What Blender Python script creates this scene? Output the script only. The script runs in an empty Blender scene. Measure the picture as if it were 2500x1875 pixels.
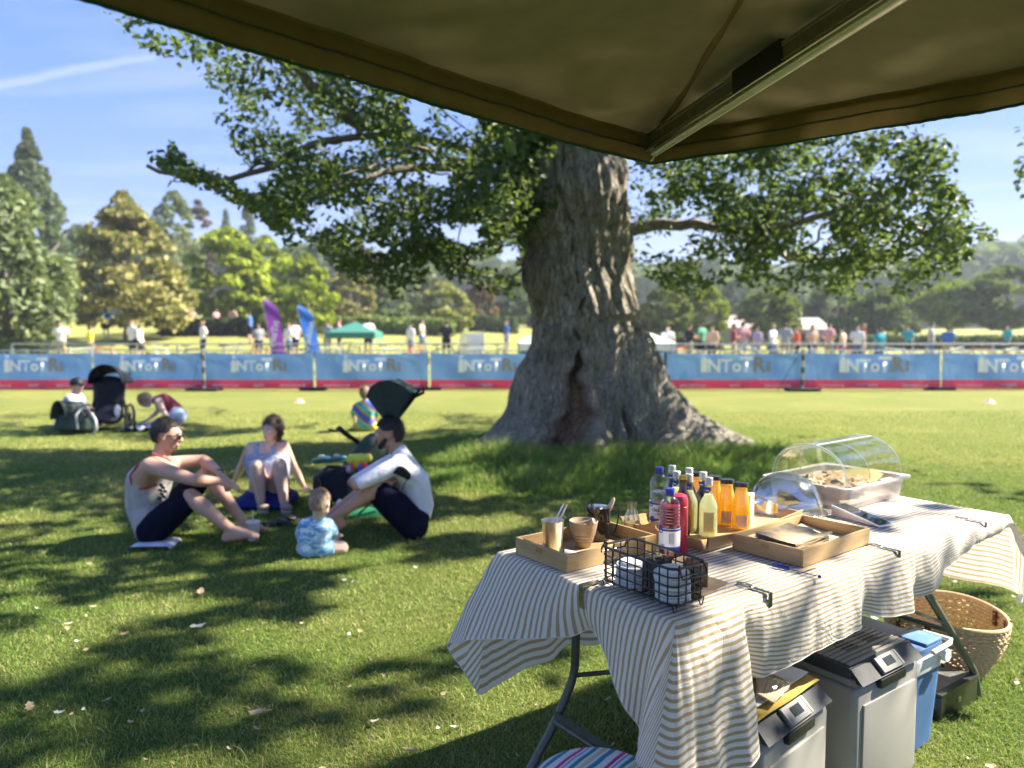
import bpy, bmesh, math, random
import numpy as np
from math import sin, cos, pi, radians, sqrt, atan2
from mathutils import Vector, Matrix, noise

random.seed(7); np.random.seed(7)
SC = bpy.context.scene
COL = SC.collection

# ------------------------------------------------------------------ camera
CAMZ, FPX, PITCH = 1.45, 1878.0, radians(4.04)
cam_d = bpy.data.cameras.new('camera')
cam = bpy.data.objects.new('camera', cam_d); COL.objects.link(cam)
cam.location = (0, 0, CAMZ); cam.rotation_euler = (pi/2 - PITCH, 0, 0)
cam_d.sensor_width = 36; cam_d.lens = 36*FPX/2500
cam_d.clip_start = 0.05; cam_d.clip_end = 6000
cam_d.dof.use_dof = True; cam_d.dof.focus_distance = 2.25; cam_d.dof.aperture_fstop = 2.3
SC.camera = cam

# ------------------------------------------------------------------ light
SUN_AZ, SUN_EL = radians(15), radians(44)         # direction towards the sun, from +X towards +Y
SUND = Vector((cos(SUN_AZ)*cos(SUN_EL), sin(SUN_AZ)*cos(SUN_EL), sin(SUN_EL)))
sun_d = bpy.data.lights.new('sun', 'SUN'); sun = bpy.data.objects.new('sun', sun_d); COL.objects.link(sun)
sun_d.energy = 2.35; sun_d.angle = radians(0.7); sun_d.color = (1, .93, .80)
sun.rotation_euler = SUND.to_track_quat('Z', 'Y').to_euler(); sun.location = (10, 0, 20)

W = bpy.data.worlds.new('World'); SC.world = W; W.use_nodes = True
def world_nodes():
    nt = W.node_tree; N = nt.nodes; L = nt.links; N.clear()
    out = N.new('ShaderNodeOutputWorld'); bg = N.new('ShaderNodeBackground')
    sky = N.new('ShaderNodeTexSky'); sky.sky_type = 'NISHITA'; sky.sun_disc = False
    sky.sun_elevation = SUN_EL; sky.sun_rotation = pi/2 - SUN_AZ
    sky.altitude = 50; sky.air_density = 1.15; sky.dust_density = .15; sky.ozone_density = 2.4
    bg.inputs['Strength'].default_value = .082
    tc = N.new('ShaderNodeTexCoord')
    # thin cirrus, on a plane far above
    sep = N.new('ShaderNodeSeparateXYZ'); L.new(tc.outputs['Generated'], sep.inputs[0])
    zc = N.new('ShaderNodeMath'); zc.operation = 'MAXIMUM'; zc.inputs[1].default_value = .04
    L.new(sep.outputs[2], zc.inputs[0])
    dv = N.new('ShaderNodeVectorMath'); dv.operation = 'DIVIDE'
    cz = N.new('ShaderNodeCombineXYZ')
    for i in range(3): L.new(zc.outputs[0], cz.inputs[i])
    L.new(tc.outputs['Generated'], dv.inputs[0]); L.new(cz.outputs[0], dv.inputs[1])
    mp = N.new('ShaderNodeMapping'); mp.inputs['Rotation'].default_value = (0, 0, radians(-18))
    mp.inputs['Scale'].default_value = (.55, 1.7, 1); mp.inputs['Location'].default_value = (1.2, .3, 0)
    L.new(dv.outputs[0], mp.inputs[0])
    nz = N.new('ShaderNodeTexNoise'); nz.inputs['Scale'].default_value = 1.1; nz.inputs['Detail'].default_value = 6
    nz.inputs['Roughness'].default_value = .58; nz.inputs['Distortion'].default_value = .35
    L.new(mp.outputs[0], nz.inputs[0])
    rp = N.new('ShaderNodeValToRGB'); rp.color_ramp.elements[0].position = .46; rp.color_ramp.elements[1].position = .86
    rp.color_ramp.elements[1].color = (.62, .62, .62, 1)
    L.new(nz.outputs[0], rp.inputs[0])
    # contrail: band around a great circle, between two ends
    def great(px1, py1, px2, py2):
        a = pxdir(px1, py1); b = pxdir(px2, py2)
        return a, b, a.cross(b).normalized()
    a, b, n = great(-400, 285, 385, 133)
    dot = N.new('ShaderNodeVectorMath'); dot.operation = 'DOT_PRODUCT'; dot.inputs[1].default_value = n
    L.new(tc.outputs['Generated'], dot.inputs[0])
    wob = N.new('ShaderNodeTexNoise'); wob.inputs['Scale'].default_value = 26; wob.inputs['Detail'].default_value = 4
    L.new(tc.outputs['Generated'], wob.inputs[0])
    wa = N.new('ShaderNodeMath'); wa.operation = 'MULTIPLY_ADD'; wa.inputs[1].default_value = .008; wa.inputs[2].default_value = -.004
    L.new(wob.outputs[0], wa.inputs[0])
    sm = N.new('ShaderNodeMath'); sm.operation = 'ADD'; L.new(dot.outputs['Value'], sm.inputs[0]); L.new(wa.outputs[0], sm.inputs[1])
    ab = N.new('ShaderNodeMath'); ab.operation = 'ABSOLUTE'; L.new(sm.outputs[0], ab.inputs[0])
    mr = N.new('ShaderNodeMapRange'); mr.inputs['From Min'].default_value = .0075; mr.inputs['From Max'].default_value = .001
    mr.interpolation_type = 'SMOOTHSTEP'
    L.new(ab.outputs[0], mr.inputs['Value'])
    d2 = N.new('ShaderNodeVectorMath'); d2.operation = 'DOT_PRODUCT'; d2.inputs[1].default_value = (b-a).normalized()
    L.new(tc.outputs['Generated'], d2.inputs[0])
    m2 = N.new('ShaderNodeMapRange'); e = b.dot((b-a).normalized()); m2.inputs['From Min'].default_value = e+.004; m2.inputs['From Max'].default_value = e-.004
    L.new(d2.outputs['Value'], m2.inputs['Value'])
    mm = N.new('ShaderNodeMath'); mm.operation = 'MULTIPLY'; L.new(mr.outputs[0], mm.inputs[0]); L.new(m2.outputs[0], mm.inputs[1])
    m3 = N.new('ShaderNodeMath'); m3.operation = 'MULTIPLY'; m3.inputs[1].default_value = .5; L.new(mm.outputs[0], m3.inputs[0])
    mx = N.new('ShaderNodeMath'); mx.operation = 'MAXIMUM'; L.new(rp.outputs[0], mx.inputs[0]); L.new(m3.outputs[0], mx.inputs[1])
    mc = N.new('ShaderNodeMath'); mc.operation = 'MULTIPLY'; mc.inputs[1].default_value = .5; L.new(mx.outputs[0], mc.inputs[0])
    hs = N.new('ShaderNodeHueSaturation'); hs.inputs['Saturation'].default_value = 2.5; hs.inputs['Value'].default_value = 1.0
    gm = N.new('ShaderNodeGamma'); gm.inputs[1].default_value = .30; L.new(sky.outputs[0], gm.inputs[0]); L.new(gm.outputs[0], hs.inputs['Color'])
    mix = N.new('ShaderNodeMix'); mix.data_type = 'RGBA'
    L.new(mc.outputs[0], mix.inputs[0]); tn = N.new('ShaderNodeMix'); tn.data_type = 'RGBA'; tn.blend_type = 'MULTIPLY'; tn.inputs[0].default_value = 1; tn.inputs[7].default_value = (.53, .59, 1.0, 1)
    L.new(hs.outputs[0], tn.inputs[6]); L.new(tn.outputs[2], mix.inputs[6]); mix.inputs[7].default_value = (1.7, 1.75, 1.9, 1)
    L.new(mix.outputs[2], bg.inputs['Color']); L.new(bg.outputs[0], out.inputs[0])
def pxdir(px, py):
    u = (937.5-py)/FPX; x = (px-1250)/FPX
    return Vector((x, cos(PITCH)+sin(PITCH)*u, -sin(PITCH)+cos(PITCH)*u)).normalized()
world_nodes()
VS = SC.view_settings
VS.view_transform = 'Standard'; VS.look = 'None'; VS.exposure = 3.15; VS.gamma = 1.0; VS.use_curve_mapping = False
VS.use_white_balance = True; VS.white_balance_temperature = 6800
SC.cycles.use_denoising = True
SC.cycles.max_bounces = 10; SC.cycles.diffuse_bounces = 3; SC.cycles.glossy_bounces = 4
SC.cycles.transmission_bounces = 8; SC.cycles.transparent_max_bounces = 12
SC.cycles.sample_clamp_indirect = 6; SC.cycles.caustics_refractive = False; SC.cycles.caustics_reflective = False
SC.cycles.use_adaptive_sampling = True; SC.cycles.adaptive_threshold = .015

# ------------------------------------------------------------------ helpers
def at(px, py, z=None, y=None, plane=None):
    """where the sight line through photo pixel (px, py) meets height z, depth y or plane (point, normal)"""
    d = pxdir(px, py); o = Vector((0, 0, CAMZ))
    if plane is not None:
        p, n = plane; t = (Vector(p)-o).dot(n)/d.dot(n)
    elif z is not None: t = (z-CAMZ)/d.z
    else: t = y/d.y
    return o + d*t

def topx(p):
    x, y, z = p[0], p[1], p[2]-CAMZ
    f = y*cos(PITCH)-z*sin(PITCH); u = y*sin(PITCH)+z*cos(PITCH)
    return 1250+FPX*x/f, 937.5-FPX*u/f

def tag(o, label=None, cat=None, group=None, kind=None):
    if label: o['label'] = label
    if cat: o['category'] = cat
    if group: o['group'] = group
    if kind: o['kind'] = kind
    return o

def empty(name, loc=(0, 0, 0), rz=0, label=None, cat=None, group=None, rot=None):
    o = bpy.data.objects.new(name, None); COL.objects.link(o)
    o.location = loc; o.rotation_euler = rot if rot else (0, 0, rz); o.empty_display_size = .1
    return tag(o, label, cat, group)

def mat_of(o):
    m = Matrix.Translation(o.location) @ o.rotation_euler.to_matrix().to_4x4()
    return (mat_of(o.parent) @ m) if o.parent else m

def children(o): return [c for c in o.children]
def copy_tree(o, parent=None):
    c = o.copy(); COL.objects.link(c); c.parent = parent
    for ch in children(o): copy_tree(ch, c)
    return c

class MB:
    """collects polygons, then links them as one mesh object"""
    def __init__(s): s.v = []; s.f = []; s.m = []; s.uv = None; s.mi = 0
    def add(s, vs, fs, M=None):
        b = len(s.v)
        for p in vs:
            p = Vector(p)
            if M is not None: p = M @ p
            s.v.append(tuple(p))
        for f in fs: s.f.append(tuple(b+i for i in f)); s.m.append(s.mi)
        return s
    def box(s, c, sz, rz=0, M=None, bev=0):
        x, y, z = sz[0]/2, sz[1]/2, sz[2]/2
        T = Matrix.Translation(c) @ Matrix.Rotation(rz, 4, 'Z')
        if M is not None: T = M @ T
        if bev <= 0:
            vs = [(-x,-y,-z),(x,-y,-z),(x,y,-z),(-x,y,-z),(-x,-y,z),(x,-y,z),(x,y,z),(-x,y,z)]
            fs = [(0,3,2,1),(4,5,6,7),(0,1,5,4),(1,2,6,5),(2,3,7,6),(3,0,4,7)]
            return s.add(vs, fs, T)
        bm = bmesh.new(); bmesh.ops.create_cube(bm, size=1)
        for v in bm.verts: v.co = Vector((v.co.x*2*x, v.co.y*2*y, v.co.z*2*z))
        bmesh.ops.bevel(bm, geom=bm.edges[:], offset=bev, segments=2, profile=.6, affect='EDGES')
        return s.bm(bm, T)
    def bm(s, bm, M=None):
        bm.verts.ensure_lookup_table()
        s.add([v.co.copy() for v in bm.verts], [[v.index for v in f.verts] for f in bm.faces], M); bm.free(); return s
    def lathe(s, prof, n=24, M=None, cap0=False, cap1=False, sx=1, sy=1):
        vs = []; fs = []; k = len(prof)
        for i in range(n):
            a = 2*pi*i/n
            for r, z in prof: vs.append((r*cos(a)*sx, r*sin(a)*sy, z))
        for i in range(n):
            j = (i+1) % n
            for q in range(k-1):
                fs.append((i*k+q, j*k+q, j*k+q+1, i*k+q+1))
        if cap0: fs.append(tuple(i*k for i in range(n))[::-1])
        if cap1: fs.append(tuple(i*k+k-1 for i in range(n)))
        return s.add(vs, fs, M)
    def cyl(s, p0, p1, r0, r1=None, n=12, M=None):
        r1 = r0 if r1 is None else r1
        p0 = Vector(p0); p1 = Vector(p1); d = p1-p0
        T = Matrix.Translation(p0) @ d.to_track_quat('Z', 'Y').to_matrix().to_4x4()
        if M is not None: T = M @ T
        return s.lathe([(r0, 0), (r1, d.length)], n, T, True, True)
    def tube(s, pts, r, n=8, M=None, closed=False, flat=None):
        pts = [Vector(p) for p in pts]; k = len(pts); rs = r if isinstance(r, (list, tuple)) else [r]*k
        vs = []; fs = []; up = None
        for i, p in enumerate(pts):
            if closed: d = pts[(i+1) % k]-pts[i-1]
            else: d = pts[min(i+1, k-1)]-pts[max(i-1, 0)]
            if d.length < 1e-9: d = Vector((0, 0, 1))
            d.normalize()
            if up is None:
                up = Vector((0, 0, 1)) if abs(d.z) < .9 else Vector((1, 0, 0))
            a = d.cross(up)
            if a.length < 1e-6: a = d.cross(Vector((1, .1, 0)))
            a.normalize(); b = a.cross(d).normalized(); up = b
            for j in range(n):
                t = 2*pi*j/n+(pi/4 if n == 4 else 0)
                fa, fb = flat if flat else (1, 1)
                vs.append(p + a*cos(t)*rs[i]*fa + b*sin(t)*rs[i]*fb)
        for i in range(k if closed else k-1):
            i2 = (i+1) % k
            for j in range(n):
                j2 = (j+1) % n
                fs.append((i*n+j, i*n+j2, i2*n+j2, i2*n+j))
        if not closed:
            fs.append(tuple(range(n))[::-1]); fs.append(tuple((k-1)*n+j for j in range(n)))
        return s.add(vs, fs, M)
    def sphere(s, c, r, seg=16, rings=10, M=None, rot=None):
        r = (r, r, r) if not isinstance(r, (tuple, list)) else r
        bm = bmesh.new(); bmesh.ops.create_uvsphere(bm, u_segments=seg, v_segments=rings, radius=1)
        T = Matrix.Translation(c) @ (rot.to_4x4() if rot is not None else Matrix()) @ Matrix.Diagonal((*r, 1))
        return s.bm(bm, M @ T if M is not None else T)
    def hull(s, balls, sub=2):
        """convex hull of ellipsoids given as (centre, radius or radii)"""
        bm = bmesh.new(); base = ICO[sub]
        for c, r in balls:
            r = (r, r, r) if not isinstance(r, (tuple, list)) else r
            for p in base: bm.verts.new((c[0]+p[0]*r[0], c[1]+p[1]*r[1], c[2]+p[2]*r[2]))
        res = bmesh.ops.convex_hull(bm, input=bm.verts)
        dead = [g for g in res['geom_interior'] if isinstance(g, bmesh.types.BMVert)]
        dead += [v for v in bm.verts if not v.link_faces and v not in dead]
        bmesh.ops.delete(bm, geom=list(set(dead)), context='VERTS')
        bm.verts.index_update()
        return s.bm(bm)
    def cap(s, p0, p1, r0, r1, sub=2): return s.hull([(p0, r0), (p1, r1)], sub)
    def prism(s, outline, z0, z1, M=None):
        n = len(outline)
        vs = [(x, y, z0) for x, y in outline]+[(x, y, z1) for x, y in outline]
        fs = [tuple(range(n))[::-1], tuple(range(n, 2*n))]+[(i, (i+1) % n, n+(i+1) % n, n+i) for i in range(n)]
        return s.add(vs, fs, M)
    def grid(s, fn, nu, nv, M=None, wrap=False):
        vs = [fn(i/(nu), j/(nv)) for i in range(nu if wrap else nu+1) for j in range(nv+1)]; fs = []
        for i in range(nu):
            i2 = (i+1) % nu if wrap else i+1
            for j in range(nv):
                fs.append((i*(nv+1)+j, i2*(nv+1)+j, i2*(nv+1)+j+1, i*(nv+1)+j+1))
        return s.add(vs, fs, M)
    def build(s, name, mat, parent=None, smooth=True, world=False, angle=None, **tags):
        me = bpy.data.meshes.new(name); vs = s.v
        if world and parent is not None:
            I = mat_of(parent).inverted(); vs = [tuple(I @ Vector(p)) for p in vs]
        me.from_pydata(vs, [], s.f)
        mats = mat if isinstance(mat, (list, tuple)) else [mat]
        for m in mats: me.materials.append(m)
        if len(mats) > 1: me.polygons.foreach_set('material_index', s.m)
        me.polygons.foreach_set('use_smooth', [smooth]*len(me.polygons))
        if smooth: 
            try: me.set_sharp_from_angle(angle=radians(angle or 40))
            except Exception: pass
        me.update()
        o = bpy.data.objects.new(name, me); COL.objects.link(o)
        if parent is not None: o.parent = parent
        return tag(o, **tags)

def ico_pts(sub):
    bm = bmesh.new(); bmesh.ops.create_icosphere(bm, subdivisions=sub, radius=1)
    p = [tuple(v.co) for v in bm.verts]; bm.free(); return p
ICO = {k: ico_pts(k) for k in (1, 2, 3)}

def np_mesh(name, V, F, mat, parent=None, smooth=False, col=None, colname='tint', kind=None, uv=None):
    """fast mesh from arrays; F is (n,3) or (n,4)"""
    me = bpy.data.meshes.new(name); V = np.asarray(V, np.float32); F = np.asarray(F, np.int32)
    k = F.shape[1]
    me.vertices.add(len(V)); me.vertices.foreach_set('co', V.ravel())
    me.loops.add(F.size); me.loops.foreach_set('vertex_index', F.ravel())
    me.polygons.add(len(F)); me.polygons.foreach_set('loop_start', np.arange(0, F.size, k, dtype=np.int32))
    me.polygons.foreach_set('loop_total', np.full(len(F), k, np.int32))
    me.polygons.foreach_set('use_smooth', np.full(len(F), smooth))
    me.update(calc_edges=True)
    if col is not None:
        a = me.color_attributes.new(colname, 'FLOAT_COLOR', 'POINT'); c = np.ones((len(V), 4), np.float32); c[:, :3] = col
        a.data.foreach_set('color', c.ravel())
    if uv is not None:
        u = me.uv_layers.new(name='UVMap'); u.data.foreach_set('uv', np.asarray(uv, np.float32)[F.ravel()].ravel())
    if mat is not None: me.materials.append(mat)
    o = bpy.data.objects.new(name, me); COL.objects.link(o)
    if parent is not None: o.parent = parent
    if kind: o['kind'] = kind
    return o

# ------------------------------------------------------------------ materials
MATS = {}
class NT:
    def __init__(s, m):
        s.m = m; m.use_nodes = True; s.t = m.node_tree; s.N = s.t.nodes; s.L = s.t.links
        s.b = s.N.get('Principled BSDF'); s.out = s.N.get('Material Output')
    def n(s, ty, **k):
        x = s.N.new('ShaderNode'+ty)
        for a, v in k.items():
            if a.startswith('i_'): x.inputs[a[2:].replace('_', ' ')].default_value = v
            elif a.startswith('in'): x.inputs[int(a[2:])].default_value = v
            else: setattr(x, a, v)
        return x
    def l(s, a, b): s.L.new(a, b)
    def coords(s, kind='Object', scale=(1, 1, 1), rot=(0, 0, 0)):
        tc = s.n('TexCoord'); mp = s.n('Mapping'); mp.inputs['Scale'].default_value = scale; mp.inputs['Rotation'].default_value = rot
        s.l(tc.outputs[kind], mp.inputs[0]); return mp.outputs[0]
    def noise(s, co, scale, detail=4, rough=.55, dist=0):
        x = s.n('TexNoise'); x.inputs['Scale'].default_value = scale; x.inputs['Detail'].default_value = detail
        x.inputs['Roughness'].default_value = rough; x.inputs['Distortion'].default_value = dist
        if co is not None: s.l(co, x.inputs[0])
        return x.outputs[0]
    def ramp(s, fac, stops, interp='LINEAR'):
        x = s.n('ValToRGB'); e = x.color_ramp.elements; x.color_ramp.interpolation = interp
        while len(e) < len(stops): e.new(.5)
        for q, (p, c) in zip(e, stops):
            q.position = p; q.color = (*c, 1) if len(c) == 3 else c
        s.l(fac, x.inputs[0]); return x.outputs[0]
    def mix(s, f, a, b, mode='MIX'):
        x = s.n('Mix', data_type='RGBA', blend_type=mode)
        for i, v in ((0, f), (6, a), (7, b)):
            if hasattr(v, 'is_output'): s.l(v, x.inputs[i])
            elif i == 0: x.inputs[0].default_value = v
            else: x.inputs[i].default_value = (*v, 1) if len(v) == 3 else v
        return x.outputs[2]
    def math(s, op, a, b=None, c=None):
        x = s.n('Math', operation=op)
        for i, v in enumerate((a, b, c)):
            if v is None: continue
            if hasattr(v, 'is_output'): s.l(v, x.inputs[i])
            else: x.inputs[i].default_value = v
        return x.outputs[0]
    def bump(s, h, strength=.3, dist=.01):
        x = s.n('Bump'); x.inputs['Strength'].default_value = strength; x.inputs['Distance'].default_value = dist
        s.l(h, x.inputs['Height']); s.l(x.outputs[0], s.b.inputs['Normal']); return x

def pm(name, col, rough=.6, metal=0, var=.12, scale=20, bump=0, bscale=60, trans=0, ior=1.45, spec=None, sheen=0, sss=0, coat=0, bdist=.002):
    if name in MATS: return MATS[name]
    m = bpy.data.materials.new(name); t = NT(m); b = t.b
    co = t.coords()
    nz = t.noise(co, scale, 5)
    dark = tuple(c*(1-var) for c in col); light = tuple(min(1, c*(1+var)) for c in col)
    c = t.ramp(nz, [(.3, dark), (.7, light)])
    t.l(c, b.inputs['Base Color'])
    b.inputs['Roughness'].default_value = rough; b.inputs['Metallic'].default_value = metal
    if trans: b.inputs['Transmission Weight'].default_value = trans; b.inputs['IOR'].default_value = ior
    if spec is not None: b.inputs['Specular IOR Level'].default_value = spec
    if sheen: b.inputs['Sheen Weight'].default_value = sheen
    if coat: b.inputs['Coat Weight'].default_value = coat
    if sss:
        b.inputs['Subsurface Weight'].default_value = sss; b.inputs['Subsurface Radius'].default_value = (.012, .005, .003)
        b.inputs['Subsurface Scale'].default_value = 1
    if bump: t.bump(t.noise(co, bscale, 6), bump, bdist)
    else:
        rr = t.math('MULTIPLY_ADD', nz, .12, rough-.06); t.l(rr, b.inputs['Roughness'])
    MATS[name] = m; return m

def fabric(name, col, var=.1, weave=900, rough=.85, trans=0, wrinkle=.25, wscale=9):
    """cloth: fine weave, soft creases, a little light through"""
    if name in MATS: return MATS[name]
    m = bpy.data.materials.new(name); t = NT(m); co = t.coords()
    c = t.ramp(t.noise(co, 14, 4), [(.3, tuple(x*(1-var) for x in col)), (.7, tuple(min(1, x*(1+var)) for x in col))])
    t.l(c, t.b.inputs['Base Color']); t.b.inputs['Roughness'].default_value = rough; t.b.inputs['Sheen Weight'].default_value = .15*max(col)
    t.b.inputs['Specular IOR Level'].default_value = .25
    h = t.math('ADD', t.math('MULTIPLY', t.noise(co, wscale, 3, .5, .8), 1.0), t.math('MULTIPLY', t.noise(co, weave, 1), .04))
    t.bump(h, wrinkle, .02)
    if trans:
        tr = t.n('BsdfTranslucent'); t.l(c, tr.inputs[0]); mx = t.n('MixShader'); mx.inputs[0].default_value = trans
        t.l(t.b.outputs[0], mx.inputs[1]); t.l(tr.outputs[0], mx.inputs[2]); t.l(mx.outputs[0], t.out.inputs[0])
    MATS[name] = m; return m

def sheer(m, f):
    """lets part of the light through a thin sheet"""
    t = NT.__new__(NT); t.m = m; t.t = m.node_tree; t.N = t.t.nodes; t.L = t.t.links; t.b = t.N.get('Principled BSDF'); t.out = t.N.get('Material Output')
    tr = t.n('BsdfTranslucent'); mx = t.n('MixShader'); mx.inputs[0].default_value = f; s = t.b.inputs['Base Color']
    if s.links: t.l(s.links[0].from_socket, tr.inputs[0])
    else: tr.inputs[0].default_value = s.default_value
    t.l(t.b.outputs[0], mx.inputs[1]); t.l(tr.outputs[0], mx.inputs[2]); t.l(mx.outputs[0], t.out.inputs[0]); return m
def wood(name, c1, c2, scale=6, axis=0, rough=.5):
    if name in MATS: return MATS[name]
    m = bpy.data.materials.new(name); t = NT(m)
    sc = [14, 14, 14]; sc[axis] = 1.1
    co = t.coords(scale=tuple(x*scale/6 for x in sc))
    n1 = t.noise(co, 5, 6, .6, .6); n2 = t.noise(co, 22, 3)
    f = t.math('ADD', t.math('MULTIPLY', n1, .7), t.math('MULTIPLY', n2, .3))
    t.l(t.ramp(f, [(.3, c1), (.68, c2)]), t.b.inputs['Base Color']); t.b.inputs['Roughness'].default_value = rough
    t.bump(f, .25, .002); MATS[name] = m; return m

def glass(name, col=(1, 1, 1), rough=.02, ior=1.45, base=.07):
    """clear thin-walled plastic or glass: straight-through view with a Fresnel sheen, so it lets daylight pass"""
    if name in MATS: return MATS[name]
    m = bpy.data.materials.new(name); t = NT(m)
    tr = t.n('BsdfTransparent'); tr.inputs[0].default_value = (*col, 1)
    gl = t.n('BsdfGlossy'); gl.inputs['Roughness'].default_value = rough; gl.inputs[0].default_value = (1, 1, 1, 1)
    fr = t.n('LayerWeight'); fr.inputs[0].default_value = .5
    co = t.coords(); bp = t.n('Bump'); bp.inputs['Strength'].default_value = .12; bp.inputs['Distance'].default_value = .004
    t.l(t.noise(co, 12, 2), bp.inputs['Height']); t.l(bp.outputs[0], fr.inputs['Normal']); fc = t.math('MULTIPLY_ADD', t.math('POWER', fr.outputs['Facing'], 3.6), .85, base); t.l(bp.outputs[0], gl.inputs['Normal'])
    mx = t.n('MixShader'); t.l(fc, mx.inputs[0]); t.l(tr.outputs[0], mx.inputs[1]); t.l(gl.outputs[0], mx.inputs[2])
    t.l(mx.outputs[0], t.out.inputs[0]); MATS[name] = m; return m

def text_mesh(txt, size, mat, name='lettering', parent=None, M=None, ext=.0, bold=0, align='CENTER'):
    cu = bpy.data.curves.new('t', 'FONT'); cu.body = txt; cu.size = size; cu.align_x = align; cu.align_y = 'CENTER'
    cu.extrude = ext; cu.offset = bold; cu.resolution_u = 2
    o = bpy.data.objects.new('t', cu); me = bpy.data.meshes.new_from_object(o)
    bpy.data.objects.remove(o); bpy.data.curves.remove(cu)
    me.transform(M if M is not None else Matrix()); me.materials.clear(); me.materials.append(mat); me.name = name
    ob = bpy.data.objects.new(name, me); COL.objects.link(ob)
    if parent is not None: ob.parent = parent
    return ob
# ================================================================== the setting
def sstep(a, b, x):
    t = np.clip((np.asarray(x, float)-a)/(b-a), 0, 1); return t*t*(3-2*t)
def height(x, y):
    x = np.asarray(x, float); y = np.asarray(y, float)
    left = 1-sstep(-14, 20, x)
    h = sstep(30, 100, y)*(.5+1.9*left) + .75*left*sstep(30, 46, y)
    h += sstep(120, 300, y)*sstep(0, 120, x)*22 + sstep(130, 300, y)*4
    h += .035*np.sin(x*.5+1)*np.sin(y*.37)*sstep(10, 16, y)
    # the mound the old oak stands on
    h += .03*np.exp(-(((x-.9)/3.0)**2+((y-9.6)/2.2)**2))
    return h

def ground_mat(name, near):
    m = bpy.data.materials.new(name); t = NT(m); co = t.coords()
    n1 = t.noise(co, .55, 6, .6, .4); n2 = t.noise(co, 9, 5); n3 = t.noise(co, 90, 3, .6)
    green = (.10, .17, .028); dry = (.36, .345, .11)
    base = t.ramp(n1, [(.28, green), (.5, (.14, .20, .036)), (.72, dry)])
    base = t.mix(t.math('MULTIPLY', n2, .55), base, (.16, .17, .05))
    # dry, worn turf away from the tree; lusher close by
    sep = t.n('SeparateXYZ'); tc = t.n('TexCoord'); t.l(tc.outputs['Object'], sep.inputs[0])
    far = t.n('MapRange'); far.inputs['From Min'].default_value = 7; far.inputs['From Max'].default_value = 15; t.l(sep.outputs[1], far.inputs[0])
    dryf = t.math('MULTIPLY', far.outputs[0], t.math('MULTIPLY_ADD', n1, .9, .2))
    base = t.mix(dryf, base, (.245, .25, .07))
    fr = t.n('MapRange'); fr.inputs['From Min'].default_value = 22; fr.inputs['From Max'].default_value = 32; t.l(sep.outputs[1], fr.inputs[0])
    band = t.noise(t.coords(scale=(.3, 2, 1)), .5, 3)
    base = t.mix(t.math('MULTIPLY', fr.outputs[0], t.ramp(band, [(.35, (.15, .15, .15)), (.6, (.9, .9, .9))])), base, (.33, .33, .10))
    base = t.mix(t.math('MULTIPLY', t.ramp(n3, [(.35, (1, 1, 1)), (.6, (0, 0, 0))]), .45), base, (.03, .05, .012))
    nr = t.n('MapRange'); nr.inputs['From Min'].default_value = 10; nr.inputs['From Max'].default_value = 6; t.l(sep.outputs[1], nr.inputs[0]); base = t.mix(t.math('MULTIPLY', nr.outputs[0], .5), base, (.035, .05, .016))  # ground colour darkened near the viewer as shade between the blades
    t.l(base, t.b.inputs['Base Color']); t.b.inputs['Roughness'].default_value = .95; t.b.inputs['Specular IOR Level'].default_value = .15
    t.bump(t.math('ADD', n3, t.math('MULTIPLY', n2, .6)), .8, .03)
    return m
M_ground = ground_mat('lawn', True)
xs = np.concatenate([-np.geomspace(2500, 30, 26), np.linspace(-28, 28, 90), np.geomspace(30, 2500, 26)])
ys = np.concatenate([-np.geomspace(600, 4, 12), np.linspace(-3, 30, 84), np.geomspace(31, 4000, 60)])
X, Y = np.meshgrid(xs, ys, indexing='ij'); V = np.stack([X, Y, height(X, Y)], -1).reshape(-1, 3)
nx, ny = len(xs), len(ys); I, J = np.meshgrid(np.arange(nx-1), np.arange(ny-1), indexing='ij')
F = np.stack([I*ny+J, (I+1)*ny+J, (I+1)*ny+J+1, I*ny+J+1], -1).reshape(-1, 4)
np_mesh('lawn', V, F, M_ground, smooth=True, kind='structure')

def leafmat(name, trans=.35, rough=.5, gloss=.35):
    m = bpy.data.materials.new(name); t = NT(m)
    a = t.n('VertexColor', layer_name='tint')
    t.l(a.outputs[0], t.b.inputs['Base Color']); t.b.inputs['Roughness'].default_value = rough; t.b.inputs['Specular IOR Level'].default_value = gloss
    tr = t.n('BsdfTranslucent'); g = t.mix(.6, a.outputs[0], (.30, .42, .07)); t.l(g, tr.inputs[0])
    mx = t.n('MixShader'); mx.inputs[0].default_value = trans; t.l(t.b.outputs[0], mx.inputs[1]); t.l(tr.outputs[0], mx.inputs[2])
    t.l(mx.outputs[0], t.out.inputs[0]); return m
M_leaf = leafmat('foliage', .34)
M_far = leafmat('distant_foliage', .22, .8, .1)
M_blade = leafmat('grass_blade', .35, .55, .25)

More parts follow.
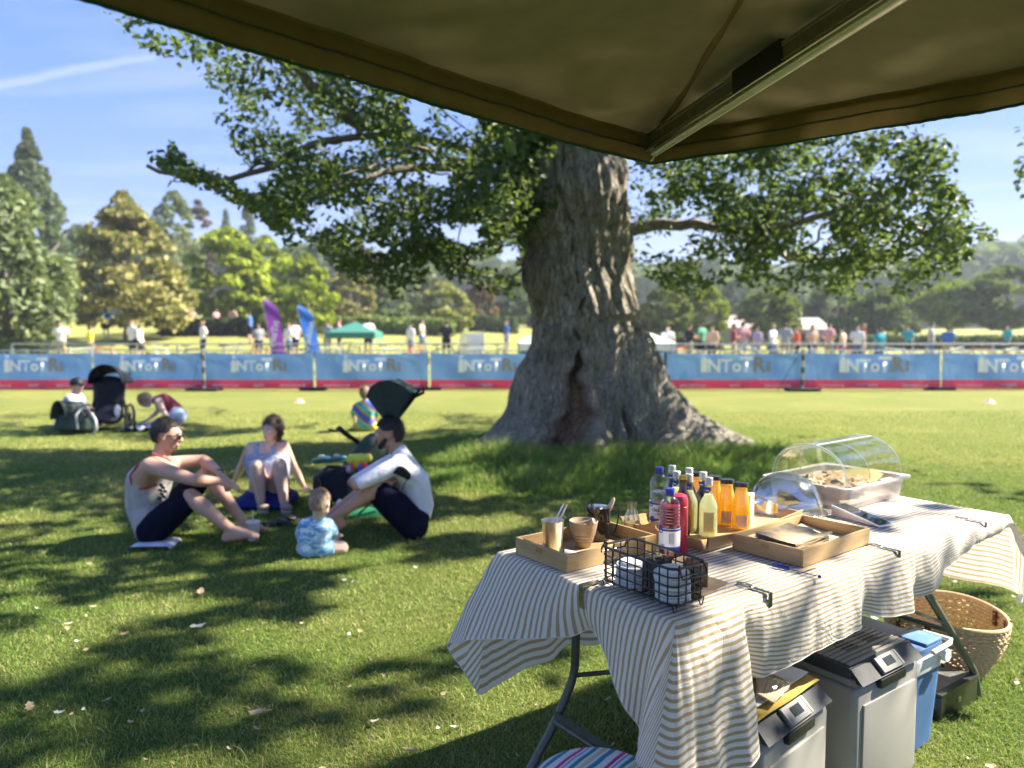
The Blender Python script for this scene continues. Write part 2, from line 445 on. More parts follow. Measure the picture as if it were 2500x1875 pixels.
# ---- where the photograph shows sunlit turf inside the shade of the trees (photo pixels)
LIT = [(53,1261,60,10,0),(206,1314,95,12,-8),(441,1479,120,15,-2),(35,1438,45,12,0),(47,1483,62,13,0),(135,1487,38,8,0),(147,1552,150,42,-14),(40,1600,80,30,-20),
 (94,1652,62,14,0),(690,1560,150,32,-4),(835,1538,62,45,-10),(970,1467,150,40,-4),(1010,1558,125,42,-10),(862,1595,60,16,0),(985,1402,140,16,-3),(911,1361,95,11,-4),
 (735,1379,85,8,-3),(1087,1291,60,11,-8),(1222,1279,60,14,0),(1175,1397,110,28,0),(1117,1825,165,46,-14),(1234,1750,115,40,-14),(1010,1868,140,22,-6),(1160,1480,60,30,0),
 (1480,1640,60,70,0),(1430,1765,110,42,-20),(900,1255,40,6,0),(106,1082,165,8,0),(330,1097,60,7,-4),(530,1084,130,9,-4),(764,1062,140,9,-2),(82,1041,30,5,0),(430,1120,60,5,0),
 (236,1140,60,5,0),(411,1020,90,7,0),(620,1030,110,8,0),(900,1040,100,12,0),(1010,1030,60,14,0),(790,1015,200,10,0),(150,1025,60,6,0),(640,1190,40,5,0),(320,1225,40,4,0),
 (1110,1120,70,14,0),(1080,1165,40,10,0),(1150,1200,50,10,0),(560,1235,20,5,0),(1290,1460,50,30,0)]
DARK_R = [(2050,1068,120,7,0),(2450,1086,62,12,0),(2290,1112,115,12,0),(2310,1172,115,22,6),(2480,1208,60,20,6),(1900,1040,90,5,0),(2370,1470,90,34,0),(2180,1075,60,5,0),(2250,1140,60,6,0),
 (1500,1100,330,60,0),(1450,1230,420,90,0),(1900,1160,150,60,0),(2420,1590,50,26,0),(2330,1000,80,4,0)]
TLIT = [(1500,1326,45,12,0),(1800,1190,170,150,0),(1930,1290,170,70,0),(2200,1235,190,36,8),(2330,1290,140,26,-14),(2150,1330,110,26,-20),(1700,1262,200,80,0),(2120,1180,100,60,0),(2400,1240,70,22,0),(1590,1270,30,30,0)]
TDARK = [(2210,1270,95,14,-10),(2330,1246,62,7,8),(2090,1305,60,10,-12),(2150,1222,60,6,6),(1900,1345,60,20,0)]
def inell(px, py, E, grow=1.0):
    r = np.zeros(px.shape, bool)
    for cx, cy, rx, ry, a in E:
        a = radians(a); dx = px-cx; dy = py-cy
        u = dx*cos(a)+dy*sin(a); v = -dx*sin(a)+dy*cos(a)
        r |= (u/(rx*grow+5))**2+(v/(ry*grow+5*(grow > 1)))**2 < 1
    return r
def npx(P):
    z = P[:, 2]-CAMZ; f = P[:, 1]*cos(PITCH)-z*sin(PITCH); u = P[:, 1]*sin(PITCH)+z*cos(PITCH)
    ff = np.where(f > .05, f, .05)
    return np.where(f > .05, 1250+FPX*P[:, 0]/ff, -9999), np.where(f > .05, 937.5-FPX*u/ff, -9999)
TF = Vector((.395, 1.81, 0)); TLa = radians(36); TLd = Vector((cos(TLa), sin(TLa), 0)); TSd = Vector((-sin(TLa), cos(TLa), 0)); TLEN, TWID, TZ = 1.83, .73, .745
def sun_open(P):
    """True where a leaf at P would shade a spot that the photograph shows in the sun"""
    s = P[:, 2]/SUND.z; G = P-s[:, None]*np.array(SUND)
    T = G+np.array(SUND)*(TZ/SUND.z)
    gx, gy = npx(G)
    wob = 10*np.sin(G[:, 0]*9+2*np.sin(G[:, 1]*7))+6*np.sin(G[:, 1]*23+G[:, 0]*17)
    sc = np.clip((gy-900)/500, .15, 1.3)
    jx, jy = gx+wob*sc*1.5, gy+wob*sc*.5
    inf = (gx > -250) & (gx < 2750) & (gy > 955) & (gy < 2400)
    right = (gx > 1640+(1100-gy)*-.2) & (gy < 2300)
    lit = np.where(right, ~inell(jx, jy, DARK_R), inell(jx, jy, LIT, 1.3))
    lit |= (gy < 1000+12*np.sin(gx*.011)+6*np.sin(gx*.037))          # open lawn beyond the shade
    tx, ty = npx(T)
    rel = T[:, :2]-np.array(TF[:2]); a = rel@np.array(TLd[:2]); b = rel@np.array(TSd[:2])
    ont = (a > -.05) & (a < TLEN+.05) & (b > -.15) & (b < TWID+.05)
    lit_t = inell(tx, ty, TLIT) & ~inell(tx, ty, TDARK)
    res = np.where(inf, lit, False)
    return np.where(ont, lit_t, res)
def poly_in(px, py, poly):
    r = np.zeros(px.shape, bool); n = len(poly)
    for i in range(n):
        x0, y0 = poly[i]; x1, y1 = poly[(i+1) % n]
        if y0 == y1: continue
        c = ((y0 > py) != (y1 > py)) & (px < (x1-x0)*(py-y0)/(y1-y0)+x0); r ^= c
    return r
LEAF_IN = [  # outlines of the oak's low foliage in the photograph
 [(245,-60),(262,60),(330,110),(420,150),(486,130),(500,230),(560,340),(600,400),(640,470),(640,540),(690,600),(760,590),(800,640),(880,700),(965,722),(1020,690),(1060,640),(1100,690),(1200,700),(1262,730),(1300,560),(1330,380),(1560,300),(1600,-60)],
 [(372,398),(420,385),(425,350),(450,370),(470,415),(540,420),(600,470),(650,480),(630,520),(560,490),(500,455),(440,440),(400,415)],
 [(1470,420),(1600,380),(1760,340),(2000,300),(2310,330),(2330,380),(2310,430),(2365,486),(2335,560),(2385,640),(2330,690),(2200,720),(2147,735),(2010,700),(1921,715),(1840,690),(1763,690),(1680,730),(1600,700),(1540,640),(1510,560),(1490,480)],
 [(1960,690),(2080,640),(2240,560),(2420,550),(2440,575),(2360,600),(2250,690),(2100,740)],
]
LEAF_OUT = [(1905,650,50,26,0),(1760,655,60,24,0),(1995,560,26,40,0),(1700,520,26,20,0),(520,260,30,50,0),(640,420,40,30,0),(820,520,60,26,0),(1010,260,36,40,0),(700,300,30,26,0),(900,600,40,16,0),
 (1130,560,50,30,0),(1180,630,50,20,0),(1060,420,30,24,0),(860,330,36,26,0),(1610,440,30,20,0),(1830,460,26,16,0),(2160,420,24,30,0),(600,560,40,30,0),(1600,590,60,26,0),(1240,640,30,40,0),(770,560,46,18,0)]
def view_ok(P):
    """keeps a leaf out of the parts of the view where the photograph shows sky or lawn"""
    px, py = npx(P)
    edge = np.where(px < 1590, (px-200)*395/1390, 395-(px-1590)*155/910)
    seen = (px > -60) & (px < 2560) & (py > edge-35) & (P[:, 1] > .1)
    wob = 14*np.sin(P[:, 0]*6+3*P[:, 2])+9*np.sin(P[:, 2]*13+P[:, 1]*4)
    qx, qy = px+wob*1.2, py+wob
    ok = np.zeros(px.shape, bool)
    for pl in LEAF_IN: ok |= poly_in(qx, qy, pl)
    ok |= (px > 2478) & (py < 480) & (py > 310) & (P[:, 0] > 4.5)
    ok &= ~inell(qx, qy, LEAF_OUT)
    ok &= ~((px > 1345-40*np.sin(py*.03)) & (px < 1530) & (py > 330) & (py < 700) & (P[:, 1] < 9.8))
    return np.where(seen, ok, True)

def leaves(name, P, size, out, tint, mat, parent=None, kind=None, rng=None, lobed=True):
    """folded leaves: P centres, out preferred normals"""
    n = len(P); rng = rng or np.random.default_rng(1)
    nr = out+rng.normal(0, .55, (n, 3)); nr /= np.linalg.norm(nr, axis=1)[:, None]
    t = rng.normal(0, 1, (n, 3)); t -= (t*nr).sum(1)[:, None]*nr; t /= np.linalg.norm(t, axis=1)[:, None]
    b = np.cross(nr, t); s = size[:, None]
    if lobed:
        j = rng.uniform(.75, 1.2, (n, 4))
        v = [P-t*s*.55, P-t*s*.1+b*s*.36*j[:, :1]+nr*s*.12, P+t*s*.30*j[:, 1:2]+b*s*.20+nr*s*.08, P+t*s*.55,
             P+t*s*.22*j[:, 2:3]-b*s*.24+nr*s*.08, P-t*s*.05-b*s*.36*j[:, 3:4]+nr*s*.12]
        V = np.stack(v, 1).reshape(-1, 3); i = np.arange(n)[:, None]*6
        F = np.concatenate([i+np.array([[0, 1, 2, 3]]), i+np.array([[0, 3, 4, 5]])], 0); k = 6
    else:
        v = [P-t*s*.5, P+b*s*.42+nr*s*.1, P+t*s*.5, P-b*s*.42+nr*s*.05]
        V = np.stack(v, 1).reshape(-1, 3); F = np.arange(n*4).reshape(-1, 4); k = 4
    return np_mesh(name, V, F, mat, parent, False, np.repeat(tint, k, 0), kind=kind)

def bark_mat():
    m = bpy.data.materials.new('oak_bark'); t = NT(m)
    co = t.coords(scale=(1, 1, .24)); c2 = t.coords()
    big = t.noise(c2, 1.6, 5, .6); rid = t.noise(co, 17, 7, .65, 1.2); fin = t.noise(c2, 60, 5, .7)
    vor = t.n('TexVoronoi', feature='DISTANCE_TO_EDGE'); vor.inputs['Scale'].default_value = 30
    dco = t.mix(.12, co, t.n('TexNoise').outputs[1]); t.l(dco, vor.inputs[0])
    crack = t.ramp(vor.outputs[0], [(0, (0, 0, 0)), (.16, (1, 1, 1))])
    base = t.ramp(rid, [(.28, (.12, .10, .082)), (.5, (.40, .36, .30)), (.70, (.62, .58, .50))])
    base = t.mix(t.ramp(big, [(.5, (0, 0, 0)), (.68, (.65, .65, .65))]), base, (.16, .17, .115))
    lich = t.ramp(t.noise(c2, 11, 4, .7), [(.60, (0, 0, 0)), (.68, (1, 1, 1))])
    base = t.mix(t.math('MULTIPLY', lich, .5), base, (.42, .43, .37))
    base = t.mix(t.math('MULTIPLY', t.math('SUBTRACT', 1.0, crack), .42), base, (.06, .05, .042))
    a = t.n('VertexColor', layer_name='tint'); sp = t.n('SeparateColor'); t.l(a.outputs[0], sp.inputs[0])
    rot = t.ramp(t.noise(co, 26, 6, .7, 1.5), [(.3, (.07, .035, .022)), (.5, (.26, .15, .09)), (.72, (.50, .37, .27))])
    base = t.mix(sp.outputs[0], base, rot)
    t.l(base, t.b.inputs['Base Color']); t.b.inputs['Roughness'].default_value = .9; t.b.inputs['Specular IOR Level'].default_value = .2
    h = t.math('ADD', t.math('MULTIPLY', rid, 1.0), t.math('MULTIPLY', crack, .35)); h = t.math('ADD', h, t.math('MULTIPLY', fin, .25))
    t.bump(h, 1.0, .055); return m
M_bark = bark_mat()
M_bark2 = pm('branch_bark', (.20, .175, .14), .9, var=.4, scale=14, bump=.8, bscale=30, bdist=.02)

oak = empty('oak_tree', (.9, 9.7, 0), label='huge old oak with a thick grey hollow trunk and low leafy boughs', cat='tree')
def build_trunk():
    L = [(340,1238),(468,1238),(520,1250),(570,1269),(657,1282),(750,1292),(841,1289),(908,1269),(990,1254),(1030,1222),(1067,1177),(1090,1120),(1112,1085)]
    R = [(340,1518),(396,1520),(545,1525),(657,1530),(734,1561),(836,1592),(929,1622),(985,1672),(1010,1695),(1051,1766),(1087,1842),(1100,1885),(1112,1905)]
    D = 9.75
    def curve(T, py):
        ys = [a for a, _ in T]; return np.interp(py, ys, [b for _, b in T])
    nz, na = 230, 420; zs = np.concatenate([np.linspace(-.12, 1.3, 120), np.linspace(1.31, 5.2, nz-120)])
    V = np.zeros((nz, na, 3)); T = np.zeros((nz, na)); th = np.linspace(0, 2*pi, na, endpoint=False)
    rng = np.random.default_rng(3)
    for i, z in enumerate(zs):
        py = 805-(z-CAMZ)/D*FPX
        py = min(max(py, 250), 1112)
        l = (curve(L, py)-1250)/FPX*D; r = (curve(R, py)-1250)/FPX*D
        cx = .5*(curve(L, 700)+curve(R, 700)-2500)/FPX*D if z < 1.6 else .5*(l+r)
        if z < 1.6: 
            m = .5*(l+r); w = (z/1.6); cx = cx*(1-0)+0*m
        al = cx-l; ar = r-cx
        for_front = .72+ (1.3-.72)*max(0, 1-z/1.1)**2.2
        rad = np.where(np.cos(th) > 0, ar, al)
        dep = for_front
        # superellipse-like section between side radius and depth
        c, s_ = np.cos(th), np.sin(th)
        p = 2.2 if z > .8 else 1.5+.7*z/.8
        rr = (np.abs(c/rad)**p+np.abs(s_/dep)**p)**(-1/p)
        # buttress roots
        k = max(0, 1-z/1.25)**1.3
        rr *= 1+k*(.16*np.cos(5*th+.9)+.10*np.cos(9*th+2.1)+.05*np.cos(17*th))*np.clip(1.1-np.abs(c), .25, 1)
        rr += .018*np.cos(23*th+2.5*np.sin(z*2.2))*(1 if z > .1 else .5)+.01*np.cos(41*th+3*np.sin(z*3+1))
        rr += .05*np.sin(z*3.1+2*th)+.03*np.sin(z*5.3-3*th+1)
        # burl high on the left front
        d = np.angle(np.exp(1j*(th-radians(228)))); rr += .20*np.exp(-(d/.5)**2-((z-2.95)/.33)**2)
        rr -= .10*np.exp(-(d/.7)**2-((z-2.45)/.14)**2)
        # ring scars
        rr -= .035*np.exp(-((z-2.72-.05*np.sin(th*2))/.05)**2)+.03*np.exp(-((z-1.62-.1*np.sin(th))/.05)**2)
        # hollow facing the lawn: pointed opening widening to the ground
        phi = radians(262-6*max(0, 1-z)); d = np.angle(np.exp(1j*(th-phi)))+.05*np.sin(z*9)+.03*np.sin(z*23)
        wid = np.interp(z, [0, .25, .55, .95, 1.15, 1.3], [.20, .23, .20, .085, .04, .0])+.012*np.sin(z*19)
        if wid > .001:
            q = np.clip((wid*1.15-np.abs(d))/(wid*.6), 0, 1); q = q*q*(3-2*q)
            rr -= q*(.26 if z < .95 else .34)*np.clip(rr, 0, 1)
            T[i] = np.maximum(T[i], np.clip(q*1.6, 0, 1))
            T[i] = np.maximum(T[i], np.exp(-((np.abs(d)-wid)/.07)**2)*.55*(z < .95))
        # second dark cleft between the right roots
        d = np.angle(np.exp(1j*(th-radians(300)))); w2 = np.interp(z, [0, .3, .62], [.12, .085, 0])
        if w2 > .001:
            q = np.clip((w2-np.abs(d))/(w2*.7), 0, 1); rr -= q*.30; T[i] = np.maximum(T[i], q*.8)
        lean = max(0, z-3.4)*.10
        V[i, :, 0] = cx+rr*c-lean; V[i, :, 1] = D+rr*s_; V[i, :, 2] = z
    V -= np.array([.9, 9.7, 0])
    # knobbly relief
    f = V.reshape(-1, 3); nn = np.array([noise.fractal(Vector(p)*2.6, 0.9, 2.1, 4)*.045+noise.noise(Vector((p[0]*9, p[1]*9, p[2]*2.4)))*.028 for p in f.tolist()])
    ctr = V.mean(1, keepdims=True).repeat(na, 1).reshape(-1, 3); dr = f-ctr; dr[:, 2] = 0; dr /= np.linalg.norm(dr, axis=1)[:, None]+1e-6
    f = f+dr*nn[:, None]
    i, j = np.meshgrid(np.arange(nz-1), np.arange(na), indexing='ij'); j2 = (j+1) % na
    F = np.stack([i*na+j, i*na+j2, (i+1)*na+j2, (i+1)*na+j], -1).reshape(-1, 4)
    col = np.zeros((nz*na, 3)); col[:, 0] = T.ravel()
    np_mesh('trunk', f, F, M_bark, oak, True, col)
build_trunk()

def limbs():
    rng = np.random.default_rng(5); mb = MB(); ends = []
    def limb(pts, r0, r1, name=True):
        k = 14; P = []
        pts = [Vector(p) for p in pts]
        for i in range(k+1):
            t = i/k*(len(pts)-1); a = int(min(t, len(pts)-2)); f = t-a
            p0 = pts[max(a-1, 0)]; p1 = pts[a]; p2 = pts[a+1]; p3 = pts[min(a+2, len(pts)-1)]
            P.append(.5*((2*p1)+(p2-p0)*f+(2*p0-5*p1+4*p2-p3)*f*f+(3*p1-p0-3*p2+p3)*f**3)+Vector(rng.normal(0, .02, 3)))
        mb.tube(P, [r0+(r1-r0)*(i/k)**.8 for i in range(k+1)], 9); return P
    O = oak.location
    main = [  # (world points) limbs that the photo lets one see or that carry the crown
     [(1.45,9.6,2.68),(2.1,9.3,2.72),(2.8,9.0,2.62),(3.6,8.7,2.75),(4.6,8.5,3.1)],
     [(.2,9.5,3.3),(-.8,9.0,3.6),(-1.9,8.4,3.5),(-2.6,8.1,3.1),(-3.2,8.0,3.0),(-3.7,7.9,3.1)],
     [(.3,9.4,3.1),(-.3,8.7,3.2),(-1.2,8.0,3.1),(-2.0,7.6,2.7)],
     [(1.3,9.6,4.2),(2.6,9.3,5),(4.2,8.8,5.4),(5.6,8.5,5.2),(6.3,8.4,4.6)],
     [(.6,9.5,5),(-.6,8.2,6.2),(-1.6,6.6,7),(-2.4,5,7.2)],
     [(.8,9.4,5),(1.2,7.8,6.4),(1.8,6,7.2),(2.4,4.4,7.3)],
     [(.9,9.8,5),(.6,10.6,7),(.2,11.2,9),(0,11.6,10.5)],
     [(1,9.7,4.6),(2.4,10.6,6.2),(4,11.6,7.4)],
     [(.5,9.9,4.6),(-1.4,10.8,6),(-3.2,11.6,6.8)],
     [(1.2,9.3,4.4),(2.4,8.2,5.6),(4.0,6.8,6.4),(5.4,5.6,6.4)],
     [(-1.6,8.5,3.6),(-2.2,7.9,4.1),(-2.6,7.4,4.3)],
     [(2.8,9.0,2.62),(3.4,9.3,2.3),(4.4,9.5,2.35),(5.4,9.6,2.6)]]
    for i, p in enumerate(main):
        r = .24 if 3 <= i <= 9 else .085
        if i == 1: r = .055
        P = limb(p, r, .02)
        for q in range(6):
            a = P[4+int(rng.integers(0, 10))]; d = Vector(rng.normal(0, 1, 3)); d.z *= .5
            if not (view_ok(np.array([tuple(a+d), tuple(a+d*.6)])).all()): d *= .25
            limb([a, a+d*.45+Vector((0, 0, .1*d.length)), a+d*1.0], .022, .004); ends.append(a+d)
    mb.build('branches', M_bark2, oak, world=True)
limbs()

def oak_crown():
    rng = np.random.default_rng(11)
    # twig clumps through the crown, each a ball of leaves with its own brightness
    nc = 9000
    c = rng.normal(0, 1, (nc*3, 3)); c /= np.linalg.norm(c, axis=1)[:, None]; c *= rng.uniform(.25, 1, nc*3)[:, None]**.45
    C = c*np.array([6.6, 6.6, 4.9])+np.array([.9, 9.3, 6.3])
    C = C[(C[:, 2] > 1.95)]
    # a low skirt all round at the height of the boughs
    n2 = 7000; a = rng.uniform(0, 2*pi, n2); r = rng.uniform(.22, 1, n2)**.7*5.6
    K = np.stack([.9+r*np.cos(a), 9.3+r*np.sin(a)*.9, rng.uniform(2.0, 4.6, n2)], 1)
    C = np.concatenate([C[:nc], K])
    far_from_trunk = (np.hypot(C[:, 0]-.9, C[:, 1]-9.7) > 1.15)
    C = C[far_from_trunk]
    dens = np.array([noise.noise(Vector(p)*.9) for p in C.tolist()])
    C = C[dens > -.28]
    sp = []
    for (x0, y0, x1, y1, D_, m_) in ((640, 478, 378, 402, 8, 60), (455, 420, 430, 352, 8, 16), (2260, 600, 2425, 560, 9.4, 26), (2300, 640, 2350, 480, 9.2, 30), (1010, 470, 1280, 690, 9.0, 190), (1270, 430, 1060, 650, 8.6, 120), (640, 470, 990, 680, 8.6, 150), (1570, 600, 2150, 690, 9.0, 150), (1580, 420, 1900, 560, 8.8, 60)):
        for q in range(m_): t = rng.random(); w_ = 1 if m_ < 100 else 2.6; sp.append(tuple(at(x0+(x1-x0)*t+rng.normal(0, 26*w_), y0+(y1-y0)*t+rng.normal(0, 22*w_), y=D_+rng.normal(0, .15*w_*1.6))))
    nsp = len(sp); C = np.concatenate([C, np.array(sp)])
    vo = view_ok(C); px, py = npx(C)
    edge = np.where(px < 1590, (px-200)*395/1390, 395-(px-1590)*155/910)
    seen = (px > -60) & (px < 2560) & (py > edge-30) & (C[:, 1] > .1)
    vo &= ~(seen & (C[:, 1] < 6.6)); dn = np.array([noise.noise(Vector(p)*1.5+Vector((7, 3, 1))) for p in C.tolist()]); vo &= ~(seen & (dn < -.02+.10*(C[:, 1] > 10.5))); vo[-nsp:] = True
    C = C[vo]; seen = seen[vo]
    k = 34
    cs = rng.uniform(.22, .40, len(C)); off = rng.normal(0, 1, (len(C), k, 3)); off /= np.linalg.norm(off, axis=2)[:, :, None]
    off *= (rng.uniform(.3, 1, (len(C), k, 1)))
    P = (C[:, None, :]+off*cs[:, None, None]*np.array([1, 1, .7])).reshape(-1, 3); S = np.repeat(seen, k)
    out = off.reshape(-1, 3)*.6+np.array([0, 0, .7])
    keep = view_ok(P) & ~sun_open(P) & (np.hypot(P[:, 0]-.9, P[:, 1]-9.7) > .95) & (rng.random(len(P)) < np.where(S, .62, .05))
    hue = np.repeat(rng.uniform(0, 1, len(C)), k)[keep]; P = P[keep]; out = out[keep]; S = S[keep]
    size = np.where(S, rng.uniform(.050, .092, len(P)), rng.uniform(.135, .195, len(P)))
    h = np.clip(hue+rng.normal(0, .18, len(P)), 0, 1)[:, None]
    tint = np.array([.020, .052, .030])*(1-h)+np.array([.072, .120, .036])*h
    print('oak leaves', len(P))
    o = leaves('crown', P-np.array(oak.location), size, out, tint, M_leaf, oak, 'stuff', rng)
oak_crown()

def ivy():
    """dark leafy epicormic shoots on the upper trunk"""
    rng = np.random.default_rng(4); n = 2600
    a = rng.uniform(radians(190), radians(300), n); z = rng.uniform(2.55, 4.6, n)
    keep = rng.random(n) < np.where(z < 3.2, .35+.6*(a < radians(235)), .95); a, z = a[keep], z[keep]
    r = .80+rng.uniform(0, .45, len(a))*np.where(a < radians(250), 1, .5)
    P = np.stack([.78+r*np.cos(a), 9.75+r*np.sin(a), z], 1); P = P[npx(P)[0] < 1335+30*np.sin(P[:, 2]*9)]; 
    h = rng.uniform(0, 1, (len(P), 1)); t = np.array([.02, .045, .014])*(1-h)+np.array([.06, .10, .02])*h
    leaves('ivy', P-np.array(oak.location), rng.uniform(.09, .16, len(P)), np.tile([0, -.6, .3], (len(P), 1)), t, M_leaf, oak, 'stuff', rng)
ivy()

oak2 = empty('oak_tree', (9.6, 4.6, 0), label='neighbouring oak beyond the right edge whose bough tips show at the top right', cat='tree')
def second_oak():
    rng = np.random.default_rng(21); mb = MB()
    mb.tube([(9.6,4.6,-.1),(9.65,4.6,.5),(9.6,4.5,2),(9.5,4.6,4.2)], [.75,.52,.45,.4], 20)
    mb.build('trunk', M_bark2, oak2, world=True); b = MB()
    for e in [(10.5,7.4,6),(9,3,8),(11.8,3.6,6)]:
        b.tube([(9.5,4.6,3.6),(.5*(9.5+e[0]),.5*(4.6+e[1]),4.2+.3*e[2]),e], [.26,.13,.03], 8)
    b.build('branches', M_bark2, oak2, world=True)
    n = 15500; c = rng.normal(0, 1, (n, 3)); c /= np.linalg.norm(c, axis=1)[:, None]; c *= rng.uniform(.3, 1, n)[:, None]**.4
    P = c*np.array([5.2, 4.6, 3.1])+np.array([8.4, 4.4, 6.2])
    d = np.array([noise.noise(Vector(p)*1.1) for p in P.tolist()]); P = P[d > -.12]
    px, py = npx(P); P = P[view_ok(P)]; P = P[~sun_open(P)]
    px, py = npx(P); edge = np.where(px < 1590, (px-200)*395/1390, 395-(px-1590)*155/910)
    vis = (px > 0) & (px < 2560) & (py > edge-30) & (P[:, 1] > .1)
    h = rng.uniform(0, 1, (len(P), 1)); t = np.array([.028, .052, .016])*(1-h)+np.array([.085, .115, .024])*h
    size = np.where(vis, .12, rng.uniform(.15, .20, len(P)))
    print('oak2 leaves', len(P))
    leaves('crown', P-np.array(oak2.location), size, c[:len(P)]*.5+np.array([0, 0, .7]), t, M_leaf, oak2, 'stuff', rng)
second_oak()

# ------------------------------------------------------------------ distant trees
SHAPES = {
 'round':  [(0,.25),(.12,.62),(.3,.92),(.5,1),(.7,.88),(.88,.55),(1,.12)],
 'dome':   [(0,.55),(.12,.9),(.35,1),(.6,.86),(.82,.55),(1,.08)],
 'cone':   [(0,.8),(.1,1),(.3,.86),(.55,.6),(.8,.28),(1,.03)],
 'lime':   [(0,.75),(.12,1),(.35,.95),(.6,.70),(.82,.38),(1,.05)],
 'column': [(0,.6),(.15,.95),(.5,1),(.8,.8),(1,.2)],
 'weep':   [(0,.8),(.25,1),(.6,.9),(.85,.6),(1,.15)]}
TREE_COUNT = [0]
def far_tree(px, top, width, D, shape, c1, c2, label, trunk_h=.12, n=5200, leaf=.42, base=None, droop=0, cat='tree', seed=0, hollow=0):
    x = (px-1250)/FPX*D; h0 = float(height(x, D)); 
    ztop = CAMZ+(805-top)/FPX*D; H = ztop-h0; r = width/2/FPX*D
    o = empty('tree', (x, D, h0), label=label, cat=cat); rng = np.random.default_rng(100+seed+TREE_COUNT[0]); TREE_COUNT[0] += 1
    zb = H*trunk_h if base is None else max(.1, CAMZ+(805-base)/FPX*D-h0)
    m = MB(); m.tube([(0,0,-.3),(0,0,zb*.6),(.1,.05,zb+.15*(H-zb)),(.05,.1,zb+.6*(H-zb))], [max(.12,H*.032),H*.024,H*.018,.05], 9)
    for q in range(6):
        a = rng.uniform(0, 2*pi); z0 = zb+rng.uniform(0, .3)*(H-zb)
        m.tube([(0,0,z0),(.35*r*cos(a),.35*r*sin(a),z0+.12*H),(.75*r*cos(a),.75*r*sin(a),z0+.25*H)], [H*.012,H*.008,.03], 6)
    m.build('trunk', M_bark2, o)
    prof = SHAPES[shape]; nc = 90 if shape != 'cone' else 190
    hz = rng.uniform(0, 1, nc)**1.3; an = rng.uniform(0, 2*pi, nc)
    pr = np.interp(hz, [a for a, _ in prof], [b for _, b in prof])
    rr = pr*r*rng.uniform(.35, 1.0, nc)**.5
    C = np.stack([rr*np.cos(an), rr*np.sin(an), zb+hz*(H-zb)], 1)
    cr = rng.uniform(.13, .24, nc)*r*2*.62
    if shape == 'cone': cr *= .75
    pick = rng.choice(nc, n, p=cr**2/np.sum(cr**2)); off = rng.normal(0, 1, (n, 3)); off /= np.linalg.norm(off, axis=1)[:, None]
    off[:, 2] = np.where(off[:, 2] < -.3, -off[:, 2]*.6, off[:, 2])
    P = C[pick]+off*cr[pick][:, None]*rng.uniform(.75, 1.05, (n, 1))*np.array([1, 1, .62])
    if droop: P[:, 2] -= rng.uniform(0, droop, n)*np.hypot(P[:, 0], P[:, 1])/r
    lim = np.interp((P[:, 2]-zb)/(H-zb), [a for a, _ in prof], [b for _, b in prof])*r
    d = np.hypot(P[:, 0], P[:, 1]); f = np.where(d > lim*1.08, lim*1.08/np.maximum(d, 1e-3), 1)
    P[:, 0] *= f; P[:, 1] *= f; P = P[(P[:, 2] > zb*.8) & (P[:, 2] < H*1.02)]
    hue = np.clip(rng.uniform(0, 1, nc)[pick][:len(P)]*.6+rng.uniform(0, .5, len(P)), 0, 1)[:, None]
    t = np.array(c1)*(1-hue)+np.array(c2)*hue
    leaves('crown', P, rng.uniform(.7, 1.3, len(P))*leaf, off[:len(P)]+np.array([0, 0, .3]), t, M_far, o, 'stuff', rng, lobed=False)
    return o
GG = ((.10,.14,.065),(.24,.28,.15)); KH = ((.15,.14,.045),(.42,.38,.16)); LM = ((.13,.19,.02),(.40,.46,.055)); DK = ((.035,.06,.03),(.10,.14,.06))
CB = ((.05,.03,.035),(.15,.085,.08)); OL = ((.08,.11,.025),(.22,.25,.07)); BL = ((.06,.09,.06),(.15,.19,.12)); RD = ((.10,.05,.03),(.26,.13,.08))
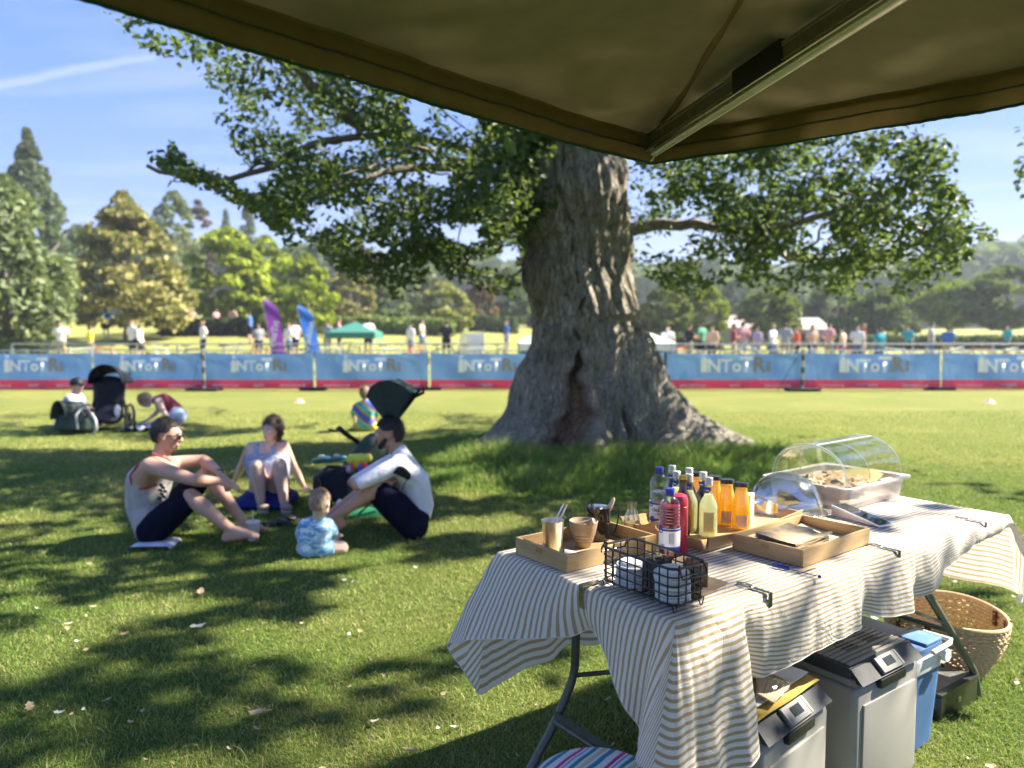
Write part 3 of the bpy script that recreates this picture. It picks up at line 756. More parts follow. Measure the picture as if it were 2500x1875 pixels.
TREES = [
 (15,445,300,33,'weep',GG[0],GG[1],'tall grey green willow at the left edge, its boughs down to the fence',.03,9000,.34,None,1.2),
 (90,335,230,62,'cone',BL[0],BL[1],'tall dark cedar rising behind the grey green willow',.1,7000,.5,None,.8),
 (312,482,300,43,'lime',KH[0],KH[1],'pointed khaki lime tree in flower with a dark bare trunk below',.1,9500,.36,800,.3),
 (435,478,130,75,'weep',GG[0],GG[1],'slender weeping birch just right of the khaki lime tree',.1,5000,.4,None,2),
 (492,500,90,92,'round',CB[0],CB[1],'purple copper beech top showing beyond the weeping birch',.1,3000,.6),
 (560,560,190,50,'round',LM[0],LM[1],'bright lime green tree left of the purple feather flag',.1,6500,.38,800),
 (655,585,150,53,'round',LM[0],LM[1],'middle one of the bright lime green trees, behind the purple feather flag',.1,5000,.38,800),
 (750,628,150,47,'dome',LM[0],LM[1],'low bright lime green tree behind the blue feather flag',.06,5000,.34,806),
 (612,480,70,120,'cone',BL[0],BL[1],'dark pointed spruce far beyond the lime green trees',.1,2600,.8),
 (560,520,60,125,'cone',BL[0],BL[1],'small distant spruce left of the taller dark spruce',.1,2000,.8),
 (800,570,170,98,'round',BL[0],BL[1],'broad blue green tree high behind the lime green ones',.1,4500,.7),
 (880,600,110,88,'round',CB[0],CB[1],'dark purple beech behind the small khaki tree',.1,3500,.6),
 (855,660,120,55,'round',KH[0],KH[1],'small round khaki tree above the green gazebo',.06,4500,.34,806),
 (945,682,110,60,'dome',GG[0],GG[1],'low grey green tree right of the green gazebo',.06,4000,.36,810),
 (1020,640,130,84,'round',GG[0],GG[1],'pale green tree seen under the oak boughs, left of the trunk',.1,4000,.55),
 (1085,690,140,56,'dome',LM[0],KH[1],'yellow green tree above the white van',.06,4500,.36,812),
 (1175,690,80,66,'column',RD[0],RD[1],'rusty red copper beech left of the oak trunk',.06,3500,.4,806),
 (1240,660,120,74,'dome',DK[0],DK[1],'dark evergreen just behind the oak trunk',.05,4000,.45),
 (1330,640,140,80,'dome',DK[0],DK[1],'dark evergreen hidden mostly by the oak trunk',.05,3000,.5),
 (1440,650,150,82,'dome',OL[0],OL[1],'olive tree behind the oak trunk on its right side',.05,3000,.5),
 (1625,692,120,50,'dome',OL[0],OL[1],'olive green tree by the black gazebo',.04,4500,.34,812),
 (1715,690,120,52,'dome',OL[0],LM[1],'sunlit yellow green tree left of the pink roofed hall',.04,4500,.34,812),
 (1875,700,150,50,'dome',GG[0],OL[1],'round grey green tree between the two pale roofs',.04,4800,.34,814),
 (1800,675,120,95,'round',DK[0],DK[1],'dark tree behind the pink roofed hall',.05,3500,.6),
 (2040,690,170,66,'dome',DK[0],DK[1],'dark green tree right of the white tent roof',.04,4500,.45,815),
 (2150,705,150,58,'dome',OL[0],DK[1],'dull olive tree over the crowd, right of the dark green tree',.04,4500,.38,815),
 (2215,640,70,70,'column',DK[0],BL[1],'narrow dark tree standing over the hedge',.05,3500,.4,812),
 (2320,690,170,62,'round',OL[0],LM[1],'spreading yellow green oak behind the dark hedge',.1,5500,.4,795),
 (2450,655,210,58,'round',BL[0],OL[1],'large blue green oak at the right edge beyond the hedge',.1,6500,.4,800),
 (205,560,170,82,'round',DK[0],BL[1],'dark green tree filling the gap between the cedar and the khaki tree',.05,5000,.6),
 (395,560,150,88,'round',GG[0],GG[1],'grey green tree behind the khaki and weeping trees',.05,4500,.6),
 (730,600,160,105,'round',DK[0],GG[1],'dull green tree behind the two rightmost lime green trees',.05,4500,.7),
 (1960,640,200,110,'dome',DK[0],BL[1],'distant dark wood edge tree left of the narrow tree',.05,4000,.8),
]
for i, T in enumerate(TREES):
    k = dict(zip(('trunk_h', 'n', 'leaf', 'base', 'droop'), T[8:]))
    far_tree(T[0], T[1], T[2], T[3], T[4], T[5], T[6], T[7], seed=i, **k)

def far_woods():
    rng = np.random.default_rng(9); n = 90000
    a = rng.uniform(-.95, 1.0, n); D = rng.uniform(150, 250, n); px = 1250+FPX*np.tan(a)
    top = np.interp(px, [-1500, 0, 600, 1300, 1700, 2100, 2350, 2430, 2520, 3500], [600, 585, 610, 650, 660, 655, 625, 600, 590, 560])+8*np.sin(px*.021)+6*np.sin(px*.057)
    x = np.tan(a)*D; zt = CAMZ+(805-top)/FPX*D; g = height(x, D)
    z = g+(zt-g)*rng.uniform(0, 1, n)**.55
    blob = np.array([noise.noise(Vector((p[0]*.11, p[1]*.11, 0))) for p in np.stack([x, D], 1).tolist()])
    z += blob*2.2
    P = np.stack([x, D, z], 1); hue = np.clip(.5+blob+rng.normal(0, .18, n), 0, 1)[:, None]
    t = np.array([.055, .085, .06])*(1-hue)+np.array([.15, .19, .10])*hue
    leaves('far_woods', P, rng.uniform(2.2, 4.2, n), rng.normal(0, .5, (n, 3))+np.array([.2, -.5, .5]), t, M_far, None, 'stuff', rng, lobed=False)
far_woods()
# ================================================================== turf
def vnoise(x, y, s, seed=0):
    """smooth value noise on arrays"""
    rng = np.random.default_rng(seed); T = rng.random((256, 256))
    x = x*s+1000; y = y*s+1000; i = np.floor(x).astype(int); j = np.floor(y).astype(int); u = x-i; v = y-j
    u = u*u*(3-2*u); v = v*v*(3-2*v); g = lambda a, b: T[a % 256, b % 256]
    return (g(i, j)*(1-u)+g(i+1, j)*u)*(1-v)+(g(i, j+1)*(1-u)+g(i+1, j+1)*u)*v
def blades(name, X, Y, H, wid, tint, lean, rng, segs=2, label=None):
    n = len(X); Z = height(X, Y)
    a = rng.uniform(0, 2*pi, n); d = np.stack([np.cos(a), np.sin(a), np.zeros(n)], 1)
    b = rng.uniform(0, 2*pi, n); w = np.stack([np.cos(b), np.sin(b), np.zeros(n)], 1)*wid[:, None]
    P = np.stack([X, Y, Z-.004], 1); up = np.array([0, 0, 1.])
    L = (lean*rng.uniform(.3, 1.2, n))[:, None]
    m = P+up*H[:, None]*.55+d*H[:, None]*L*.35; t = P+up*H[:, None]*(1-.25*L)+d*H[:, None]*L
    if segs == 1:
        V = np.stack([P-w, P+w, t], 1).reshape(-1, 3); F = np.arange(3*n).reshape(-1, 3); k = 3
    else:
        V = np.stack([P-w, P+w, m-w*.7, m+w*.7, t], 1).reshape(-1, 3); i = np.arange(n)[:, None]*5
        F = np.concatenate([i+np.array([[0, 1, 3]]), i+np.array([[0, 3, 2]]), i+np.array([[2, 3, 4]])]); k = 5
    c = np.repeat(tint, k, 0)
    c = c.reshape(n, k, 3)
    return np_mesh(name, V, F, M_blade, None, False, c.reshape(-1, 3), kind='stuff')
def turf_tint(X, Y, rng):
    n = len(X); p = .55*vnoise(X, Y, .55, 1)+.3*vnoise(X, Y, 2.1, 2)+.15*vnoise(X, Y, 7, 3)
    dry = np.clip((p-.38)*2.4+np.clip((Y-6.0)/8, 0, .6)+rng.normal(0, .22, n), 0, 1)[:, None]
    g = np.array([.13, .235, .04])*rng.uniform(.45, 1.45, (n, 1)); y = np.array([.37, .36, .12])*rng.uniform(.75, 1.25, (n, 1))
    t = g*(1-dry)+y*dry
    straw = rng.random(n) < .05+.10*np.clip((p-.5)*3, 0, 1); t[straw] = np.array([.52, .44, .22])*rng.uniform(.7, 1.2, (straw.sum(), 1))
    return t
def turf():
    rng = np.random.default_rng(31); n = 410000
    # more blades near the camera
    y = 2.15*(13.5/2.15)**(rng.random(n)**1.15); x = (rng.uniform(-1, 1, n))*(.70*y+.35)
    rel = np.stack([x, y], 1)-np.array(TF[:2]); inside = (rel@np.array(TLd[:2]) > .15) & (rel@np.array(TLd[:2]) < 1.6) & (rel@np.array(TSd[:2]) > .1) & (rel@np.array(TSd[:2]) < .6)
    k = ~(inside & (rng.random(n) < .5)) & (np.hypot((x-.9)/1.25, y-9.7) > .95); x, y = x[k], y[k]; n = len(x)
    s = np.clip(y/3, .8, 2.6)
    clump = vnoise(x, y, 5, 8)
    H = rng.uniform(.012, .030, n)*(.75+.5*clump)*np.clip(.8+.2*s, 1, 1.35); wid = rng.uniform(.0011, .0022, n)*s
    blades('grass', x, y, H, wid, turf_tint(x, y, rng), np.full(n, 1.0), rng)
turf()
def strays():
    rng = np.random.default_rng(77); n = 16000; y = 2.2*(9/2.2)**(rng.random(n)**1.2); x = rng.uniform(-1, 1, n)*(.70*y+.3)
    c = vnoise(x, y, 1.7, 41); k = c > .42; x, y = x[k], y[k]; n = len(x); t = np.array([.20, .32, .07])*rng.uniform(.6, 1.3, (n, 1)); q = rng.random(n) < .3; t[q] = np.array([.45, .42, .2])
    blades('stray_grass', x, y, rng.uniform(.028, .055, n), rng.uniform(.001, .002, n)*np.clip(y/3, .8, 2), t, rng.uniform(.8, 1.8, n), rng)
strays()
def long_grass():
    rng = np.random.default_rng(33); n = 150000
    # uncut grass round the foot of the oak
    x = rng.uniform(-2.6, 6.0, n); y = rng.uniform(6.0, 12.2, n)
    cx, cy = x-.9, y-9.5
    front = np.where(cx > 0, 2.15, 2.35); rad = np.hypot(cx/np.where(cx > 0, 2.9, 2.5), cy/np.where(cy < 0, 3.1, 1.6))
    edge = rad+.25*(vnoise(x, y, 1.4, 5)-.5)+.1*(vnoise(x, y, 5, 6)-.5)
    k = (edge < 1) & (np.hypot(cx/1.3, (y-9.7)) > .8); x, y, e = x[k], y[k], edge[k]; n = len(x)
    cl = vnoise(x, y, 2.3, 12)
    H = rng.uniform(.10, .28, n)*(.4+1.0*cl)*np.clip((1-e)*3.2, .25, 1)*np.where(y > 8.7, .35, 1); wid = rng.uniform(.003, .006, n)
    t = np.array([.12, .24, .045])*rng.uniform(.6, 1.5, (n, 1)); pale = rng.random(n) < .16+.3*(cl > .58); t[pale] = np.array([.30, .33, .12])*rng.uniform(.6, 1.2, (pale.sum(), 1))
    blades('long_grass', x, y, H, wid, t, rng.uniform(.4, 1.1, n), rng)
long_grass()
M_dry = pm('dry_leaf', (.36, .27, .15), .75, var=.35, scale=60)
M_dryp = pm('pale_dry_leaf', (.42, .42, .34), .75, var=.2, scale=60)
def leaf_shape(L, rng, curl=.25):
    """one lobed dry oak leaf, curled"""
    k = 7; vs = []; fs = []
    for i in range(k+1):
        t = i/k; w = L*.30*sin(pi*min(1, t*.95+.05))**.7*(1 if i % 2 else .62)*rng.uniform(.85, 1.15)
        x = (t-.5)*L; z = curl*L*(t-.5)**2+.002
        vs += [(x, -w, z+curl*w*rng.uniform(.1, .8)), (x, 0, z), (x, w, z+curl*w*rng.uniform(.1, .8))]
    for i in range(k):
        a = i*3; fs += [(a, a+3, a+4, a+1), (a+1, a+4, a+5, a+2)]
    return vs, fs
def litter():
    rng = random.Random(5)
    big = [(487,1530,.085,0,'large pale dried leaf lying on the shaded turf, left of the striped table'),
           (628,1741,.075,1,'tan oak leaf on the turf near the bottom edge, left of the stool'),
           (489,1446,.07,1,'curled brown leaf beside the sunlit streak left of the stripe covered table'),
           (515,1591,.035,0,'small white petal like leaf just below the large pale leaf'),
           (73,1727,.06,1,'pair-curled tan leaf on the dark turf at the far left bottom'),
           (1000,1834,.055,1,'brown leaf at the edge of the bottom sunny patch, left of the table leg'),
           (260,1712,.05,1,'reddish tan leaf right of the far left bottom leaf')]
    for px, py, L, m, lab in big:
        p = at(px, py, z=.025); b = MB(); vs, fs = leaf_shape(L, rng, .5); b.add(vs, fs)
        o = b.build('fallen_leaf', M_dry if m else M_dryp); o.location = p; o.rotation_euler = (rng.uniform(-.3, .3), rng.uniform(-.3, .3), rng.uniform(0, 6))
        tag(o, lab, 'leaf', 'single fallen leaves on the turf')
    b = MB(); c = MB()
    for i in range(230):
        y = 2.3*(14/2.3)**rng.random(); x = rng.uniform(-1, 1)*.68*y; q = b if rng.random() < .45 else c
        L = rng.uniform(.012, .045); vs, fs = leaf_shape(L, rng, .6)
        M = Matrix.Translation((x, y, .020+float(height(x, y)))) @ Matrix.Rotation(rng.uniform(0, 6), 4, 'Z') @ Matrix.Rotation(rng.uniform(-.6, .6), 4, 'X')
        q.add(vs, fs, M)
    tag(b.build('leaf_litter', M_dry), kind='stuff'); tag(c.build('pale_leaf_litter', M_dryp), kind='stuff')
litter()

# ================================================================== the canopy overhead
M_can = fabric('canopy_underside', (.235, .20, .105), .08, 500, .7, .035, .30, 2.2)
M_can2 = fabric('canopy_band', (.16, .115, .045), .10, 500, .75, .06, .35, 6)
M_green = fabric('canopy_piping', (.012, .07, .05), .1, 400, .7)
M_alu = pm('aluminium', (.62, .62, .56), .35, 1, .06, 30)
M_alud = pm('weathered_aluminium', (.22, .22, .17), .5, .8, .18, 40, bump=.1)
M_black = pm('black_plastic', (.012, .012, .013), .45, 0, .2, 40)
can = empty('shade_canopy', at(1590, 395, z=2.0), label='big olive square fabric canopy overhead with an aluminium rib running to its corner', cat='canopy')
def canopy():
    Z = 2.0; c = at(1590, 398, z=Z); eL = (at(292, 2, z=Z)-c); eR = (at(2500, 243, z=Z)-c); eL.z = eR.z = 0; eL.normalize(); eR.normalize()
    S = 3.0; A = c+eL*S; B = c+eR*S; Dd = c+eL*S+eR*S; hub = (c+Dd)/2; hub.z = Z+.34
    bandh = .085
    def sag(t): return .035*4*t*(1-t)
    rng = random.Random(2)
    def edge(P, Q, t, dz=0):
        p = P.lerp(Q, t); inn = (hub-p); inn.z = 0; inn.normalize()
        near = min(t, 1-t)*S
        return p+inn*(-.018*sin(min(1, near/.6)*pi/2)*2)+Vector((0, 0, dz+.0015*sin(t*37)+.001*sin(t*113)))
    for P, Q, nm in ((c, A, 1), (c, B, 1), (A, Dd, 0), (B, Dd, 0)):
        nU, nV = (150, 44) if nm else (20, 8)
        # roof panel
        def roof(u, v):
            v2 = v
            p = edge(P, Q, u, bandh).lerp(hub, v2)
            fl = (1-v2)*v2*.05
            w = Vector(p)*1.0
            n_ = .010*noise.fractal(Vector((w.x*3.1, w.y*3.1, 3)), .8, 2, 3)
            along = (P-Q).normalized(); q = w.dot(along)
            n_ += .0035*sin((q*9+noise.noise(w*1.3)*5))*min(1, v2*5)*(1-v2)
            return p+Vector((0, 0, -fl+n_*min(1, 6*v2)*min(1, 6*(1-v2))))
        MB().grid(roof, nU, nV).build('roof_panel', M_can, can, world=True)
        # hanging band with its zip
        inw = (hub-(P+Q)/2); inw.z = 0; inw.normalize()
        def band(u, v):
            p = edge(P, Q, u, bandh*(1-v)+.0008*sin(u*300)*v)
            return p+inw*(.012*sin(v*pi)+.004*sin(u*29+v*2)*v)+Vector((0, 0, -.001))
        MB().grid(band, 260 if nm else 20, 5).build('valance', M_can2, can, world=True)
        MB().tube([edge(P, Q, i/260, -.003+.0008*sin(i*2.1))-inw*.001 for i in range(261)], .004, 5).build('piping', M_green, can, world=True)
        MB().tube([edge(P, Q, i/260, bandh) for i in range(261)], .0062, 6).build('seam', M_can2, can, world=True)
        if nm:
            z = MB()
            for k in range(430):
                p = edge(P, Q, k/430, bandh*.42)+inw*.0165; z.box(p, (.0032, .0032, .003), atan2(eL.y, eL.x))
            z.build('zip_teeth', M_alud, can, world=True, smooth=False, kind='stuff')
            MB().tube([edge(P, Q, i/160, bandh*.46)+inw*.0145 for i in range(161)], .0022, 4).build('zip_tape', M_black, can, world=True)
    # hip seam cord, a little slack
    for K in (c, A, B, Dd):
        p0 = K+Vector((0, 0, bandh)); pts = []
        for i in range(25):
            t = i/24; p = p0.lerp(hub, t); pts.append(p+Vector((.008*sin(t*9), .008*sin(t*7), -.004-.010*sin(pi*t))))
        MB().tube(pts, [.003+.004*abs(sin(i*.55)) for i in range(25)], 6, flat=(1.6, .7)).build('hip_seam', M_can2, can, world=True)
    MB().cyl(hub-Vector((0, 0, .08)), hub+Vector((0, 0, .02)), .09, .07, 20).build('hub', M_black, can, world=True)
    # ribs: visible one follows the photo, the others mirror it
    def rib(p0, p1, q0, q1):
        d = (p1-p0); L = d.length; X = d.normalized(); side = X.cross(Vector((0, 0, 1))).normalized(); up = side.cross(X)
        R = Matrix((X, side, up)).transposed().to_4x4(); T = Matrix.Translation(p0) @ R
        m = MB()
        m.box((L/2, 0, 0), (L, .020, .046), 0, T)
        m.build('rib', M_alud, can, world=True, smooth=False)
        r = MB()
        for s in (-1, 1):
            for zz in (-.024, -.016, .018, .025): r.box((L/2, s*.0115, zz), (L, .004, .0032), 0, T)
        r.build('rib_rail', M_alu, can, world=True, smooth=False)
        MB().cyl(q0, q1, .0125, None, 18).build('strut', M_alu, can, world=True)
        k = MB(); k.box(q0+Vector((0, 0, .012)), (.022, .03, .03)); k.build('strut_bracket', M_alu, can, world=True)
        MB().tube([q0+Vector((0, .0, -.004)), q0+Vector((-.004, -.012, -.016)), q0+Vector((-.008, -.008, -.026)), q0+Vector((-.009, .004, -.024))], .003, 6).build('hook', M_alu, can, world=True)
        return T, L
    p0 = at(1583, 352, z=2.045); p1 = at(2120, 0, z=2.12); p1 = p0+(p1-p0)*1.75
    q0 = at(1597, 373, z=2.012); q1 = at(2185, 0, z=2.055); q1 = q0+(q1-q0)*1.8
    T, L = rib(p0, p1, q0, q1)
    # black sleeve and loose pocket of cloth over the rib
    MB().box((L*.355, 0, .006), (.20, .034, .062), 0, T, bev=.006).build('sleeve', M_black, can, world=True)
    def flap(u, v):
        x = L*(.25+.25*u); return T @ Vector((x, -.02-.075*v*sin(pi*min(1, u*1.15))**.8, .038+.03*v+.01*sin(u*9+v*3)))
    MB().grid(flap, 20, 8).build('pocket', M_can2, can, world=True)
    for K in (A, B, Dd):
        d = (hub-K); d.z = 0; d.normalize(); a = K+d*.05+Vector((0, 0, .045)); b = K+d*1.95+Vector((0, 0, .2))
        rib(a, b, a-Vector((0, 0, .04)), b-Vector((0, 0, .12)))
    # the mast stands behind the viewer
    base = hub+(hub-c).normalized()*2.6; base.z = 0
    m = MB(); m.cyl(base, base+Vector((0, 0, 2.9)), .045, .04, 20); m.tube([base+Vector((0, 0, 2.85)), hub+Vector((-.2, -.9, .62)), hub+Vector((0, 0, .06))], .032, 12); m.box(base+Vector((0, 0, .04)), (.9, .9, .08), .6, bev=.02)
    m.build('mast', M_alud, can, world=True)
canopy()
# ================================================================== the fence of banners, and what stands beyond it
M_blue = pm('banner_blue', (.23, .44, .88), .7, var=.28, scale=1.3, bump=.3, bscale=5, bdist=.05)
M_pink = pm('banner_pink', (.88, .07, .14), .7, var=.12, scale=3)
M_white = pm('white_print', (.80, .80, .80), .6, var=.03)
M_taupe = pm('taupe_print', (.30, .26, .23), .6, var=.05)
for _m in (M_blue, M_pink): sheer(_m, .12)
M_white2 = sheer(pm('sheer_white_print', (.92, .92, .92), .6, var=.03), .04); M_steel = pm('galvanised_steel', (.45, .47, .48), .4, .8, .15, 30)
M_rub = pm('black_rubber', (.015, .015, .016), .8, var=.2)
FY = 18.5
def banner(x0, x1, label, post=True, k=0):
    """one printed banner panel on its light barrier, with lettering and foot"""
    w = x1-x0; zt, zp, zb = .90, .245, .025
    o = empty('banner', ((x0+x1)/2, FY, 0), label=label, cat='banner', group='printed banners along the barrier fence')
    rng = random.Random(k)
    ph = rng.uniform(0, 6)
    def cl(u, v, z0, z1):
        x = (u-.5)*w; z = z0+(z1-z0)*v; edge = 4*u*(1-u)
        return Vector((x, .03*sin(x*2.1+ph)*edge+.02*sin(x*5+z*6+ph), z-.035*edge*((z-zb)/(zt-zb))**3))
    MB().grid(lambda u, v: cl(u, v, zp, zt), 28, 8).build('blue_panel', M_blue, o)
    MB().grid(lambda u, v: cl(u, v, zb, zp), 28, 3).build('pink_panel', M_pink, o)
    R = Matrix.Translation((0, -.05, 0)) @ Matrix.Rotation(pi/2, 4, 'X')
    s = min(w/2.75, 1.22)
    lx = -.68*s
    text_mesh('NTo', .36*s, M_white2, 'lettering', o, Matrix.Translation((-.22*s, 0, .575)) @ R, bold=.012)
    text_mesh('T', .43*s, M_white2, 'lettering', o, Matrix.Translation((.22*s, -.004, .60)) @ R, bold=.014); text_mesh('R', .43*s, M_taupe, 'lettering', o, Matrix.Translation((.48*s, -.004, .60)) @ R, bold=.014)
    text_mesh('I', .30*s, M_taupe, 'lettering', o, Matrix.Translation((.68*s, -.004, .555)) @ R, bold=.012)
    # the I drawn as a small house-like arch with a dot over it
    lo = MB(); T = Matrix.Translation((-.63*s, -.05, .43)) @ Matrix.Rotation(pi/2, 4, 'X')
    lo.prism([(-.065*s,0),(.065*s,0),(.065*s,.24*s),(.03*s,.31*s),(-.03*s,.31*s),(-.065*s,.24*s)], 0, .003, T)
    lo.cyl((-.63*s, -.05, .43+.375*s), (-.63*s, -.054, .43+.375*s), .035*s, n=12); lo.build('emblem', M_white2, o, smooth=False)
    for q in (-1, 0, 1):
        text_mesh('www.intotri.co.uk' if q else 'IntoTri', .085, M_white2, 'lettering', o, Matrix.Translation((q*w*.31, -.004, .115)) @ R, bold=.001)
    f = MB()
    for x in (-w/2+.02, w/2-.02): f.cyl((x, .05, 0), (x, .05, .96), .017, n=8)
    for z in (.95, .12): f.cyl((-w/2, .05, z), (w/2, .05, z), .014, n=8)
    for i in range(1, 18): f.cyl((-w/2+w*i/18, .05, .12), (-w/2+w*i/18, .05, .95), .006, n=5)
    f.build('barrier_frame', M_steel, o)
    ft = MB(); ft.box((w/2, .0, .03), (.62, .32, .06), bev=.012); ft.build('foot', M_rub, o)
    return o
XS = [-60, 226, 497, 767, 1048, 1330, 1625, 1963, 2300, 2640]
ords = ['partly cut off at the left edge of the photo', 'behind the black pushchair', 'just right of the first steel post', 'fourth from the left edge, under the blue feather flag',
        'just left of the oak trunk', 'mostly hidden by the oak trunk', 'just right of the oak trunk', 'right of the second steel post', 'cut off at the right edge of the photo']
X = [(x-1250)/FPX*FY for x in XS]
for i in range(9):
    banner(X[i]+.03, X[i+1]-.03, 'blue and pink printed banner '+ords[i], k=i)
def steel_post(px, lab, lean=0):
    x = (px-1250)/FPX*(FY-.2); o = empty('steel_post', (x, FY-.22, 0), label=lab, cat='post', group='steel posts of the banner fence')
    m = MB(); m.cyl((0, 0, 0), (0, 0, 1.0), .035, n=12)
    m.build('pole', M_steel, o)
    m = MB()
    for z in (.12, .42, .72): m.cyl((0, 0, z), (0, 0, z+.14), .040, n=12)
    m.build('wrap', pm('dark_tape', (.06, .05, .05), .6), o)
    m = MB(); m.box((0, 0, .03), (.75, .4, .06), bev=.012); m.build('foot', M_rub, o)
    m = MB(); m.tube([(-.02, 0, .98), (-.25*(1 if lean else 0)-.12, -.15, .5), (-.45*(1 if lean else 0)-.2, -.2, .02)], .008, 6); m.build('tie_cord', M_rub, o)
steel_post(497, 'steel post with taped sections and black foot near the black pushchair')
steel_post(1960, 'steel post with a slanting dark cord, right of the oak trunk', 1)

# ---- racked bicycles in the enclosure behind the banners
def make_bike(col, label):
    o = empty('bicycle', (0, 0, 0), label=label, cat='bicycle', group='bicycles racked behind the banners')
    mf = pm('bike_paint_%d' % int(col[0]*100), col, .35)
    for sx in (-.5, .5):
        w = MB(); w.tube([(sx+.33*cos(a), 0, .34+.33*sin(a)) for a in np.linspace(0, 2*pi, 25)[:-1]], .013, 6, closed=True)
        wo = w.build('wheel', M_rub, o)
        s = MB()
        for a in np.linspace(0, pi, 8)[:-1]: s.cyl((sx+.32*cos(a), 0, .34+.32*sin(a)), (sx-.32*cos(a), 0, .34-.32*sin(a)), .0025, n=3)
        s.build('spokes', M_steel, wo)
    m = MB()
    for a, b in (((-.5,0,.34),(-.1,0,.30)), ((-.5,0,.34),(-.2,0,.80)), ((-.1,0,.30),(-.2,0,.88)), ((-.1,0,.30),(.34,0,.78)), ((-.19,0,.80),(.34,0,.86)), ((.5,0,.34),(.33,0,.9))): m.cyl(a, b, .019, n=7)
    m.build('frame', mf, o)
    MB().hull([((-.30,0,.93),(.05,.06,.02)), ((-.08,0,.93),(.03,.02,.015))], 1).build('saddle', M_rub, o)
    MB().tube([(.34,-.2,.93),(.44,-.2,.98),(.36,-.16,1.0),(.33,0,.98),(.36,.16,1.0),(.44,.2,.98),(.34,.2,.93)], .013, 6).build('handlebar', M_rub, o)
    return o
bcol = [(.05,.05,.06),(.6,.6,.62),(.5,.05,.05),(.05,.15,.5),(.8,.8,.78)]; protos = []
bw = ['black','silver','red','blue','white']
rng = random.Random(12); k = 0
bx = [130,190,260,330,395,470,560,640,720,800,870,950,1010,1080,1150,1220,1500,1660,1740,1830,1910,1985,2050,2110,2190,2260,2330,2400,2465]
for i, px in enumerate(bx):
    D = 24.5+rng.uniform(-.4, 2.5); q = i % 5; x = (px-1250)/FPX*D
    near = ['by the left edge','left of the purple flag','between the flags and the green gazebo','left of the trunk','right of the trunk','by the turquoise shirt','near the right edge'][min(6, int(px/360))]
    lab = '%s bicycle racked behind the banners %s, number %s along the row' % (bw[q], near, ['one','two','three','four','five','six','seven','eight','nine','ten'][i % 10])
    lab = '%s bicycle standing in the rack behind the banners, %s' % (bw[q], near)
    if len(protos) < 5: o = make_bike(bcol[q], lab); protos.append(o)
    else: o = copy_tree(protos[q]); o['label'] = lab
    o.location = (x, D, float(height(x, D))); o.rotation_euler = (0, 0, rng.choice([.2, .5, -.4, 2.8, 1.2])+rng.uniform(-.3, .3))
M_rail = M_steel
for i, (a, b) in enumerate(((30, 1240), (1640, 2620))):
    D = 23.2; x0 = (a-1250)/FPX*D; x1 = (b-1250)/FPX*D; o = empty('bike_rack', ((x0+x1)/2, D, 0), label=['long steel bicycle rack rail left of the oak trunk', 'long steel bicycle rack rail right of the oak trunk'][i], cat='bike rack')
    m = MB(); m.cyl((x0-(x0+x1)/2, 0, 1.02), (x1-(x0+x1)/2, 0, 1.02), .022, n=8); m.build('rail', M_rail, o)
    n = int((x1-x0)/2.4)
    for q in range(n+1):
        x = (x0-x1)/2+(x1-x0)*q/n; l = MB(); l.cyl((x, -.25, 0), (x, 0, 1.02), .016, n=6); l.cyl((x, .25, 0), (x, 0, 1.02), .016, n=6); l.build('leg', M_rail, o)
    m = MB()

# ---- feather flags
def feather(px, top, base, w, D, mat, label, lean, txt):
    x = (px-1250)/FPX*D; h = float(height(x, D)); H = CAMZ+(805-top)/FPX*D-h; ww = w/FPX*D
    o = empty('feather_flag', (x, D, h), label=label, cat='flag')
    pole = [(-ww/2+lean*t*H*.0+lean*(-.12)*H*(1-t)*0, 0, t*H) for t in (0, .5, .9)]
    def fl(u, v):
        z = .35+(H-.35)*v; curve = ww*(1-.95*max(0, (v-.72)/.28)**2.2)
        return Vector((-ww/2+curve*u-lean*v*.34*H+lean*.3, .08*sin(v*5+u*2), z+.10*u*(v-.5)))
    MB().grid(fl, 8, 26).build('flag_cloth', mat, o)
    MB().tube([fl(0, v)+Vector((-.01, 0, 0)) for v in np.linspace(-.12, 1, 16)], .016, 6).build('pole', M_steel, o)
    T = Matrix.Translation((-.02-lean*.16*H+lean*.3, -.12, .35+(H-.35)*.42)) @ Matrix.Rotation(radians(90), 4, 'X') @ Matrix.Rotation(radians(72+lean*14), 4, 'Z')
    text_mesh(txt, ww*.62, M_white, 'lettering', o, T, bold=.01)
M_purple = pm('flag_purple', (.17, .035, .30), .7, var=.12); M_fblue = pm('flag_blue', (.025, .14, .55), .7, var=.12); sheer(M_purple, .4); sheer(M_fblue, .4)
feather(676, 733, 842, 36, 30, M_purple, 'tall purple feather flag with white lettering', .30, 'IntoTri')
feather(760, 748, 842, 34, 30, M_fblue, 'tall blue feather flag with white lettering', .42, 'triathlon')

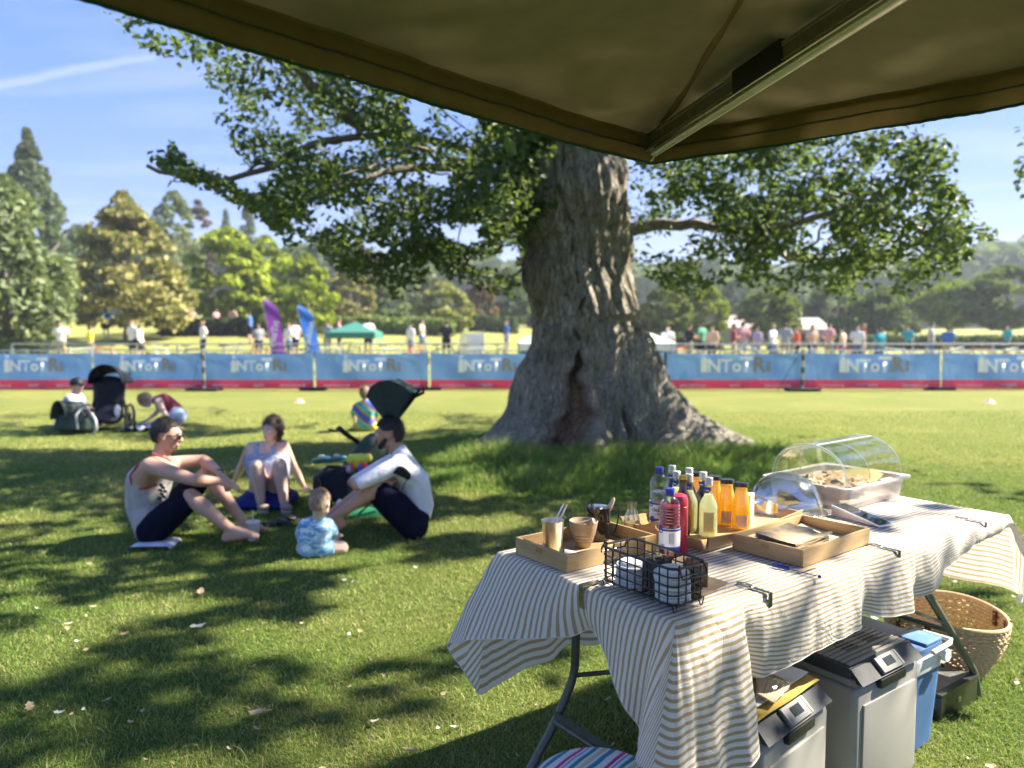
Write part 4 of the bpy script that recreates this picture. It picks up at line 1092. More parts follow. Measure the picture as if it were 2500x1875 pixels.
# ---- gazebos, van, halls, hedge
def gazebo(px, top, wpx, D, mat, label, wall=None, frame=M_steel):
    x = (px-1250)/FPX*D; h = float(height(x, D)); w = wpx/FPX*D; Z = CAMZ+(805-top)/FPX*D-h; e = Z-.22*w
    o = empty('gazebo', (x, D, h), label=label, cat='gazebo')
    m = MB(); r = w/2
    m.add([(-r,-r,e),(r,-r,e),(r,r,e),(-r,r,e),(0,0,Z)], [(0,1,4),(1,2,4),(2,3,4),(3,0,4)]); m.build('roof', mat, o, smooth=False)
    m = MB()
    for a, b in (((-r,-r),(r,-r)),((r,-r),(r,r)),((r,r),(-r,r)),((-r,r),(-r,-r))): m.add([(a[0],a[1],e-.28),(b[0],b[1],e-.28),(b[0],b[1],e+.003),(a[0],a[1],e+.003)], [(0,1,2,3)])
    m.build('valance', mat, o, smooth=False)
    for sx in (-1, 1):
        for sy in (-1, 1): MB().cyl((sx*(r-.05), sy*(r-.05), 0), (sx*(r-.05), sy*(r-.05), e), .03, n=6).build('leg', frame, o)
    if wall:
        m = MB(); m.add([(-r,r-.1,0),(r,r-.1,0),(r,r-.1,e),(-r,r-.1,e),(-r,-r,0),(-r,-r,e),(r,-r,0),(r,-r,e)], [(0,1,2,3),(0,3,5,4),(1,6,7,2)]); m.build('side_wall', wall, o, smooth=False)
M_gg = pm('gazebo_green', (.03, .17, .13), .7); M_ww = pm('tent_white', (.72, .72, .70), .7, var=.05)
M_bk = pm('gazebo_black', (.015, .015, .018), .8)
gazebo(868, 786, 116, 36, M_gg, 'green peaked gazebo with white legs left of the oak trunk', None, M_ww)
gazebo(1440, 758, 350, 30, M_ww, 'white roofed gazebo with black walls behind the oak trunk', M_bk)
def hall(px, D, w, top, eave, label, roofc, wallc):
    x = (px-1250)/FPX*D; h = float(height(x, D)); W_ = w/FPX*D; Z = CAMZ+(805-top)/FPX*D-h; e = CAMZ+(805-eave)/FPX*D-h; dp = W_*.5
    o = empty('hall', (x, D, h), label=label, cat='building')
    m = MB(); m.add([(-W_/2,-dp,0),(W_/2,-dp,0),(W_/2,dp,0),(-W_/2,dp,0),(-W_/2,-dp,e),(W_/2,-dp,e),(W_/2,dp,e),(-W_/2,dp,e)], [(0,1,5,4),(1,2,6,5),(2,3,7,6),(3,0,4,7)])
    m.build('wall', wallc, o, smooth=False)
    m = MB(); q = W_*.06; m.add([(-W_/2-q,-dp-q,e-.1),(W_/2+q,-dp-q,e-.1),(W_/2+q,dp+q,e-.1),(-W_/2-q,dp+q,e-.1),(-W_/2*.7,0,Z),(W_/2*.7,0,Z)], [(0,1,5,4),(1,2,5),(2,3,4,5),(3,0,4)]); m.build('roof', roofc, o, smooth=False)
    for q in (-.3, 0, .3):
        f = MB().box((q*W_, -dp-.02, e*.5), (W_*.12, .05, e*.4)).build('window', M_bk, o, smooth=False)
M_rf = pm('pale_pink_roof', (.36, .28, .26), .8); M_rf2 = pm('cream_roof', (.40, .37, .33), .8); M_wl = pm('pale_wall', (.25, .23, .2), .8)
hall(1812, 62, 120, 770, 797, 'low hall with a pale pink roof behind the crowd', M_rf, M_wl)
hall(1968, 58, 80, 776, 801, 'small building with a cream pyramid roof behind the crowd', M_rf2, M_wl)
def van(px, D):
    x = (px-1250)/FPX*D; o = empty('car', (x, D, float(height(x, D))), pi/2+.25, label='low white car seen from the end, parked left of the oak trunk', cat='car'); o.scale = (.5, .42, .6)
    prof = [(-2.3,.35),(2.2,.35),(2.25,.95),(1.45,1.1),(.75,1.85),(.5,1.98),(-2.3,2.0)]
    m = MB(); M = Matrix.Rotation(pi/2, 4, 'X'); m.prism(prof, -.9, .9, M); m.build('body', pm('van_white', (.78,.78,.78), .3, coat=.5), o, smooth=False)
    m = MB(); m.add([(1.44,-.8,1.13),(1.44,.8,1.13),(.80,.8,1.82),(.80,-.8,1.82)], [(0,1,2,3)], Matrix.Translation((.02,0,.02))); m.box((.3,-.905,1.5), (.8,.01,.45)); m.build('window', pm('dark_glass', (.05,.09,.12), .1), o, smooth=False)
    for sx in (-1.5, 1.5):
        for sy in (-.85, .85): MB().cyl((sx, sy-.1, .34), (sx, sy+.1, .34), .34, n=20).build('wheel', M_rub, o)
van(1148, 34)
def hedge(a, b, D, ht, label, c1, c2, nm='hedge'):
    rng = np.random.default_rng(int(a)); n = int((b-a)*9); px = rng.uniform(a, b, n); x = (px-1250)/FPX*D; y = D+rng.uniform(-.6, .6, n); z = height(x, y)+rng.uniform(0, ht, n)*(1+.05*np.sin(px*.05))
    hu = rng.random((n, 1)); t = np.array(c1)*(1-hu)+np.array(c2)*hu
    x0 = (a+b)/2; cx = (x0-1250)/FPX*D; o = empty(nm, (cx, D, float(height(cx, D))), label=label, cat='hedge')
    P = np.stack([x-cx, y-D, z-float(height(cx, D))], 1)
    leaves('foliage', P, rng.uniform(.18, .34, n), rng.normal(0, .4, (n, 3))+np.array([.3, -.5, .6]), t, M_far, o, 'stuff', rng, lobed=False)
    m = MB()
    for i in range(int((b-a)/14)): m.cyl(((a+7+14*i-x0)/FPX*D, 0, 0), ((a+7+14*i-x0)/FPX*D, 0, ht*.7), .03, n=5)
    m.build('stems', M_bark2, o)
hedge(2035, 2620, 52, .95, 'long clipped dark hedge across the right side below the trees', (.015,.03,.015), (.05,.08,.03))
hedge(1145, 1265, 60, 1.3, 'clipped dark hedge between the rusty beech and the trunk', (.015,.03,.015), (.05,.08,.03))
hedge(640, 1110, 50, 1.15, 'long light green row of shrubs behind the flags and the green gazebo', (.07,.11,.03), (.20,.26,.07))
hedge(396, 620, 46, 1.0, 'dark low hedge in the shade right of the khaki tree', (.012,.02,.012), (.04,.05,.03))
hedge(1560, 1760, 48, .9, 'dark low hedge behind the crowd right of the trunk', (.02,.04,.02), (.07,.09,.04))
def cone_(px, py, lab):
    p = at(px, py, z=.0); o = empty('marker_disc', p, label=lab, cat='marker')
    MB().lathe([(.11, 0), (.115, .012), (.05, .06), (.04, .06), (.10, .005)], 20).build('disc', pm('marker_pink', (.7, .35, .28), .6), o)
    MB().lathe([(.048, .061), (.03, .085), (.022, .085)], 16).build('rim', pm('marker_white', (.75, .7, .65), .6), o)
cone_(731, 985, 'small pinkish marker disc on the lawn left of the oak')
cone_(2415, 985, 'small pinkish marker disc on the lawn at the far right')
# ================================================================== the table and its striped cloth
def TT(a, b, z=0): return Vector((TF.x, TF.y, 0))+TLd*a+TSd*b+Vector((0, 0, z))
M_legs = pm('grey_green_steel', (.10, .115, .10), .45, .3, .12, 30, coat=.2)
M_top = pm('table_plastic', (.62, .62, .60), .5, var=.05, bump=.1)
table = empty('folding_table', TT(0, 0), TLa, 'long folding trestle table with grey green tubular legs under the striped cloth', 'table')
MB().box((TLEN/2, TWID/2, TZ-.026), (TLEN-.03, TWID-.03, .04), bev=.012).build('tabletop', M_top, table)
def leg(pts, r=.0145): return MB().tube(pts, r, 12).build('leg', M_legs, table)
def bend(pts, k=6):
    """rounds the corners of a polyline"""
    P = [Vector(p) for p in pts]; out = [P[0]]
    for i in range(1, len(P)-1):
        a = P[i].lerp(P[i-1], min(.45, .05/(P[i]-P[i-1]).length)); b = P[i].lerp(P[i+1], min(.45, .05/(P[i]-P[i+1]).length))
        for q in range(k+1):
            t = q/k; out.append(a*(1-t)**2+P[i]*2*t*(1-t)+b*t*t)
    return out+[P[-1]]
for b in (.66, .07):
    leg(bend([(.262,b,.70),(.25,b,.30),(.16,b,.155),(.02,b,-.01)]))
    leg(bend([(1.30,b,.70),(1.345,b,.56),(1.50,b,.41),(1.80,b,.115),(1.845,b,.0),(1.845,b,-.01)]))
MB().cyl((.16,.66,.17), (.16,.07,.17), .0095, n=10).build('crossbar', M_legs, table)
m = MB(); m.box((.165, .365, .185), (.006, .59, .034)); m.build('crossbar', M_legs, table, smooth=False)
MB().cyl((.25,.66,.30), (.62,.42,.33), .008, n=10).build('brace', M_legs, table)
MB().cyl((1.58,.66,.33), (1.58,.07,.33), .0095, n=10).build('crossbar', M_legs, table)
m = MB(); m.tube([(1.56,.07,.36),(1.22,.09,.50),(1.1,.2,.68)], .012, 4, flat=(1.2,.6)); m.build('brace', M_legs, table)
MB().cyl((.25,.07,.30), (.62,.30,.60), .008, n=10).build('brace', M_legs, table)

def cloth_mat():
    m = bpy.data.materials.new('striped_cloth'); t = NT(m)
    uv = t.n('UVMap'); sp = t.n('SeparateXYZ'); t.l(uv.outputs[0], sp.inputs[0])
    wob = t.noise(uv.outputs[0], 5, 2)
    v = t.math('MULTIPLY', t.math('ADD', sp.outputs[1], t.math('MULTIPLY', wob, .0012)), 1/.0198)
    fr = t.math('FRACT', v)
    st = t.ramp(fr, [(0, (0,0,0)), (.02, (1,1,1)), (.42, (1,1,1)), (.445, (0,0,0))])
    fuz = t.noise(uv.outputs[0], 420, 2)
    white = t.mix(t.math('MULTIPLY', fuz, .5), (.88, .86, .82), (.80, .79, .75)); tan = t.mix(t.math('MULTIPLY', fuz, .8), (.47, .36, .21), (.58, .47, .31))
    c = t.mix(st, white, tan)
    c = t.mix(t.math('MULTIPLY', t.ramp(t.noise(uv.outputs[0], 3.2, 4), [(.5, (0,0,0)), (.8, (1,1,1))]), .18), c, (.48, .44, .36))
    t.l(c, t.b.inputs['Base Color']); t.b.inputs['Roughness'].default_value = .9; t.b.inputs['Specular IOR Level'].default_value = .15; t.b.inputs['Sheen Weight'].default_value = .1
    cr = t.n('TexNoise'); cr.inputs['Scale'].default_value = 11; cr.inputs['Detail'].default_value = 5; cr.inputs['Distortion'].default_value = 1.6
    t.l(uv.outputs[0], cr.inputs[0]); ridg = t.math('ABSOLUTE', t.math('SUBTRACT', cr.outputs[0], .5)); fine = t.math('MULTIPLY', t.noise(uv.outputs[0], 650, 1), .03)
    t.bump(t.math('ADD', t.math('MULTIPLY', t.math('SUBTRACT', 1.0, t.ramp(ridg, [(0, (0,0,0)), (.09, (1,1,1))])), .13), fine), .55, .012)
    tr = t.n('BsdfTranslucent'); t.l(c, tr.inputs[0]); mx = t.n('MixShader'); mx.inputs[0].default_value = .30
    t.l(t.b.outputs[0], mx.inputs[1]); t.l(tr.outputs[0], mx.inputs[2]); t.l(mx.outputs[0], t.out.inputs[0]); return m
M_cloth = cloth_mat()
def build_cloth():
    W_, L_, OL = TWID, TLEN, .31; Z = TZ+.003
    OF = lambda a: float(np.interp(a, [-.4, .22, .5, 1.2, 1.9], [.42, .40, .30, .28, .30]))
    # stations round the table: edge point, cloth-uv of the hem, hem position (table frame), outward direction
    S = []
    def st(ea, eb, ua, ub, ha, hb, hz): S.append((ea, eb, ua, ub, ha, hb, hz))
    # front, right to left
    front = [(1.83,-.012,.70),(1.70,-.016,.690),(1.55,-.02,.685),(1.40,-.03,.668),(1.27,-.03,.640),(1.19,-.045,.590),(1.11,-.012,.575),(1.04,-.06,.562),(.95,-.050,.566),(.86,-.050,.580),(.80,-.022,.598),(.745,-.05,.572),
             (.66,-.045,.566),(.578,-.04,.558),(.50,-.035,.550),(.43,-.035,.540),(.375,-.02,.530),(.31,-.025,.534),(.262,.012,.540),(.244,.010,.52),(.232,-.03,.44),(.222,-.085,.385),(.175,-.095,.372),(.129,-.07,.362),(.07,-.085,.352),(.02,-.06,.345)]
    for a, hb, z in front: st(a, 0, a, -OF(a), a+(.015 if a > 1.2 else 0), hb, z)
    # front left corner
    for ua, ub, ha, hb, z in [(-.04,-.42,-.02,-.085,.342),(-.12,-.42,-.075,-.085,.33),(-.20,-.42,-.10,-.055,.325),(-.31,-.42,-.125,-.03,.345),(-.31,-.30,-.13,-.005,.375),(-.31,-.18,-.115,.03,.40),(-.31,-.07,-.075,.045,.432)]: st(0, 0, ua, ub, ha, hb, z)
    # left end, front to back
    for b, hb, ha, z in [(.04,.085,-.035,.460),(.10,.115,-.055,.505),(.15,.16,-.05,.545),(.20,.205,-.03,.585),(.25,.25,-.02,.618),(.29,.285,-.01,.633),(.325,.32,.006,.625),(.37,.355,-.02,.60),(.43,.44,-.06,.575),(.50,.52,-.08,.55),(.57,.60,-.10,.53),(.64,.68,-.115,.505),(.70,.765,-.12,.475)]:
        st(0, b, -OL, b, ha, hb, z)
    # back left corner, blown outwards
    for ua, ub, ha, hb, z in [(-OL,.79,-.13,.815,.452),(-OL,.85,-.135,.845,.435),(-OL,.92,-.10,.80,.36),(-OL,1.03,-.07,.76,.286),(-.22,1.03,.0,.765,.296),(-.12,1.03,.07,.77,.306),(-.03,1.03,.14,.775,.316)]: st(0, W_, ua, ub, ha, hb, z)
    for i in range(14):
        a = .10+i*(L_-.1)/14; st(a, W_, a, 1.03, a+.12*max(0, 1-i/5), W_+.02+.035*sin(i*1.9), .325+.012*sin(i*2.3)+.05*min(1, i/4))
    for ua, ub, ha, hb, z in [(1.83,1.03,1.86,.80,.40),(1.97,1.03,1.93,.83,.40),(2.14,1.03,1.98,.82,.40),(2.14,.90,1.98,.76,.42),(2.14,.80,1.95,.72,.43)]: st(L_, W_, ua, ub, ha, hb, z)
    for b in (.68,.6,.52,.44,.36,.28,.2,.12,.05): st(L_, b, 2.14, b, L_+.06+.03*sin(b*17)+.06*(1-b/.7), b+.0, .448-.01*sin(b*11)-.02*(1-b/.7))
    for ua, ub, ha, hb, z in [(2.14,-.02,1.965,.0,.415),(2.14,-.12,2.00,-.06,.39),(2.14,-.22,2.02,-.11,.375),(2.14,-.30,2.00,-.15,.38),(2.02,-.30,1.95,-.10,.47),(1.92,-.30,1.89,-.045,.59)]: st(L_, 0, ua, ub, ha, hb, z)
    A = np.array(S); N = len(A)
    # resample finely along the loop (Catmull-Rom for the hem, straight for the rest)
    K = 9; out = []
    for i in range(N):
        p0, p1, p2, p3 = A[i-1], A[i], A[(i+1) % N], A[(i+2) % N]
        for q in range(K):
            f = q/K; lin = p1*(1-f)+p2*f
            cr = .5*((2*p1)+(p2-p0)*f+(2*p0-5*p1+4*p2-p3)*f*f+(3*p1-p0-3*p2+p3)*f**3)
            out.append(np.concatenate([lin[:4], .55*cr[4:]+.45*lin[4:]]))
    A = np.array(out); N = len(A); NV = 30
    ctr = np.array([L_/2, W_/2])
    V = np.zeros((N, NV+1, 3)); U = np.zeros((N, NV+1, 2))
    arc = np.concatenate([[0], np.cumsum(np.hypot(*np.diff(A[:, 4:6], axis=0).T)+1e-4)])
    # outward direction, smoothed round the corners
    E = A[:, :2]; Hm = A[:, 4:6]
    def outn(e, h):
        o = np.zeros(2)
        if e[1] < 1e-6: o += [0, -1]
        if e[1] > W_-1e-6: o += [0, 1]
        if e[0] < 1e-6: o += [-1, 0]
        if e[0] > L_-1e-6: o += [1, 0]
        return o/np.linalg.norm(o)
    O_ = np.array([outn(e, h) for e, h in zip(E, Hm)])
    k = 9; ker = np.hanning(k); ker /= ker.sum(); O_ = np.stack([np.convolve(np.concatenate([O_[-k:, i], O_[:, i], O_[:k, i]]), ker, 'same')[k:-k] for i in (0, 1)], 1)
    O_ /= np.linalg.norm(O_, axis=1)[:, None]
    for j in range(NV+1):
        t = j/NV; t2 = t**1.15
        e3 = np.column_stack([E, np.full(N, Z)]); h3 = A[:, 4:7]; o3 = np.column_stack([O_, np.zeros(N)])
        P0 = e3; P1 = e3+o3*.022+np.array([0, 0, .002]); P2 = e3*.62+h3*.38+o3*.030-np.array([0, 0, .012]); P3 = h3
        p = P0*(1-t2)**3+3*P1*t2*(1-t2)**2+3*P2*t2*t2*(1-t2)+P3*t2**3
        fold = .004*np.sin(arc*15+1.5*np.sin(arc*7))+.0022*np.sin(arc*61+t*2+2*np.sin(arc*5))+.0012*np.sin(arc*130+t*3)
        p += o3*(fold*t**.8*(1-.3*t))[:, None]
        p[:, 2] += .004*np.sin(t*9+arc*14)*t*(1-t)*3
        for i in range(N):
            w = TT(p[i, 0], p[i, 1], 0); V[i, j] = (w.x, w.y, p[i, 2])
    cum = np.concatenate([np.zeros((N, 1)), np.cumsum(np.linalg.norm(np.diff(V, axis=1), axis=2), 1)], 1); cum /= cum[:, -1:]
    Eu = E.copy(); Eu[:, 1] = np.where((E[:, 0] > L_-1e-6) & (E[:, 1] > 0), -.012*E[:, 1], E[:, 1]); Hu = A[:, 2:4].copy(); rt = (E[:, 0] > L_-1e-6) & (E[:, 1] > .001); Hu[rt, 1] = -.30
    U = Eu[:, None, :]*(1-cum[:, :, None])+Hu[:, None, :]*cum[:, :, None]
    # small wrinkles in the drape
    nz = np.array([noise.noise(Vector(v)*13)*.004+noise.noise(Vector(v)*34)*.0016 for v in V.reshape(-1, 3).tolist()]).reshape(N, NV+1)
    tt = np.linspace(0, 1, NV+1)[None, :]
    ow = (np.outer(O_[:, 0], 1)*np.array([TLd.x, TLd.y, 0])+np.outer(O_[:, 1], 1)*np.array([TSd.x, TSd.y, 0]))
    V += ow[:, None, :]*(nz*np.clip(tt*5, 0, 1))[:, :, None]
    i, j = np.meshgrid(np.arange(N), np.arange(NV), indexing='ij'); i2 = (i+1) % N; s = NV+1
    F = np.stack([i*s+j, i*s+j+1, i2*s+j+1, i2*s+j], -1).reshape(-1, 4)
    base = np.array(TT(0, 0)); cl = empty('tablecloth', TT(0, 0), label='cotton tablecloth with thin white and tan stripes draped and blown over the folding table', cat='tablecloth')
    np_mesh('skirt', V.reshape(-1, 3)-base, F, M_cloth, cl, True, uv=U.reshape(-1, 2))
    # hem: a folded, stitched double edge
    hem = []; m = MB()
    hv = V[:, -1]-base; m.tube([tuple(p) for p in hv[::2]], .0016, 5, closed=True); m.build('hem', fabric('hem_cotton', (.66,.62,.54), .1), cl)
    # top
    na, nb = 150, 70
    g = np.array([[(a, b) for b in np.linspace(0, W_, nb+1)] for a in np.linspace(0, L_, na+1)]).reshape(-1, 2)
    P = []
    for a, b in g:
        e = min(a, b, L_-a, W_-b); q = min(1, e/.05)
        z = Z+q*(.0009*sin(b*61+a*7)+.0009*noise.noise(Vector((a*9, b*9, 2)))*1.5+.0012*max(0, 1-abs((a-.44+.1*b))/.012))
        w = TT(a, b, z); P.append((w.x-base[0], w.y-base[1], z))
    i, j = np.meshgrid(np.arange(na), np.arange(nb), indexing='ij'); s = nb+1
    F = np.stack([i*s+j, (i+1)*s+j, (i+1)*s+j+1, i*s+j+1], -1).reshape(-1, 4)
    np_mesh('top', P, F, M_cloth, cl, True, uv=g)
    # sewn label near the left corner
    # pale maker's tag at the right hem
    m = MB(); m.box(TT(1.955, -.02, .40)-Vector(base), (.05, .002, .035), TLa); m.build('sewn_tag', M_white, cl, smooth=False)
build_cloth()

def clamp(a, b, ang, label):
    """bent steel cloth clip with a pierced oval end; local -Y points off the table"""
    p = TT(a, b, TZ+.004); o = empty('cloth_clip', p, TLa+ang, label, 'cloth clip', 'steel clips holding the tablecloth')
    M_c = pm('polished_steel', (.62, .62, .58), .16, 1, .04)
    m = MB(); w = .0085; t = .0009
    m.box((0, .012, .0032), (2*w, .064, 2*t)); m.box((0, -.020, -.027), (2*w, 2*t, .062)); m.box((0, -.008, -.058), (2*w, .024, 2*t))
    m.build('strap', M_c, o, smooth=False)
    e = MB(); n = 20
    ring = [((.012*cos(q)), .062+.024*sin(q), .0046) for q in np.linspace(0, 2*pi, n+1)[:-1]]; e.tube(ring, .0028, 6, closed=True, flat=(1, .5))
    e.tube([(0,.042,.0046),(.004,.056,.0046),(-.003,.066,.0046),(0,.084,.0046)], .0018, 5); e.build('pierced_end', M_c, o)
clamp(-.004, .318, -pi/2, 'steel clip gripping the cloth on the left end of the table below the tray')
clamp(.345, .0, 0, 'steel clip on the front edge of the cloth nearest the wire basket')
clamp(1.01, .0, 0, 'steel clip on the front edge just right of the tray of paper bags')
clamp(1.62, .0, 0, 'steel clip on the sunlit front edge near the right corner of the table')

# ================================================================== on the table
ZT = TZ+.0055
M_bam = wood('bamboo', (.36, .23, .10), (.56, .40, .21), 5, 0); M_bam2 = wood('bamboo_across', (.34, .215, .095), (.53, .37, .19), 5, 1)
M_ply = wood('warm_ply', (.42, .25, .11), (.60, .40, .20), 4, 0, .4); M_ply2 = wood('warm_ply_across', (.40, .235, .10), (.58, .38, .19), 4, 1, .4)
def frame_at(name, a, b, rot, label, cat, z=ZT, group=None): return empty(name, TT(a, b, z), TLa+radians(rot), label, cat, group)
def square_tray(a, b, rot, L, W_, label, H=.052):
    o = frame_at('wooden_tray', a, b, rot, label, 'tray'); t = .009
    MB().box((L/2, W_/2, .006), (L-2*t-.001, W_-2*t-.001, .006)).build('base', M_bam, o, smooth=False)
    MB().box((L/2, t/2, H/2), (L, t, H), bev=.0012).build('side', M_bam, o, smooth=False)
    MB().box((L/2, W_-t/2, H/2), (L, t, H), bev=.0012).build('side', M_bam, o, smooth=False)
    MB().box((t/2, W_/2, H/2), (t, W_-2*t-.0006, H), bev=.0012).build('side', M_bam2, o, smooth=False)
    MB().box((L-t/2, W_/2, H/2), (t, W_-2*t-.0006, H), bev=.0012).build('side', M_bam2, o, smooth=False)
    m = MB(); m.box((-.0006, W_*.52, H*.70), (.0016, .028, .012)); m.build('knot', wood('bamboo_knot', (.26,.15,.06), (.38,.24,.11)), o, smooth=False)
    return o
square_tray(.022, .432, 1, .375, .245, 'square bamboo tray at the left end holding the steel cup and wooden mortar')
square_tray(.616, .062, 3, .405, .245, 'square bamboo tray at the front edge holding folded brown paper bags')
def curved_tray():
    a0, b0, L, W_, H = .508, .335, .55, .32, .048; o = frame_at('wooden_tray', a0, b0, 5, 'flared plywood tray with heart shaped handle holes, crowded with drink bottles', 'tray')
    MB().box((L/2, W_/2, .005), (L-.01, W_-.01, .008)).build('base', M_ply, o, smooth=False)
    def side(y0, s):
        def f(u, v, o_=0): 
            x = L*u; h = H-.012*sin(pi*u); fl = .016
            return Vector((x+(.5-u)*-.03*v, y0+s*(fl*v+o_), .004+h*v))
        m = MB(); m.grid(lambda u, v: f(u, v, 0), 24, 6); m.grid(lambda u, v: f(u, v, .007), 24, 6)
        m.grid(lambda u, v: f(u, 1, .007*v), 24, 1); m.build('side', M_ply, o)
    side(0, -1); side(W_, 1)
    def end(x0, s):
        N_ = 30
        def top(u): return H*.80+.030*math.exp(-((u-.5)/.17)**2)
        def pt(u, v, th): return Vector((x0+s*(.020*v*1.1+th), W_*u, .004+top(u)*v))
        # outer and inner skins with a heart-shaped hole cut from the grid
        def inheart(u, v):
            X = (u-.5)/.060; Y = (v*top(u)-.040)/.015
            return (X*X+Y*Y-1)**3-X*X*Y**3 < 0
        m = MB(); nu, nv = 60, 26; ids = {}
        for sk, th in ((0, 0), (1, .007)):
            for i in range(nu+1):
                for j in range(nv+1): ids[(sk, i, j)] = len(m.v); m.v.append(tuple(pt(i/nu, j/nv, th)))
        solid = lambda i, j: 0 <= i < nu and 0 <= j < nv and not inheart((i+.5)/nu, (j+.5)/nv)
        for i in range(nu):
            for j in range(nv):
                if not solid(i, j): continue
                for sk in (0, 1):
                    q = (ids[(sk,i,j)], ids[(sk,i+1,j)], ids[(sk,i+1,j+1)], ids[(sk,i,j+1)]); m.f.append(q); m.m.append(0)
                for (di, dj, e) in ((0,1,((i,j+1),(i+1,j+1))), (0,-1,((i,j),(i+1,j))), (1,0,((i+1,j),(i+1,j+1))), (-1,0,((i,j),(i,j+1)))):
                    if not solid(i+di, j+dj):
                        (a, b), (c, d) = e; m.f.append((ids[(0,a,b)], ids[(0,c,d)], ids[(1,c,d)], ids[(1,a,b)])); m.m.append(0)
        m.build('end', M_ply2, o, smooth=False)
    end(0, -1); end(L, 1)
curved_tray()

M_pet = glass('clear_plastic', (.93, .96, .97), .03); M_glass = glass('clear_glass', (.90, .95, .93), .01, 1.5); M_acr = glass('acrylic', (.95, .96, .94), .02, 1.49)
def liquid(name, col, trans=.55, rough=.25):
    if name in MATS: return MATS[name]
    m = bpy.data.materials.new(name); t = NT(m); co = t.coords()
    c = t.ramp(t.noise(co, 14, 3), [(.3, tuple(x*.92 for x in col)), (.7, col)]); t.l(c, t.b.inputs['Base Color']); t.b.inputs['Roughness'].default_value = rough; t.b.inputs['Coat Weight'].default_value = .8; t.b.inputs['Coat Roughness'].default_value = .03
    tr = t.n('BsdfTranslucent'); t.l(c, tr.inputs[0]); mx = t.n('MixShader'); mx.inputs[0].default_value = trans; t.l(t.b.outputs[0], mx.inputs[1]); t.l(tr.outputs[0], mx.inputs[2]); t.l(mx.outputs[0], t.out.inputs[0])
    MATS[name] = m; return m
M_oj = liquid('orange_juice', (1.0, .64, .06)); M_lem = liquid('lemonade', (.90, .88, .60), .65); M_squash = liquid('red_squash', (.36, .02, .05), .4)
M_cola = liquid('cola', (.05, .010, .006), .25); M_water = glass('water', (.97, .985, .98), .02, 1.33)
M_cap = pm('blue_cap', (.012, .03, .30), .35, coat=.3); M_bcap = pm('black_cap', (.015, .015, .016), .3, coat=.4); M_lab = pm('paper_label', (.82, .82, .84), .5, var=.03)
M_labb = pm('blue_band', (.02, .05, .33), .5); M_laby = pm('yellow_label', (.72, .66, .25), .6, var=.06); M_labp = pm('peach_label', (.78, .52, .40), .6, var=.05)
M_ink = pm('ink', (.03, .03, .04), .6); M_inkb = pm('brown_ink', (.48, .28, .2), .6); M_inkg = pm('olive_ink', (.46, .42, .13), .6)
def arc_label(mb, r, z0, z1, a0, a1, n=16):
    mb.grid(lambda u, v: (r*cos(a0+(a1-a0)*u), r*sin(a0+(a1-a0)*u), z0+(z1-z0)*v), n, 2)
def rows(mb, r, z0, z1, a0, a1, n, seed=0, h=.45):
    """lines of small print round the label"""
    rg = random.Random(seed); st_ = (z1-z0)/n
    for i in range(n):
        a = a0
        while a < a1-.04:
            w = rg.uniform(.05, .16); e = min(a+w, a1)
            arc_label(mb, r, z0+i*st_, z0+i*st_+st_*h, a, e, 2); a = e+.05
def bend_text(o, r, ang, z, s=1):
    """wraps a flat text mesh (x right, y up) round an upright cylinder"""
    for v in o.data.vertices:
        x, y = v.co.x, v.co.y; t = ang+x/r; v.co = (r*cos(t), r*sin(t), z+y)
FACE = -pi/2-TLa-.35     # local direction that faces the viewer, for labels
def put(name, cap_px, h, label, cat, group=None, zb=ZT, a=None, b=None, rot=0):
    if cap_px: p = at(cap_px[0], cap_px[1], z=zb+h)
    else: p = TT(a, b, 0)
    return empty(name, (p.x, p.y, zb), TLa+radians(rot), label, cat, group)
ZTR = ZT+.0095
def pet_bottle(cap, zb, liq, label, bot=.215, facing=0, fill=.80):
    o = put('plastic_bottle', cap, bot, label, 'bottle', 'ribbed plastic bottles with blue caps', zb)
    prof = [(.0, .004), (.022, .0), (.030, .006), (.0318, .02), (.0318, .035)]
    for i in range(5): prof += [(.0318, .04+i*.0115), (.0300, .0455+i*.0115)] if i > 3 else [(.0316, .04+i*.0115)]
    prof += [(.0318, .088), (.0318, .100), (.0325, .104)]
    z = .106
    for i in range(6): prof += [(.0325, z), (.0298, z+.004), (.0325, z+.008)]; z += .0095
    prof += [(.031, z+.004), (.027, z+.014), (.019, z+.023), (.0125, z+.029), (.0122, .196)]
    MB().lathe(prof, 40).build('shell', M_pet, o)
    k = MB(); lim = bot*fill; inner = [(0.0001, .005)]+[(max(.0005, r-.0016), max(z_, .005)) for r, z_ in prof if z_ < lim]; inner += [(inner[-1][0], lim), (.0001, lim)]
    if liq is not None: MB().lathe(inner, 36).build('drink', liq, o)
    MB().lathe([(.0001, .192), (.0138, .192), (.0144, .193), (.0144, .2125), (.0135, .215), (.0001, .215)], 30).build('cap', M_cap, o)
    MB().lathe([(.0125, .186), (.0152, .187), (.0152, .190), (.0125, .191)], 24).build('neck_ring', M_pet, o)
    A = FACE+facing; lb = MB(); lb.lathe([(.0326, .030), (.0326, .096)], 40); lo = lb.build('label', M_lab, o)
    bb = MB(); bb.lathe([(.0329, .030), (.0329, .040)], 40); bb.lathe([(.0329, .088), (.0329, .0945)], 40); arc_label(bb, .0332, .0405, .047, A-.95, A-.45); bb.build('label_band', M_labb, lo)
    t = MB(); rows(t, .0333, .050, .084, A-.05, A+.45, 12, 1); t.build('small_print', M_ink, lo, smooth=False)
    em = MB(); em.add([(.0334*cos(A-.95+.33*cos(q)), .0334*sin(A-.95+.33*cos(q)), .089+.0095*sin(q)) for q in np.linspace(0, 2*pi, 17)[:-1]], [tuple(range(16))]); em.build('emblem', M_labb, lo, smooth=False)
    return o, A, lo
